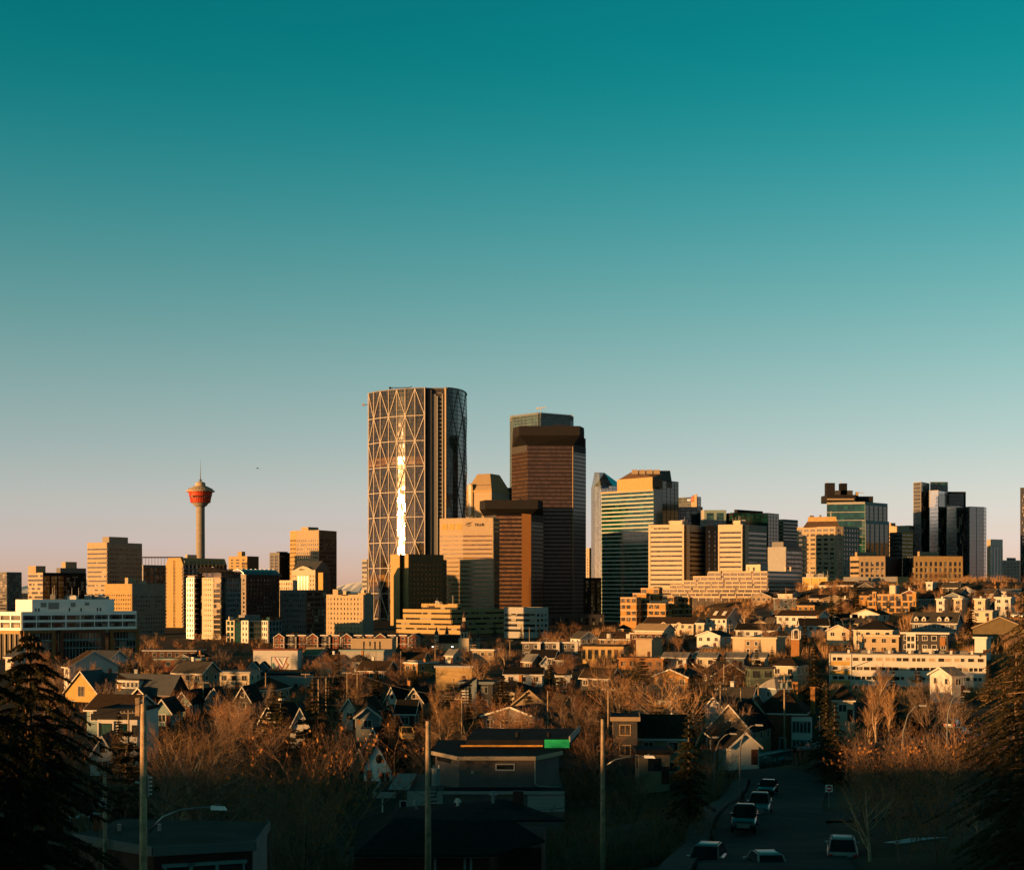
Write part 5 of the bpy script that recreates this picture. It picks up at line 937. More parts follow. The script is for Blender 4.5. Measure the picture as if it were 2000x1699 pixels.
for x in (-4, 4): mb = MB(); mb.box(x-.8, x+.8, 0, 2.5, 4, 5.8); mb.obj('dormer', 'trim', t)
Hs('white gabled house beside the brown dormered roof', 1150, 34, 1234, 'f', 4, 2.6, 9, 'siding_white', 'shingle_grey', phi=24, Y=620)
Hs('tan flat-roofed shop with a blank sunlit side wall', 1258, 58, 1249, 't', 6, 0, 14, 'beige', 'roof_pale', 'siding_tan', phi=-8, Y=500, wins=0, cat='building', name='shop', lm='the tan shop')
Hs('low tan workshop catching the sun behind white-limbed trees', 886, 84, 1304, 't', 4.2, 0, 10, 'gold_stone', 'roof_pale', 'pale_grey', phi=-10, Y=400, wins=0, cat='building', name='workshop', lm='the tan workshop')
Hs('long white bungalow with dark roof behind the conifers', 1022, 78, 1306, 's', 3.2, 1.5, 9, 'siding_white', 'shingle_dark', phi=-4, Y=400, lm='the long white bungalow')
Hs('small white shed with one square window', 1101, 20, 1323, 't', 3.4, 0, 4, 'siding_white', 'roof_pale', 'trim', phi=0, Y=360, name='shed', cat='shed')
t = Hs('dark modern house with a slanting black roof and a slatted bay', 930, 76, 1336, 't', 5.4, 0, 9, 'siding_dark', 'charcoal', 'siding_blue', phi=-8, Y=315, wins=1, lm='the slant-roofed dark house')
mb = MB(); mb.hexa([(-4.6, -1.2, 4.2), (-.6, -1.2, 6.4), (-.6, 4, 6.4), (-4.6, 4, 4.2)], [(-4.6, -1.2, 4.5), (-.6, -1.2, 6.7), (-.6, 4, 6.7), (-4.6, 4, 4.5)]); mb.obj('slanting_roof', 'charcoal', t)
for i in range(5): mb = MB(); mb.box(-3, -1.6, -.5, -.05, 1.4+i*.6, 1.7+i*.6); mb.obj('slat', 'trim', t)
mb = MB(); mb.box(-.8, .2, -.7, .2, -2, 6.5); mb.obj('blue_pier', 'siding_blue', t)
Hs('wide brown gabled house half lost in bare branches', 1034, 62, 1349, 'f', 3.6, 2.6, 9, 'siding_tan', 'shingle_brown', 'tan', phi=-10, Y=300, lm='the wide brown gable')
Hs('small pointed brown gable above the thicket', 1110, 34, 1361, 'f', 3, 3, 8, 'siding_tan', 'shingle_brown', 'tan', phi=14, Y=275, lm='the small pointed gable')
Hs('small pink-roofed house beneath the dark modern townhouses', 1030, 32, 1279, 's', 3, 2, 7, 'siding_tan', 'roof_pale', Y=470); Hs('tiny white gable beneath the dark modern townhouses', 1066, 16, 1282, 'f', 3.4, 2, 6, 'siding_white', 'shingle_grey', phi=0, Y=470, wins=0)
Hs('white narrow gable with a dark roof east of the orange trees', 765, 26, 1343, 'f', 4.2, 3, 10, 'siding_white', 'shingle_dark', phi=-32, chim=1, Y=335, lm='the narrow white gable')
Hs('tan gable with white bargeboards beside the narrow white gable', 808, 34, 1345, 'f', 4.2, 2.6, 10, 'siding_tan', 'shingle_dark', phi=-14, Y=325, lm='the tan white-edged gable')
Hs('dark brick house with white windows below the narrow white gable', 790, 40, 1372, 's', 5, 2, 8, 'brick_dark', 'shingle_dark', phi=-4, Y=270)
Hs('blue-grey gabled house with white eaves among the trees', 717, 46, 1382, 'f', 4.2, 1.6, 9, 'siding_blue', 'shingle_dark', phi=6, Y=265, lm='the blue-grey gable')
Hs('small lit white gable next to the blue-grey gabled house', 682, 30, 1366, 'f', 4, 2, 8, 'siding_white', 'shingle_brown', phi=-30, Y=290)
Hs('orange gable with a white chimney above the dark thicket', 523, 26, 1379, 'f', 4, 2.6, 8, 'siding_tan', 'shingle_dark', phi=-24, chim=-1, Y=262, lm='the orange gable')
Hs('steep white gable beside the dark conifer with an orange gable next to it', 584, 30, 1384, 'f', 3.6, 3.2, 8, 'siding_white', 'shingle_dark', phi=4, Y=250, lm='the steep white gable')
Hs('low brown hip-roofed house below the pale commercial building', 504, 76, 1325, 'h', 3.6, 2.8, 12, 'siding_tan', 'shingle_brown', phi=-10, Y=350, lm='the brown hip roof'); Hs('dim gable with white bargeboards below the brown hip roof', 472, 26, 1342, 'f', 3.4, 2.6, 8, 'siding_dark', 'shingle_dark', phi=-8, Y=310)
Hs('striped shingle gable lit above the ornate white house', 730, 28, 1424, 'f', 3.4, 3, 8, 'siding_tan', 'shingle_dark', phi=-24, Y=222, lm='the striped gable')
def ornate():
    t = house('ornate white gabled house with an oval window and a dark steep roof', 736, 54, 1452, 'f', 3.4, 3.3, 10, 'bright_white', 'shingle_dark', 'charcoal', phi=-6, Y=198, lm='the ornate white house', wins=0, door=False)
    mb = MB(); n = 16; mb.hexa([(.42*math.cos(2*math.pi*i/n)+.2, -.06, 4.6+.6*math.sin(2*math.pi*i/n)) for i in range(n)], [(.42*math.cos(2*math.pi*i/n)+.2, .02, 4.6+.6*math.sin(2*math.pi*i/n)) for i in range(n)]); mb.obj('oval_window', 'black', t)
    window(t, -1.1, 1.2, .5, 1.9, 0, 'trim'); window(t, 1.0, 1.0, 1.2, 1.8, 0, 'trim', pane='glass_bronze', cross=True)
    mb = MB(); g = [(-3.6, -3), (-1.9, -3), (-1.9, 3.6), (-2.75, 5.6), (-3.6, 3.6)]; mb.hexa([(x, 1.6, z) for x, z in g], [(x, 8, z) for x, z in g]); mb.obj('side_wing', 'siding_green', t)
    for s in (-1, 1): mb = MB(); mb.hexa([(-2.75, 1.2, 5.6), (-2.75+s*1.15, 1.2, 3.2), (-2.75+s*1.15, 1.4, 3.2), (-2.75, 1.4, 5.6)], [(-2.75, 1.2, 5.85), (-2.75+s*1.15, 1.2, 3.4), (-2.75+s*1.15, 1.4, 3.4), (-2.75, 1.4, 5.85)]); mb.obj('wing_bargeboard', 'trim', t)
    mb = MB(); mb.hexa([(1.4, 2, 3.2), (9, 2, 3.2), (9, 9, 3.2), (1.4, 9, 3.2)], [(1.4, 5, 5.8), (7, 5, 5.8), (7, 6, 5.8), (1.4, 6, 5.8)]); mb.obj('rear_roof', 'shingle_dark', t); mb = MB(); mb.box(1.5, 8.6, 2.4, 8.6, -3, 3.2); mb.obj('rear_walls', 'siding_dark', t)
ornate()
# hillside east
t = Hs('long low apartment house with dark brown roof and two cream arched bays', 1306, 118, 1206, 's', 4.6, 2.6, 12, 'cream', 'shingle_brown', phi=-16, Y=640, lm='the long brown-roofed apartments', chim=0)
for x in (-2, 5): mb = MB(); mb.path([(x-1.4, -.5, 3.8), (x-1, -.5, 4.6), (x, -.5, 5.1), (x+1, -.5, 4.6), (x+1.4, -.5, 3.8)], .3, 5); mb.obj('arched_hood', 'cream', t)
Hs('tan-roofed house with a cream front below the long brown-roofed apartments', 1268, 80, 1219, 's', 4.6, 2.4, 10, 'cream', 'tan', phi=-20, Y=590, lm='the tan-roofed cream house'); Hs('low dark row with small white windows under the tan-roofed house', 1262, 72, 1238, 't', 3.6, 0, 8, 'brick_dark', 'roof_gravel', 'cream', phi=-6, Y=560, name='shop_row', cat='building')
t = Hs('brown-roofed house with two skylights and a white end gable', 1400, 68, 1187, 's', 5, 4.4, 10, 'siding_white', 'shingle_brown', phi=-36, Y=640, lm='the skylit brown roof')
for x in (-1.8, 3): mb = MB(); mb.hexa([(x-.9, .9, 6.3), (x+.9, .9, 6.3), (x+.9, 2.6, 7.8), (x-.9, 2.6, 7.8)], [(x-.9, .8, 6.5), (x+.9, .8, 6.5), (x+.9, 2.5, 8.0), (x-.9, 2.5, 8.0)]); mb.obj('skylight', 'siding_white', t)
Hs('long white apartment house with dark roof behind the beige panelled flats', 1477, 94, 1219, 's', 5, 2.2, 10, 'siding_white', 'shingle_dark', phi=-10, Y=560, lm='the long white apartment house')
t = Hs('beige panelled flat-roofed apartments with one shaded end', 1474, 108, 1247, 't', 5.4, 0, 11, 'beige_pale', 'roof_gravel', 'cream', phi=-14, Y=490, wins=0, lm='the beige panelled flats', cat='building', name='apartment_block', door=False)
mb = MB(); mb.box(-3.2, 2, -.2, .05, 0, 5); mb.obj('tan_panel', 'siding_tan', t)
for x in (-2, .8): window(t, x, 3.2, 1, 1.2, -.2); window(t, x, .7, 1, 1.2, -.2)
def bell_tower():
    Y = 455; ox = X(1553, Y); zb = ground(ox, Y)-1; t = thing('bell_tower', 'orange brick bell tower with an open white lantern frame', 'tower', (ox, Y, zb), math.radians(-24)); z = lambda r: Z(r, Y)-zb; a = 1.25
    mb = MB(); mb.box(-a, a, 0, 2*a, 0, z(1249)); mb.obj('shaft', 'brick_orange', t); mb = MB(); mb.box(-a-.1, a+.1, -.1, 2*a+.1, z(1249), z(1247.5)); mb.obj('cornice', 'trim', t)
    for x, y in ((-1, .2), (1, .2), (-1, 2.3), (1, 2.3)): mb = MB(); mb.box(x-.12, x+.12, y-.12, y+.12, z(1247.5), z(1232)); mb.obj('post', 'trim', t)
    for y in (.2, 2.3): mb = MB(); mb.path([(-1, y, z(1232)), (0, y, z(1228)), (1, y, z(1232))], .14, 4); mb.obj('arch', 'trim', t)
    landmark(ox, Y, 'the brick bell tower')
bell_tower()
for i, (px, pw, w) in enumerate(((1318, 60, 'siding_white'), (1378, 56, 'cream'), (1436, 50, 'siding_blue'), (1482, 40, 'cream'))):
    Hs(['white bungalow at the west end of the conifer-screened row', 'cream bungalow, second along the conifer-screened row', 'bluish bungalow, third along the conifer-screened row', 'cream bungalow below the beige panelled flats'][i], px, pw, 1276, 's', 3.2, 1.2, 8, w, 'roof_pale', phi=-5, Y=430, lm='the conifer-screened bungalows' if i == 1 else None)
Hs('brown brick low-rise with sloping orange-lit roof ends behind white-limbed trees', 1252, 112, 1288, 't', 8, 0, 11, 'brick_orange', 'roof_gravel', 'brick_orange', phi=-10, Y=430, lm='the brown brick low-rise', cat='building', name='brick_lowrise')
Hs('dark gable with an orange brick end wall beside the brown brick low-rise', 1346, 40, 1288, 'f', 5, 3, 9, 'brick_orange', 'shingle_dark', phi=-44, Y=432, chim=-1)
Hs('wide hip-roofed house with a cream front under the bell tower', 1532, 86, 1285, 'h', 3.6, 2.2, 12, 'cream', 'shingle_brown', phi=-14, Y=395, lm='the hip-roofed cream house')
Hs('dark house with a teal window wall in the shadow below the hip-roofed cream house', 1426, 60, 1296, 'f', 5, 2.4, 9, 'siding_dark', 'shingle_dark', phi=10, Y=360); Hs('teal-walled dark garage house beside the transformer pole', 1490, 46, 1306, 't', 4.4, 0, 8, 'siding_green', 'charcoal', 'siding_dark', phi=0, Y=345)
Hs('pale pyramid roof glinting behind the transformer pole', 1531, 38, 1324, 'h', 3, 2.4, 7, 'siding_blue', 'roof_pale', phi=20, Y=325, lm='the pale pyramid roof')
Hs('brown house with yellow-lit upper storey on the ridge', 1580, 56, 1176, 's', 5, 1.6, 10, 'siding_yellow', 'shingle_dark', phi=-14, Y=690, lm='the yellow ridge house'); Hs('long white hillside apartments with a brown roof and dark east end', 1558, 104, 1193, 's', 6.6, 2, 12, 'siding_white', 'shingle_brown', phi=-20, Y=590, lm='the long white hillside apartments')
Hs('cream stepped house below the gold panelled block', 1634, 76, 1136, 's', 4.6, 1.8, 10, 'cream', 'shingle_brown', phi=-16, Y=800, lm='the cream ridge house'); Hs('brown-roofed house with a dark gable end near the cream ridge house', 1690, 40, 1139, 'f', 4, 2.6, 10, 'siding_tan', 'shingle_dark', phi=20, Y=790)
Hs('tan hillside house with a row of small windows', 1598, 46, 1162, 's', 4.4, 1.6, 9, 'siding_tan', 'shingle_dark', phi=-14, Y=720)
for px, pw, r, lab, w in ((1816, 28, 1138, 'white boxy house on the ridge below the stepped glass trio', 'siding_white'), (1864, 20, 1138, 'narrow white house on the ridge behind bare trees', 'siding_white'), (1838, 30, 1171, 'white modern house with a dark garage, westmost of the upper white houses', 'siding_white'), (1872, 30, 1170, 'white modern house with tall chimney in the upper white row', 'cream'), (1915, 40, 1171, 'cream flat house behind the tall bare tree on the hillside', 'cream'), (1960, 48, 1168, 'white double-bay house at the east end of the upper white row', 'siding_white')):
    Hs(lab, px, pw, r, 't', 6.4, 0, 9, w, 'roof_pale', 'trim', phi=-18, Y=760 if r < 1150 else 600, chim=-1 if r > 1160 else 0, lm='the upper white houses' if px in (1838, 1915) else None)
Hs('low wide white house with a pale shallow roof at the ridge edge', 1972, 52, 1150, 's', 3.2, 1.2, 9, 'siding_white', 'roof_pale', phi=-8, Y=680)
T('retaining_strip', 'long low orange strip wall on the ridge in front of the tan blocks', seg((1834, 905), (1895, 910), back=6), 1128, [Pl('gold_stone')], core='concrete', cat='wall'); T('retaining_strip', 'long pale flat-roofed building on the ridge under the first tan block', tri(1648, 1752, 1774, 880), 1126, [Bn('grey', fh=4), Pl('gold_stone')], cat='building')
t = Hs('dark-roofed house with four white dormers and a blue-grey wall', 1826, 104, 1197, 's', 5.4, 3.4, 11, 'siding_blue', 'shingle_grey', phi=-14, Y=520, lm='the four-dormered house')
for x in (-6.2, -3.6, 1.6, 4.2):
    mb = MB(); mb.hexa([(x-.7, .6, 5.8), (x+.7, .6, 5.8), (x+.7, .6, 6.9), (x, .6, 7.6), (x-.7, .6, 6.9)], [(x-.7, 3.5, 5.8), (x+.7, 3.5, 5.8), (x+.7, 3.5, 6.9), (x, 3.5, 7.6), (x-.7, 3.5, 6.9)]); mb.obj('dormer', 'trim', t); window(t, x, 6.1, .5, .7, .6, 'cream')
Hs('dark hip-roofed stucco apartments with carved-out balconies', 1706, 100, 1212, 'h', 6.2, 3.2, 13, 'cream', 'shingle_dark', phi=-12, Y=500, lm='the hip-roofed stucco apartments'); Hs('cream stucco terrace block stepped below the hip-roofed apartments', 1718, 92, 1243, 't', 6.8, 0, 9, 'beige', 'roof_pale', 'cream', phi=-10, Y=465, lm=None)
Hs('pair of small cream gables west of the hip-roofed apartments', 1638, 40, 1221, 'f', 3.6, 1.8, 8, 'cream', 'shingle_brown', phi=-10, Y=520)
t = Hs('modern dark and white flat-roofed house with tall window tower', 1808, 106, 1238, 't', 7, 0, 10, 'siding_dark', 'roof_pale', 'trim', phi=-10, Y=455, lm='the modern dark and white house')
mb = MB(); mb.box(-5.4, -2.6, -.5, .1, -1, 7); mb.obj('white_tower', 'siding_white', t); mb = MB(); mb.box(-.6, 4, -.6, .1, -2, 2.6); mb.obj('white_garage', 'siding_white', t); mb = MB(); mb.box(4.4, 6, -.3, .1, 3.4, 6); mb.obj('timber_frame', 'brick_orange', t)
for zz in (.6, 2.8, 4.9): window(t, -4.7, zz, .6, 1.2, -.5, 'charcoal'); window(t, -3.5, zz, .6, 1.2, -.5, 'charcoal')
Hs('slim white stair tower with a teal side and one brown tall window', 1917, 34, 1247, 't', 5.2, 0, 5, 'siding_white', 'roof_pale', 'trim', phi=-20, Y=420, wins=0, name='stair_tower', cat='building', lm='the slim white stair tower')
Hs('big olive shed-roofed building with a railing on its brow', 1955, 96, 1205, 'f', 6, 3.4, 14, 'olive', 'olive', 'tan', phi=-8, Y=470, wins=0, name='olive_building', cat='building', lm='the olive building')
# long white apartment block
def long_white():
    Y = 400; (l, c, r), _ = tri(1616, 1621, 1660, Y, 8); ox, oy = X(1621, Y), Y; zb = ground(ox+20, oy)-2; t = thing('apartment_block', 'long four-storey white apartment block with mustard end panels', 'building', (ox, oy, zb), math.radians(-14)); z = lambda rr: Z(rr, Y)-zb; W = (1925-1621)*Y/F/(math.cos(math.radians(14))+.313*math.sin(math.radians(14)))
    mb = MB(); mb.box(0, W, 0, 11, 0, z(1277)); mb.obj('walls', 'siding_white', t); mb = MB(); mb.box(-.2, W+.2, -.25, 11.2, z(1277), z(1275)); mb.obj('roof_edge', 'roof_pale', t)
    rr = random.Random(2); sp = .0
    for f, (r0, r1) in enumerate(((1283, 1289.5), (1301, 1307.5), (1319.5, 1326), (1338, 1344))):
        x = .7; i = 0
        while x < W-1.5:
            w = rr.choice((.9, 1.3, 1.5)); o = window(t, x+w/2, z(r1), w, z(r0)-z(r1), 0, 'trim', pane=rr.choice(('glass_house', 'glass_bronze', 'beige', 'glass_house'))); x += w+rr.choice((.26, .3, .9)); i += 1
    for r0, r1 in ((1290.5, 1299), (1309, 1317), (1328, 1336)):
        mb = MB(); mb.box(.2, 5.3, -.12, .02, z(r1), z(r0)); mb.obj('mustard_panel', 'gold_panel', t)
    for x in (-.1, 5.4, W): mb = MB(); mb.box(x-.12, x+.12, -.2, .05, 0, z(1277)); mb.obj('pilaster', 'trim', t)
    for k in range(5): mb = MB(); x = 8+k*6; mb.box(x, x+3.2, 2.5, 5, z(1275), z(1275)+.6); mb.box(x+.3, x+2.9, 2.6, 4.9, z(1275)+.6, z(1275)+.75); mb.obj('roof_unit', 'grey', t)
    for k in range(7): mb = MB(); mb.box(4.5+k*5.2, 5.1+k*5.2, .6, 1.2, z(1275), z(1275)+.9); mb.obj('roof_vent', 'white_panel', t)
    landmark(ox+18, oy, 'the long white apartment block'); landmark(ox+34, oy, 'the east end of the long white block')
long_white()
Hs('small white building with an arched roof in front of the long white block', 1874, 44, 1306, 's', 4.2, 1.6, 8, 'siding_white', 'roof_pale', phi=20, Y=330)
Hs('cream house with dark pyramid roof and a picture window, lit among conifers', 1648, 62, 1341, 'h', 3.6, 2.6, 8.5, 'cream', 'shingle_brown', phi=-14, Y=270, lm='the cream pyramid-roofed house')
# near side streets
Hs('white house with a long grey roof and a bright gable end above the pink gable', 1430, 100, 1347, 's', 5, 3, 10, 'siding_white', 'shingle_grey', phi=-22, Y=300, lm='the grey-roofed white house', chim=-1)
t = Hs('small white front gable attached under the grey roof', 1395, 32, 1363, 'f', 4, 1.8, 6, 'siding_white', 'shingle_grey', phi=-20, Y=290, wins=0, name='house_wing', cat='house')
Hs('pink stucco house with a tall gable and dark roof', 1426, 78, 1378, 'f', 4.8, 4.0, 12, 'siding_tan', 'shingle_dark', phi=-26, Y=252, lm='the pink gabled house')
def brick_house():
    t = house('large brick house with a brown hipped roof, bay windows and two chimneys', 1524, 128, 1352, 'h', 6.4, 3.8, 11, 'brick_red', 'shingle_brown', 'trim', phi=-16, Y=262, lm='the large brick house', wins=0, door=False)
    for x, h in ((2.2, 11.4), (5.2, 10.6)): mb = MB(); mb.box(x-.4, x+.4, 6, 6.8, 6, h); mb.box(x-.48, x+.48, 5.92, 6.88, h, h+.25); mb.obj('chimney', 'brick_orange', t)
    mb = MB(); mb.box(2.2, 5.6, -1.0, .1, -2, 6.0); mb.obj('bay', 'siding_white', t)
    for zz in (.2, 3.4):
        for i in range(5): window(t, 2.65+i*.63, zz, .42, 1.8, -1.0, 'siding_teal')
    window(t, -3, 3.4, 2, 1.8, 0, cross=True); window(t, -3, .2, 1.6, 1.6, 0, cross=True); window(t, .6, .2, .9, 2, 0)
    mb = MB(); g = [(-6.0, 6.2), (-2.2, 6.2), (-4.1, 9.0)]; mb.hexa([(x, -.6, z) for x, z in g], [(x, 4, z) for x, z in g]); mb.obj('front_gable', 'cream', t)
    for s in (-1, 1): mb = MB(); mb.hexa([(-4.1, -.9, 9.0), (-4.1+s*2.2, -.9, 5.9), (-4.1+s*2.2, 4, 5.9), (-4.1, 4, 9.0)], [(-4.1, -.9, 9.25), (-4.1+s*2.2, -.9, 6.15), (-4.1+s*2.2, 4, 6.15), (-4.1, 4, 9.25)]); mb.obj('gable_roof', 'shingle_brown', t)
    mb = MB(); mb.box(-5.6, -1.6, -1.6, 0, 2.2, 2.5); mb.obj('porch_roof', 'shingle_brown', t); mb = MB(); mb.path([(6.9, -.5, 6.2), (6.9, -.5, -1)], .07, 5); mb.obj('downspout', 'trim', t)
brick_house()
Hs('white gable-fronted garage below the pink gabled house', 1457, 56, 1433, 'f', 2.6, 1.7, 7, 'siding_white', 'shingle_dark', phi=6, Y=205, wins=0, name='garage', cat='garage', lm='the white garage'); Hs('low dark house with one wide white-framed window beside the white garage', 1420, 54, 1414, 'h', 3.4, 2, 8, 'siding_dark', 'shingle_dark', phi=0, Y=222)
Hs('dark house with pale ribbed siding under a long brown roof', 1292, 104, 1404, 's', 5.6, 2.6, 9, 'siding_tan', 'shingle_brown', phi=-4, Y=205, lm='the ribbed-siding house'); Hs('boxy dark house with a pale ribbed corner beside the ribbed-siding house', 1222, 50, 1408, 't', 6, 0, 8, 'siding_dark', 'charcoal', 'siding_tan', phi=-4, Y=200, lm=None)
Hs('pale siding annex with one white blind window below the ribbed-siding house', 1280, 60, 1474, 't', 3.6, 0, 6, 'siding_tan', 'charcoal', 'charcoal', phi=0, Y=180, wins=1, name='annex', cat='house'); Hs('dark gabled cottage with an arched white window behind the ribbed-siding house', 1312, 40, 1394, 'f', 4, 2.4, 8, 'siding_dark', 'shingle_dark', phi=0, Y=228)
# grey modern house with construction on its roof
def grey_house():
    Y = 150; ox, oy = X(970, Y), Y; zb = 14.; t = thing('house', 'grey stucco modern house with a long pale fascia and narrow white-framed window', 'house', (ox, oy, zb)); x = lambda p: X(p, Y)-ox; z = lambda r: Z(r, Y)-zb
    pts = [(x(846), 4.5), (x(897), 0), (x(1045), 0), (x(1094), 4.5)]; bk = [(x(1100), 15), (x(850), 15)]
    mb = MB(); mb.prism(pts+bk, z(1545), z(1478)); mb.obj('walls', 'stucco_grey', t)
    ro = [(x(840), 4.0), (x(896), -1.0), (x(1046), -1.0), (x(1100), 4.0), (x(1112), 16), (x(840), 16)]
    mb = MB(); mb.prism(ro, z(1480), z(1476)); mb.obj('roof', 'charcoal', t)
    for (a, b) in zip(ro[:3], ro[1:4]):
        mb = MB(); strip(mb, a, b, .0, .12, z(1482), z(1474.5)); mb.obj('fascia', 'beige_pale', t)
    window(t, (x(970)+x(1003))/2, z(1502), x(1003)-x(970), z(1493)-z(1502), 0, 'trim')
    mb = MB(); mb.path([(x(1045), -.15, z(1482)), (x(1045), -.15, z(1530)), (x(1052), -.15, z(1534)), (x(1092), 1, z(1540))], .07, 5); mb.obj('downspout', 'pale_grey', t)
    mb = MB(); mb.box(x(920), x(925), -.1, .05, z(1510), z(1505)); mb.obj('vent', 'pale_grey', t)
    mb = MB(); a = Vector((x(850), 4.2)); b = Vector((x(886), 1.0)); strip(mb, a, b, -.1, .05, z(1494), z(1478)); mb.obj('corner_window', 'glass_house', t)
    mb = MB(); mb.box(x(800), x(1100), -2.2, 12, z(1640), z(1541)); mb.obj('lower_storey', 'stucco_grey', t)
    mb = MB(); mb.box(x(868), x(1100), -2.6, 0, z(1541), z(1537)); mb.obj('lower_roof', 'charcoal', t); mb = MB(); mb.box(x(868), x(1100), -2.72, -2.6, z(1543.5), z(1537.5)); mb.obj('lower_fascia', 'pale_grey', t)
    for p0, p1 in ((798, 867), (1030, 1101)):
        for i in range(5): mb = MB(); mb.box(x(p0), x(p1), -2.36, -2.22, z(1578-i*8), z(1578-(i+.94)*8)); mb.obj('siding_board', 'pale_grey', t)
    window(t, (x(785)+x(796))/2-.0, z(1573), .55, .65, -1.6, 'trim'); mb = MB(); mb.box(x(775), x(800), -1.6, 10, z(1640), z(1540)); mb.obj('wing_walls', 'stucco_grey', t)
    mb = MB(); mb.box(x(762), x(802), -2, 10, z(1537), z(1534)); mb.box(x(732), x(776), -2.6, 6, z(1551), z(1540)); mb.obj('wing_roof', 'pale_grey', t)
    mb = MB(); mb.box(x(736), x(772), -2.3, 5.7, z(1541), z(1539.4)); mb.obj('roof_felt', 'charcoal', t); mb = MB(); mb.path([(x(751), -2.3, z(1551)), (x(751), -2.3, z(1600))], .08, 6); mb.obj('post', 'siding_white', t)
    # upper roof
    ro2 = [(x(905), 9), (x(1062), 9), (x(1118), 9.5), (x(1150), 22), (x(918), 22)]; mb = MB(); mb.prism(ro2, z(1476)-.1, z(1462)); mb.obj('upper_roof', 'charcoal', t)
    mb = MB(); strip(mb, ro2[2], ro2[3], 0, .15, z(1468), z(1456)); mb.obj('upper_fascia', 'pale_grey', t)
    for p in (1012, 1078): mb = MB(); mb.path([(x(p), 12, z(1465)), (x(p), 12, z(1452))], [.2, .24], 8); mb.obj('roof_vent', 'black', t)
    landmark(ox, oy, 'the grey modern house')
    s = thing('plywood_sheet', 'bright green sheet standing on the roof of the grey modern house', 'sheet', (X(1087, Y+9), Y+7.4, 0)); mb = MB(); mb.hexa([(-1.3, 0, Z(1459, Y+8)), (1.3, 0, Z(1459, Y+8)), (1.3, .06, Z(1459, Y+8)), (-1.3, .06, Z(1459, Y+8))], [(-1.3, .1, Z(1443, Y+8)), (1.3, .1, Z(1443, Y+8)), (1.3, .16, Z(1443, Y+8)), (-1.3, .16, Z(1443, Y+8))]); mb.obj('sheet', 'tarp_green', s)
    s = thing('timber_beam', 'long orange timber lying across the roof of the grey modern house', 'beam', (X(980, Y+8), Y+7.6, Z(1455.5, Y+8))); mb = MB(); w = 80*(Y+8)/F; mb.box(-w, w, 0, .14, -.09, .09); mb.obj('beam', 'lumber', s)
grey_house()
def hip_complex():
    Y = 88; ox, oy = X(880, Y), Y; zb = 19.5; t = thing('house', 'wide black hip-roofed house in deep shade closest to the grey modern house', 'house', (ox, oy, zb)); x = lambda p, y=Y: X(p, y)-ox; z = lambda r, y=Y: Z(r, y)-zb
    mb = MB(); mb.prism([(x(692), 0), (x(956), 0), (x(975), 3), (x(1060), 4), (x(1075), 12), (x(700), 13)], -4, z(1666)-.3); mb.obj('walls', 'brick_dark', t)
    def face(pts, nm='roof'):
        mb = MB(); q = [(X(p, y)-ox, y-oy, Z(r, y)-zb) for p, r, y in pts]; mb.hexa([(a, b, c-.15) for a, b, c in q], q); mb.obj(nm, 'shingle_dark', t)
    face([(690, 1668, 87), (960, 1668, 87), (900, 1602, 92), (770, 1596, 93)]); face([(960, 1668, 87), (1064, 1640, 90), (1000, 1600, 93), (900, 1602, 92)]); face([(690, 1668, 87), (770, 1596, 93), (772, 1578, 100), (700, 1600, 100)]); face([(770, 1596, 93), (900, 1602, 92), (985, 1559, 101), (780, 1576, 101)]); face([(900, 1602, 92), (1000, 1600, 93), (1104, 1600, 98), (985, 1559, 101)])
    mb = MB(); mb.box(x(692), x(958), -.75, -.6, z(1668)-.08, z(1666)+.05); mb.obj('gutter', 'steel', t)
    for p in (850, 908, 920): mb = MB(); mb.box(x(p)-.07, x(p)+.07, -.1, .05, -2, z(1672)); mb.obj('window_post', 'pale_grey', t)
    for p, r, y, m in ((963, 1552, 99, 'canister'), (813, 1569, 98, 'canister'), (894, 1566, 98, 'white_panel')):
        mb = MB(); a, c = X(p, y)-ox, Z(r, y)-zb; mb.path([(a, y-oy, c-.8), (a, y-oy, c)], .1, 8); mb.path([(a, y-oy, c), (a, y-oy, c+.25)], [.25, .12], 8); mb.obj('roof_vent', m, t)
    mb = MB(); a, c = X(1012, 100)-ox, Z(1545, 100)-zb; mb.box(a-.35, a+.35, 12, 12.7, c-1.6, c); mb.obj('chimney', 'brick_dark', t); mb = MB(); a = X(843, 98)-ox; mb.box(a-.3, a+.3, 9.6, 10.2, Z(1590, 98)-zb, Z(1578, 98)-zb); mb.obj('roof_box', 'grey', t)
    landmark(ox, oy, 'the black hip-roofed house')
hip_complex()
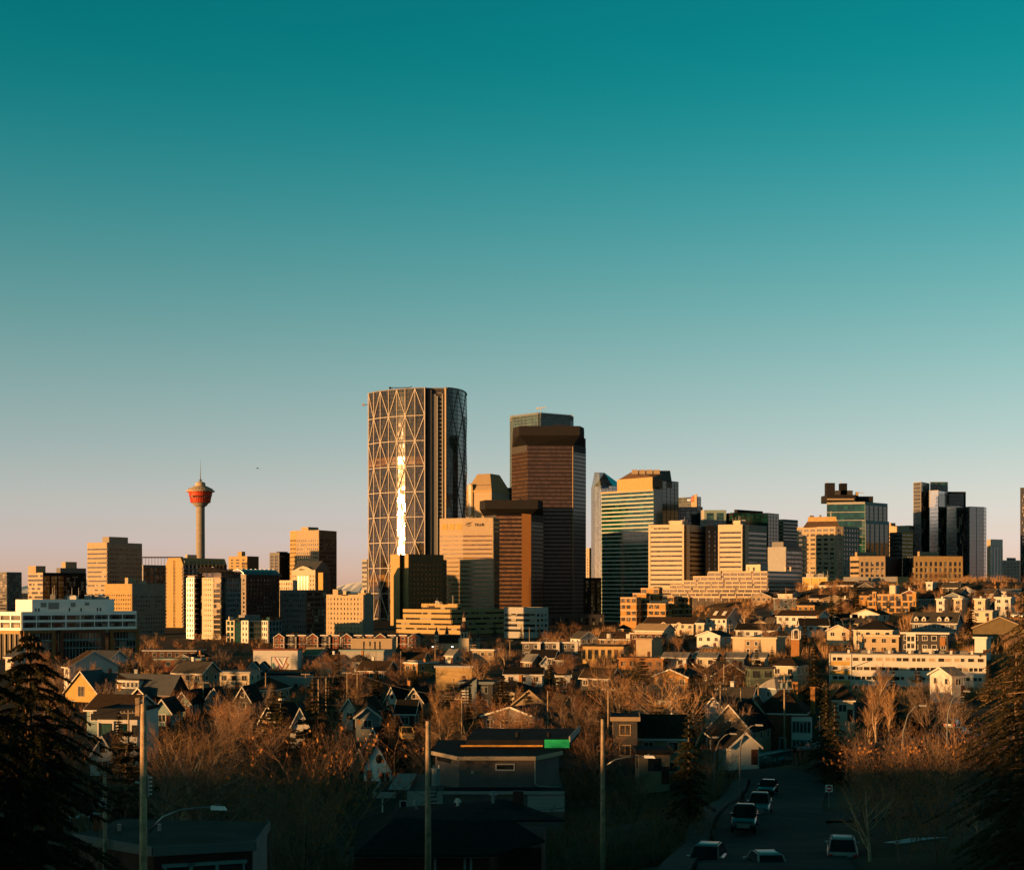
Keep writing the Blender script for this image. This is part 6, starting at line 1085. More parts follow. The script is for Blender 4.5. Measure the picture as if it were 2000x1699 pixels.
def flat_house():
    Y = 72; ox, oy = X(330, Y), Y; zb = 22.; t = thing('house', 'low flat-roofed house with a grey gravel roof and tall teal-framed windows in deep shade', 'house', (ox, oy, zb)); z = lambda r, y=Y: Z(r, y)-zb; x = lambda p, y=Y: X(p, y)-ox
    pl = [(x(150, 68), -4), (x(300, 64.6), -7.4), (x(492, 66), -6), (x(519, 71.5), -.5), (x(240, 72.6), .6)]
    h = Z(1643, 66)-zb
    mb = MB(); mb.prism(pl, -4, h-.3); mb.obj('walls', 'brick_dark', t); mb = MB(); c = [(p[0]*1.03, p[1]*1.03) for p in pl]; mb.prism(c, h-.3, h); mb.obj('roof', 'roof_gravel', t)
    for a, b in zip(c[:3], c[1:4]): mb = MB(); strip(mb, a, b, 0, .08, h-.35, h+.06); mb.obj('roof_edge', 'grey', t)
    A, B = Vector(pl[1]), Vector(pl[2]); L = (B-A).length; tt = (B-A)/L
    for s in (.25, .5, .78):
        mb = MB(); strip(mb, A+tt*(s*L-.6), A+tt*(s*L-.52), -.05, .1, -1, h-.9); strip(mb, A+tt*(s*L+.52), A+tt*(s*L+.6), -.05, .1, -1, h-.9); strip(mb, A+tt*(s*L-.7), A+tt*(s*L+.7), -.05, .12, h-.9, h-.75); o = mb.obj('window', 'siding_teal', t); mb = MB(); strip(mb, A+tt*(s*L-.52), A+tt*(s*L+.52), -.1, .03, -1, h-.9); mb.obj('pane', 'glass_house', o)
    mb = MB(); A, B = Vector(pl[2]), Vector(pl[3]); strip(mb, A, B, -.1, .06, -3, h-.4); mb.obj('brick_end', 'grey', t)
    mb = MB(); mb.box(x(216), x(230), -3, -2.6, h-.1, h+.7); mb.obj('chimney', 'brick_red', t)
    for p in (265, 340): mb = MB(); mb.path([(x(p), -3, h-.1), (x(p), -3, h+.3)], .1, 6); mb.obj('roof_vent', 'steel', t)
    landmark(ox, oy, 'the flat gravel-roofed house')
flat_house()
# ------------------------------------------------------------------ trees: prototypes first, then every tree a copy with its own trunk and crown
def rdir(r, d, a):
    o = Vector((r.gauss(0, 1), r.gauss(0, 1), r.gauss(0, 1))); o -= d*o.dot(d); o.normalize()
    return (d*math.cos(a)+o*math.sin(a)).normalized()
def bare_mesh(seed, H=9., spread=.55, limbs=7, fork=.22, twigs=5, leaf=0, up=.25, stems=1, fine=1., sub=6, bush=1.5, mr=.016):
    """branching tree: trunk and limbs in one mesh, the twigs (and any dry leaves) in the other"""
    r = random.Random(seed); tk, cr = MB(), MB()
    def limb(p, d, L, rad, lev):
        n = 4 if lev < 2 else 3 if lev == 2 else 2; pts, rs, dirs = [p], [rad], [d]
        for i in range(n):
            d = (rdir(r, d, r.uniform(.05, .22+.05*lev))+Vector((0, 0, up*(.35 if lev else .1)))).normalized()
            pts.append(pts[-1]+d*(L/n)); rs.append(rad*(1-.68*(i+1)/n)); dirs.append(d)
        (tk if lev < 2 else cr).path(pts, rs, 6 if lev == 0 else 4 if lev == 1 else 3, 0, cap=False)
        if lev == 3: return
        if lev == 0:
            ks = [(i+.5)/limbs for i in range(limbs)]
        else: ks = [r.uniform(.15, 1) for _ in range(int(sub*bush) if lev == 1 else int(twigs*bush))]
        for k in ks:
            t = (fork+(1-fork)*k if lev == 0 else k)*n; i = min(n-1, int(t)); q = pts[i].lerp(pts[i+1], t-i)
            a = r.uniform(.55, 1.0)*(spread/.55) if lev == 0 else r.uniform(.4, .95)
            Lc = (H*(.52-.22*k)*(.6+.75*spread) if lev == 0 else L*r.uniform(.34, .6) if lev == 1 else L*r.uniform(.3, .7))
            limb(q, rdir(r, dirs[min(n, i+1)], a), Lc, max(rs[i]*(.55 if lev == 0 else .5), mr), lev+1)
        if lev == 2:
            for _ in range(leaf):
                q = pts[r.randint(1, n)]+Vector((r.gauss(0, .25), r.gauss(0, .25), r.gauss(0, .25))); u = Vector((r.gauss(0, 1), r.gauss(0, 1), r.gauss(0, 1))).normalized(); w = u.orthogonal().normalized(); s = r.uniform(.07, .14)
                dn = Vector((0, 0, -s*.9)); cr.poly([q, q+u*s+dn, q+dn*2.2+w*s*.3], 1); cr.poly([q, q+dn*2.2+w*s*.3, q-u*s+dn], 1)
    for s in range(stems):
        d0 = Vector((0, 0, 1)) if stems == 1 else rdir(r, Vector((0, 0, 1)), r.uniform(.15, .5))
        p0 = Vector((0, 0, -.6)) if stems == 1 else Vector((r.uniform(-.6, .6), r.uniform(-.6, .6), -.6))
        limb(p0, d0, H*(.62 if stems == 1 else .7), H*.018*fine*(1 if stems == 1 else .6), 0)
    return tk, cr
def conifer_mesh(seed, H=12., R=2.6, whorls=22, per=8, sprays=12, droop=.35, size=.42, shape=1.0, low=.06, dens=2.6, wid=.27):
    r = random.Random(seed); tk, cr = MB(), MB()
    tk.path([(0, 0, -1), (0, 0, H*.5), (0, 0, H*.98)], [H*.016, H*.011, H*.003], 6)
    for w in range(whorls):
        k = (w+r.uniform(-.4, .4))/whorls; z0 = H*(low+(1-low)*k)
        Lm = (R*((1-k)**shape) if shape > 0 else min(R*(.8+.2*(1-k)), -shape*(1-k)*H))*r.uniform(.72, 1.15)+.1
        for b in range(per):
            if r.random() < .12: continue
            a = 2*math.pi*(b+r.random())/per; L = Lm*r.choice((.5, .8, .9, 1., 1.1, 1.25))*r.uniform(.85, 1.1); c, s = math.cos(a), math.sin(a)
            def at(u): return Vector((c*L*u, s*L*u, z0+L*(.18*u-droop*u*u*1.4)+(.12*L*max(0, u-.8)*3)))
            tk.path([at(0), at(.5), at(1)], [H*.0022, H*.0014, .01], 3, cap=False)
            n = max(5, int(sprays*dens*(.35+.65*L/R)))
            for i in range(n):
                u = .15+.87*(i+r.random())/n; q = at(u); sd = (1 if r.random() < .5 else -1); sz = size*r.uniform(.6, 1.3)*(.55+.45*(1-k))
                t = Vector((c, s, 0))*r.uniform(.1, .8)+Vector((-s, c, 0))*sd*r.uniform(.3, 1)+Vector((0, 0, r.uniform(-.75, .12))); t.normalize(); e = q+t*sz
                o = t.cross(Vector((0, 0, 1))).normalized()*sz*wid; m = q.lerp(e, .4); up = Vector((0, 0, sz*.09))
                cr.poly([q, m+o, e]); cr.poly([q, e, m-o]); cr.poly([q+up, m-o*.6-up, e]) if r.random() < .5 else None
    return tk, cr
PROTO = {}
def proto(key, look, tkcr, mats, cat='tree'):
    tk, cr = tkcr
    PROTO[key] = (look, tk.mesh(key+'_trunk', mats[0]), cr.mesh(key+'_crown', list(mats[1:])), max(v[2] for v in cr.v), cat)
proto('bare_wide', 'wide bare tree', bare_mesh(1, 9.5, .62, 8, .25, 6), ('bark', 'twig_grey'))
proto('bare_round', 'round-crowned bare tree', bare_mesh(2, 8.5, .58, 9, .22, 6, sub=7), ('bark', 'twig'))
proto('bare_tall', 'tall bare tree with upswept limbs', bare_mesh(3, 11.5, .38, 9, .2, 5, up=.45), ('bark', 'twig_grey'))
proto('bare_pale', 'pale-limbed forked bare tree', bare_mesh(4, 10.5, .6, 7, .2, 5, fine=1.5), ('bark_pale', 'twig_pale'))
proto('bare_low', 'low bushy bare tree', bare_mesh(5, 6, .65, 8, .12, 6, stems=3, sub=5), ('bark', 'twig'))
proto('bare_leafy', 'bare tree holding rust-coloured dry leaves', bare_mesh(6, 9, .55, 8, .22, 5, leaf=2), ('bark', 'twig', 'rust_leaf'))
proto('bare_twiggy', 'dense twiggy tree glowing orange', bare_mesh(7, 8, .6, 9, .2, 7, sub=8), ('bark_pale', 'twig_pale'))
for _k, _s in (('bare_wide', dict(seed=21, H=9.5, spread=.66, limbs=8, fork=.2, twigs=5)), ('bare_round', dict(seed=22, H=8.5, spread=.6, limbs=9, fork=.2, twigs=5)), ('bare_tall', dict(seed=23, H=11.5, spread=.4, limbs=9, fork=.15, twigs=5, up=.45)), ('bare_low', dict(seed=25, H=6, spread=.65, limbs=7, fork=.12, twigs=4, stems=3, sub=5)), ('bare_leafy', dict(seed=26, H=9, spread=.55, limbs=8, fork=.2, twigs=4, leaf=2, stems=2)), ('bare_twiggy', dict(seed=27, H=8, spread=.62, limbs=9, fork=.18, twigs=7, sub=7)), ('bare_pale', dict(seed=28, H=10.5, spread=.6, limbs=7, fork=.2, twigs=5, fine=1.3))):
    proto(_k+'_near', PROTO[_k][0] if _k in PROTO else '', bare_mesh(bush=1.12, mr=.007, **_s), {'bare_leafy': ('bark', 'twig', 'rust_leaf'), 'bare_pale': ('bark_pale', 'twig_pale'), 'bare_twiggy': ('bark_pale', 'twig_pale'), 'bare_wide': ('bark', 'twig_grey'), 'bare_tall': ('bark', 'twig_grey')}.get(_k, ('bark', 'twig')))
proto('poplar', 'slim upright bare poplar', bare_mesh(8, 12, .14, 12, .08, 5, up=.8, fine=.8), ('bark_pale', 'twig_pale'))
proto('spruce', 'dark pointed spruce', conifer_mesh(11, 12, 2.5, 24, 8, 13, .35, .55), ('bark', 'needle'))
proto('spruce_broad', 'broad dark spruce', conifer_mesh(12, 11, 3.1, 20, 9, 14, .4, .62), ('bark', 'needle'))
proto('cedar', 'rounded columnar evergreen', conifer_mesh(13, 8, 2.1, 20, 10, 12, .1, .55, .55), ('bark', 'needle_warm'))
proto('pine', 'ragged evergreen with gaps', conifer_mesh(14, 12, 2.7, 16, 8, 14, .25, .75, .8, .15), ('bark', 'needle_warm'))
rt = random.Random(99); TREES = []; LABELS = {}
NEARLM = {}
def describe(look, x, y, skip=None):
    best = min(LM, key=lambda l: (l[0]-x)**2+((l[1]-y)*.55)**2)
    dx, dy = (x/y-best[0]/best[1])*F*.5, y-best[1]
    rel = 'behind' if dy > 14 else 'in front of' if dy < -14 else 'beside'
    side = ''
    return f'{look} {rel} {best[2]}', f'trees around {best[2]}'
def tree(key, x, y, H=None, label=None, group=None, sx=1., zoff=0, lm=None):
    if y < 215 and key+'_near' in PROTO: key += '_near'
    look, tm, cm, h0, cat = PROTO[key]; s = (H or h0)/h0; z = ground(x, y)+zoff
    if label is None:
        size = 'small ' if s < .8 else 'big ' if s > 1.18 else ''
        label, group = describe(size+look, x, y)
    nm = 'spruce_tree' if key.startswith('spruce') else {'cedar': 'evergreen_tree', 'pine': 'evergreen_tree', 'poplar': 'poplar_tree'}.get(key, 'bare_tree')
    LABELS[label] = LABELS.get(label, 0)+1
    t = thing(nm, label, 'tree', (x, y, z), rt.uniform(0, 6.28), group); t.scale = (s*sx, s*sx, s)
    link('trunk', tm, t); link('crown', cm, t); TREES.append((x, y)); landmark(x, y, lm); return t
def tree_px(key, px, row, H, label=None, Y=None, sx=1., lm=None, group=None):
    if Y is None:
        Y = Yfor(px, row, H)
    x = X(px, Y); z = ground(x, Y); h = Z(row, Y)-z
    return tree(key, x, Y, max(2.2, h), label, group, sx, lm=lm)
# big spruces that frame the view
def big_spruce(name, label, px, row, Y, R, seed, whorls, cones=0, base=None):
    x = X(px, Y); z = ground(x, Y) if base is None else base; H = Z(row, Y)-z
    tk, cr = conifer_mesh(seed, H, R, whorls, 11, 46, .44, .25, -.72 if px < 1000 else -.5, .02, 4.2, .26)
    t = thing('spruce_tree', label, 'tree', (x, Y, z)); tk.obj('trunk', 'bark', t); cr.obj('crown', 'needle_warm' if px > 1000 else 'needle', t)  # warmer needles east of centre: amber sunlight put into their colour
    r = random.Random(seed); mb = MB(); top = [v for v in cr.v if v[2] > H*.45]
    for _ in range(cones):
        v = Vector(r.choice(top)); L = r.uniform(.12, .2); mb.path([v, v-Vector((0, 0, L*.4)), v-Vector((0, 0, L))], [.018, .032, .012], 5)
    mb.obj('cones', 'cone_brown', t, kind='stuff'); landmark(x, Y, name); TREES.append((x, Y)); return t
big_spruce('the great drooping spruce', 'great dark drooping spruce with sunlit tip and hanging cones at the picture edge', 58, 1222, 48, 2.5, 31, 40, 420)
big_spruce('the great drooping spruce', 'second spruce cut by the picture edge behind the great drooping one', -40, 1240, 42, 2.3, 34, 24, 120)
big_spruce('the tall edge spruce', 'tall amber-lit spruce filling the edge of the picture beside the leafy thicket', 2034, 1085, 72, 3.6, 32, 34, 160)
big_spruce('the tall edge spruce', 'shorter broad spruce in front of the olive building and beside the tall edge spruce', 1985, 1235, 84, 3.0, 33, 26, 60)
# evergreens one can pick out
EV = [('spruce', 253, 1281, 8, 'lone dark spruce beside the glowing bungalow'), ('cedar', 640, 1256, 9, 'evergreen in front of the orange-lit shallow roof'), ('pine', 548, 1352, 11, 'big ragged evergreen with amber tips beside the steep white gable'), ('pine', 610, 1328, 10, 'amber-tipped evergreen behind the big thicket tree'), ('spruce_broad', 735, 1312, 11, 'broad evergreen west of the narrow white gable'),
 ('spruce', 757, 1366, 12, 'dark column-like evergreen beside the blue-grey gabled house'), ('cedar', 977, 1322, 10, 'big rounded evergreen in front of the long white bungalow'), ('cedar', 1031, 1352, 8, 'narrow evergreen in front of the wide brown gable'), ('spruce', 1073, 1288, 11, 'tall dark evergreen before the small white shed'), ('pine', 878, 1336, 9, 'evergreen beside the slant-roofed dark house'), ('spruce_broad', 918, 1358, 7, 'small fan-shaped evergreen below the slant-roofed dark house'),
 ('spruce', 1306, 1247, 8, 'lone spruce in front of the dark row under the tan-roofed house'), ('spruce', 1300, 1277, 5, 'first small conifer of the bungalow screen'), ('spruce', 1333, 1276, 5, 'second small conifer of the bungalow screen'), ('spruce_broad', 1355, 1272, 5.5, 'third conifer of the bungalow screen, before the white bungalow'), ('spruce_broad', 1400, 1273, 6, 'fourth and widest conifer of the bungalow screen'), ('spruce', 1417, 1275, 5.5, 'fifth conifer of the bungalow screen'), ('spruce', 1434, 1274, 5.5, 'sixth conifer of the bungalow screen before the bluish bungalow'),
 ('spruce_broad', 1478, 1270, 10, 'broad ragged spruce below the beige panelled flats'), ('spruce', 1572, 1204, 11, 'tall spruce beside the brick bell tower'), ('spruce_broad', 1590, 1264, 12, 'massive dark spruce between the hip-roofed cream house and the long white block'), ('spruce', 1427, 1160, 11, 'dark spruce behind the skylit brown roof'), ('spruce', 1624, 1158, 12, 'dark hillside spruce, westmost of the tall group below the gold panelled block'), ('spruce', 1641, 1153, 12, 'dark hillside spruce in the middle of the tall group'), ('spruce_broad', 1672, 1138, 13, 'tallest hillside spruce, beside the brick terraces'), ('spruce', 1692, 1170, 9, 'short dark spruce tucked against the brick terraces'),
 ('spruce', 1737, 1126, 8, 'ridge spruce behind the pale stair tower'), ('pine', 1846, 1140, 8, 'ridge evergreen among the white houses'), ('spruce_broad', 1898, 1178, 11, 'broad evergreen below the upper white houses'), ('spruce', 1875, 1222, 9, 'evergreen in front of the modern dark and white house'), ('spruce', 1745, 1305, 10, 'amber-lit spruce in front of the long white block'), ('pine', 1792, 1312, 9, 'evergreen clump with amber top before the long white block'),
 ('spruce', 1614, 1330, 13, 'tall dark spruce beside the cream pyramid-roofed house'), ('spruce_broad', 1630, 1372, 10, 'dark spruce hiding the cream pyramid-roofed house'), ('cedar', 246, 1428, 6, 'dome-shaped black evergreen behind the tall wooden pole'), ('spruce', 232, 1385, 5, 'tiny spruce in front of the white box house'), ('spruce', 1320, 1262, 6, 'little spruce beside the tan shop'), ('spruce', 776, 1232, 8, 'dark evergreen by the federal building'), ('spruce', 966, 1215, 9, 'tall dark spruce in front of the ledged federal building'), ('spruce', 1054, 1222, 8, 'dark spruce beside the low white office block'), ('spruce', 1018, 1222, 8, 'slim spruce in front of the low white office block'), ('pine', 1930, 1300, 11, 'amber evergreen near the slim white stair tower'), ('spruce_broad', 1880, 1352, 7, 'dark rounded evergreen on the snowy bank by the upper lamp'), ('cedar', 1340, 1246, 6, 'evergreen in the shade of the long brown-roofed apartments'), ('spruce', 1508, 1262, 8, 'spruce next to the beige panelled flats')]
EVY = {1614: 190, 1630: 176, 757: 246, 735: 330, 548: 215, 610: 230, 246: 105, 232: 200, 1345: 122, 1590: 330, 1478: 350, 1792: 260, 1745: 280, 1930: 330, 1880: 240, 918: 255, 878: 280}
for k, px, row, h, lab in EV: t = tree_px(k, px, row, h, lab, Y=EVY.get(px), sx=1.0 if k != 'cedar' else .9)
tree_px('spruce_broad', 1345, 1398, 12, 'black spruce in front of the pale siding annex', Y=122, sx=.95, lm='the black spruce')
tree_px('spruce', 1450, 1545, 5, 'squat dark spruce at the kerb behind the dark pickup', Y=118, sx=1.3)
# characterful bare trees
BT = [('bare_pale', 945, 1266, 11, 'white-branched bare tree beside the tan workshop', 345), ('bare_round', 1115, 1208, 12, 'great round bare tree lit orange under the brown towers', 700), ('bare_round', 1070, 1228, 8, 'small round orange bare tree beside the great round one', 690), ('bare_pale', 1222, 1292, 11, 'pale forked tree in front of the brown brick low-rise', 255), ('bare_pale', 1284, 1300, 11, 'second pale forked tree near the brown brick low-rise', 250), ('bare_pale', 1350, 1318, 10, 'pale leaning tree beside the grey-roofed white house', 240), ('bare_wide', 1400, 1345, 9, 'dark bare tree before the pink gabled house', 215),
 ('bare_wide', 1500, 1200, 11, 'wide bare tree in front of the long white apartment house', 540), ('bare_pale', 1455, 1165, 10, 'bare tree beside the skylit brown roof', 640), ('bare_round', 1915, 1140, 13, 'tall round bare tree on the hillside above the upper white houses', 640), ('bare_wide', 1862, 1160, 10, 'bare tree against the upper white houses', 585), ('bare_round', 1820, 1108, 9, 'bare tree in front of the ridge-top tan block', 930), ('bare_wide', 1850, 1104, 9, 'second bare tree in front of the ridge-top tan block', 935), ('bare_wide', 1795, 1112, 9, 'third bare tree in front of the ridge-top tan block', 930), ('bare_round', 545, 1262, 7, 'orange bare tree before the low white condominium', 640), ('bare_round', 470, 1248, 7, 'small orange bare tree before the low white condominium', 650), ('bare_twiggy', 305, 1293, 8, 'orange round tree beside the yellow gabled hall', 380), ('bare_wide', 210, 1322, 6, 'dark bare tree in front of the yellow hall roof', 325), ('poplar', 698, 1318, 13, 'slim orange tree beside the blue-grey gabled house', 275), ('poplar', 860, 1330, 13, 'slim pale tree in front of the tan white-edged gable', 235),
 ('poplar', 762, 1388, 9, 'pale multi-stemmed trunk cluster beside the ornate white house', 205), ('poplar', 1712, 1286, 14, 'pale golden poplar in front of the long white block', 205), ('poplar', 1736, 1330, 12, 'shorter golden poplar beside the taller poplar', 200), ('poplar', 1700, 1340, 11, 'slim golden poplar next to the cream pyramid-roofed house', 215), ('bare_tall', 1840, 1300, 12, 'golden bare tree before the east end of the long white block', 260), ('bare_tall', 1815, 1315, 12, 'golden bare tree beside the amber evergreen clump', 250)]
for k, px, row, h, lab, Y in BT: tree_px(k, px, row, h, lab, Y=Y)
# thicket behind the wooden pole and mid-distance masses
for i, (px, row, Y, k) in enumerate(((318, 1392, 150, 'bare_twiggy'), (352, 1404, 140, 'bare_twiggy'), (390, 1396, 150, 'bare_twiggy'), (372, 1430, 122, 'bare_round'), (330, 1440, 118, 'bare_low'), (410, 1445, 120, 'bare_wide'), (300, 1420, 135, 'bare_low'), (232, 1400, 160, 'bare_low'))):
    tree_px(k, px, row, 9, ['orange twiggy tree nearest the wooden pole in the bushy thicket', 'orange twiggy tree in the heart of the bushy thicket', 'orange twiggy tree at the far side of the bushy thicket', 'duller bare tree under the orange thicket', 'low brown bush between wooden pole and thicket', 'wide bare tree closing the orange thicket', 'bushy bare tree brushing the wooden pole', 'small orange bush by the white box house'][i], Y=Y, lm='the orange bushy thicket' if i == 1 else None)
tree_px('bare_leafy', 640, 1378, 10, 'big bare tree hung with rust leaves and pale curving limbs', Y=118, lm='the big rust-leaved tree', sx=1.15); tree_px('bare_leafy', 600, 1420, 9, 'rust-leaved tree leaning beside the big one', Y=112); tree_px('bare_leafy', 460, 1418, 9, 'rust-tinged tree beside the orange thicket', Y=140); tree_px('bare_wide', 215, 1505, 8, 'bare tree with thin pale limbs behind the transformer', Y=72); tree_px('bare_wide', 130, 1590, 6, 'bare branches reaching over the flat gravel-roofed house', Y=58); tree_px('bare_wide', 395, 1480, 8, 'thin bare tree over the flat gravel-roofed house', Y=84); tree_px('bare_tall', 548, 1500, 9, 'dark slender bare tree beside the flat gravel-roofed house', Y=82)
RM = [('bare_leafy', 1672, 1470, 100, 1.0, 'rust-leaved tree closest to the do-not-enter sign'), ('bare_leafy', 1715, 1440, 104, 1.05, 'taller rust-leaved tree behind the one closest to the do-not-enter sign'), ('bare_leafy', 1760, 1425, 98, 1.1, 'rust-leaved tree directly below the taller golden poplar'), ('bare_leafy', 1805, 1415, 104, 1.1, 'rust-leaved tree under the lamp that rises out of the roadside thicket'), ('bare_leafy', 1850, 1425, 98, 1.0, 'rust-leaved tree at the foot of the gold-lit curved lamp'), ('bare_leafy', 1890, 1470, 92, 1.0, 'rust-leaved tree between the gold-lit curved lamp and the edge spruces'), ('bare_pale', 1700, 1520, 86, .9, 'low pale-stemmed tree behind the white four-wheel-drive'), ('bare_leafy', 1760, 1530, 82, .9, 'low rust-leaved tree in the dark heart of the roadside thicket'), ('bare_leafy', 1830, 1530, 80, .9, 'low rust-leaved tree above the snow streak in the thicket'), ('bare_tall', 1735, 1400, 112, 1.0, 'upswept bare tree crossing the foot of the shorter golden poplar'), ('bare_tall', 1780, 1392, 116, 1.0, 'upswept bare tree, tallest in the roadside thicket'), ('bare_tall', 1690, 1410, 118, .9, 'upswept bare tree at the street side of the thicket'), ('bare_twiggy', 1910, 1540, 86, 1.0, 'grey twiggy bush in front of the edge spruces'), ('bare_tall', 1822, 1400, 112, .9, 'upswept bare tree just before the gold-lit curved lamp')]
for i, (k, px, row, Y, sx, lab) in enumerate(RM): tree_px(k, px, row, 9, lab, Y=Y, sx=sx, group='trees of the dark roadside thicket', lm='the dark roadside thicket' if i in (2, 6) else None)
SB = ['rust-leaved tree hugging the east wall of the grey modern house', 'shadowy bush at the foot of the plain wooden pole', 'rust-leaved tree under the white lamp head', 'shadowy bush west of the black spruce', 'small rust-leaved tree below the plain wooden pole at the picture bottom', 'low shadowy bush near the snowy yard', 'rust-leaved tree leaning into the black spruce', 'shadowy bush between the black spruce and the pavement', 'small rust-leaved tree hidden behind the black spruce']
for i, (px, row, Y) in enumerate(((1130, 1560, 112), (1180, 1540, 120), (1225, 1530, 128), (1270, 1545, 118), (1150, 1610, 92), (1215, 1600, 96), (1290, 1580, 104), (1385, 1560, 112), (1320, 1560, 108))): tree_px('bare_low' if i % 2 else 'bare_leafy', px, row, 6, SB[i], Y=Y, group='shadowy bushes east of the grey modern house')
# the scatter: every tree stays clear of houses and of the roads, and below what stands out behind it
KEEP = [(700, 1440, 775, 1520), (840, 1430, 1140, 1700), (1420, 1350, 1600, 1470), (1380, 1360, 1450, 1440), (120, 1300, 320, 1370), (170, 1385, 290, 1425), (1620, 1275, 1930, 1345), (1420, 1240, 1570, 1285), (485, 1265, 590, 1312), (840, 1195, 930, 1262), (700, 1380, 745, 1412), (790, 1340, 826, 1368), (750, 1340, 772, 1366), (570, 1380, 598, 1410), (1100, 1470, 1660, 1700), (1440, 1400, 1600, 1700), (985, 1303, 1062, 1328), (845, 1300, 930, 1322), (1230, 1215, 1315, 1245), (380, 1312, 490, 1345), (505, 1312, 600, 1338), (295, 1365, 335, 1392), (1600, 1400, 2000, 1700), (1016, 1254, 1135, 1282), (1180, 1235, 1290, 1275), (640, 1160, 730, 1240), (1645, 1205, 1765, 1275), (1760, 1232, 1865, 1275), (1690, 1150, 1795, 1212), (1775, 1195, 1880, 1232), (1360, 1180, 1440, 1225), (1380, 1345, 1485, 1380), (1240, 1395, 1350, 1520), (365, 1125, 470, 1262), (680, 1245, 770, 1272), (330, 1110, 560, 1240)]
HOUSES = [(o.location.x, o.location.y) for o in COL.objects if o.parent is None and o.get('category') in ('house', 'building', 'hall', 'church', 'garage', 'shed')]
def infill(n, pxr, Yr, seed, tops):
    """small houses between the ones picked out above, kept clear of what stands out behind them"""
    r = random.Random(seed); c = 0
    W_ = [('siding_tan', 'tan'), ('siding_white', 'white'), ('cream', 'cream'), ('stucco_grey', 'grey'), ('brick_red', 'brick'), ('siding_blue', 'bluish'), ('siding_dark', 'dark'), ('gold_brick', 'golden')]
    R_ = [('shingle_dark', 'dark roof'), ('shingle_brown', 'brown roof'), ('shingle_grey', 'grey roof')]
    for _ in range(6000):
        if c >= n: break
        Y = r.uniform(*Yr); px = r.uniform(*pxr); x = X(px, Y); g = ground(x, Y); wh, rh = r.uniform(3, 4.6), r.uniform(1.4, 2.6); kind = r.choice('fsshft')
        if kind == 't': rh = 0; wh += 1
        row = PH+(CZ-g-wh-rh)/Y*F; pw = r.uniform(7, 12)*F/Y
        if row < tops or any((x-a_)**2+((Y-b_)*.8)**2 < 13**2 for a_, b_ in HOUSES) or any((x-a_)**2+(Y-b_)**2 < 9**2 for a_, b_ in ROADPTS): continue
        if any(px+pw*.6 > k0 and px-pw*.6 < k2 and row < k1+.6*(k3-k1) and row+40 > k3-8 for k0, k1, k2, k3 in KEEP): continue
        w_, r_ = r.choice(W_), r.choice(R_); shape = {'f': 'gabled', 's': 'long-roofed', 'h': 'hip-roofed', 't': 'flat-roofed'}[kind]
        lab, grp = describe(f'small {w_[1]} {shape} house' + ('' if kind == 't' else f' with {r_[1]}'), x, Y)
        if lab in LABELS or len(lab.split()) > 16: continue
        LABELS[lab] = 1; phi = r.choice((-28, -16, -36, -22, 8))
        house(lab, px, pw, row, kind, wh, rh, r.uniform(7, 10), w_[0], r_[0], r.choice(('trim', 'trim', 'beige', 'pale_grey')), phi=phi, Y=Y, chim=r.choice((0, 0, 1, -1)), group='small houses filling the neighbourhood'); HOUSES.append((x, Y)); c += 1
    return c
ALLROADS = [ROAD, [(20, 122), (32, 121), (48, 124), (66, 132)], [(30, 238), (40, 246), (52, 264), (62, 290), (72, 330)], [(34, 470), (60, 540), (92, 620), (118, 700), (128, 780)]]
ROADPTS = [(a[0]+(b[0]-a[0])*k/8, a[1]+(b[1]-a[1])*k/8) for r_ in ALLROADS for a, b in zip(r_, r_[1:]) for k in range(9)]
_ = (infill(16, (1210, 1560), (520, 830), 3, 1150), infill(20, (1560, 1960), (560, 830), 4, 1135), infill(13, (60, 1250), (330, 660), 5, 1268), infill(4, (900, 1400), (250, 400), 6, 1300))
def scatter(n, pxr, Yr, kinds, hs, minsep, tops=1225, tries=9000, clear=4.6):
    c = 0
    for _ in range(tries):
        if c >= n: break
        Y = Yr[0]*(Yr[1]/Yr[0])**rt.random(); px = rt.uniform(*pxr); x = X(px, Y); H = rt.uniform(*hs); z = ground(x, Y); r0 = PH+(CZ-z-H)/Y*F; r1 = PH+(CZ-z)/Y*F; w = H*.3*F/Y
        if r0 < tops: continue
        if Y < 195 and px+w > 700 and px-w < 775: continue
        if any((x-a)**2+(Y-b)**2 < minsep**2 for a, b in TREES): continue
        if any((x-a)**2+(Y-b)**2 < clear**2 for a, b in HOUSES): continue
        if any(px+w > k0 and px-w < k2 and r0 < k1+.62*(k3-k1) and r1 > k3-8 for k0, k1, k2, k3 in KEEP): continue
        if any((x-a)**2+(Y-b)**2 < 7.**2 for a, b in ROAD): continue
        tree(rt.choice(kinds), x, Y, H); c += 1
    return c
mix = ['bare_wide', 'bare_round', 'bare_tall', 'bare_low', 'bare_twiggy', 'bare_leafy', 'bare_round', 'bare_pale', 'bare_wide']
n1 = scatter(50, (280, 1330), (175, 300), mix, (7, 10.5), 6.0, 1300)
n2 = scatter(84, (60, 1420), (300, 480), mix, (6, 9.5), 6, 1262)
n3 = scatter(48, (40, 1420), (480, 720), mix, (5, 8.), 7.5, 1238)
n4 = scatter(52, (1420, 1990), (420, 860), mix, (5, 9), 7, 1118)
n5 = scatter(10, (300, 640), (95, 175), ['bare_wide', 'bare_leafy', 'bare_tall', 'bare_low'], (6, 9), 5, 1400)
n6 = scatter(10, (1640, 1960), (125, 330), mix, (6, 9), 6, 1335)
n7 = scatter(22, (300, 1500), (200, 620), ['spruce', 'spruce_broad', 'pine', 'cedar'], (6, 10), 8, 1285)
n8 = scatter(12, (1150, 1500), (560, 760), mix, (5, 8), 8, 1205)
n9 = scatter(8, (1200, 1400), (150, 205), ['bare_wide', 'bare_low', 'bare_leafy'], (5, 8), 5, 1400)
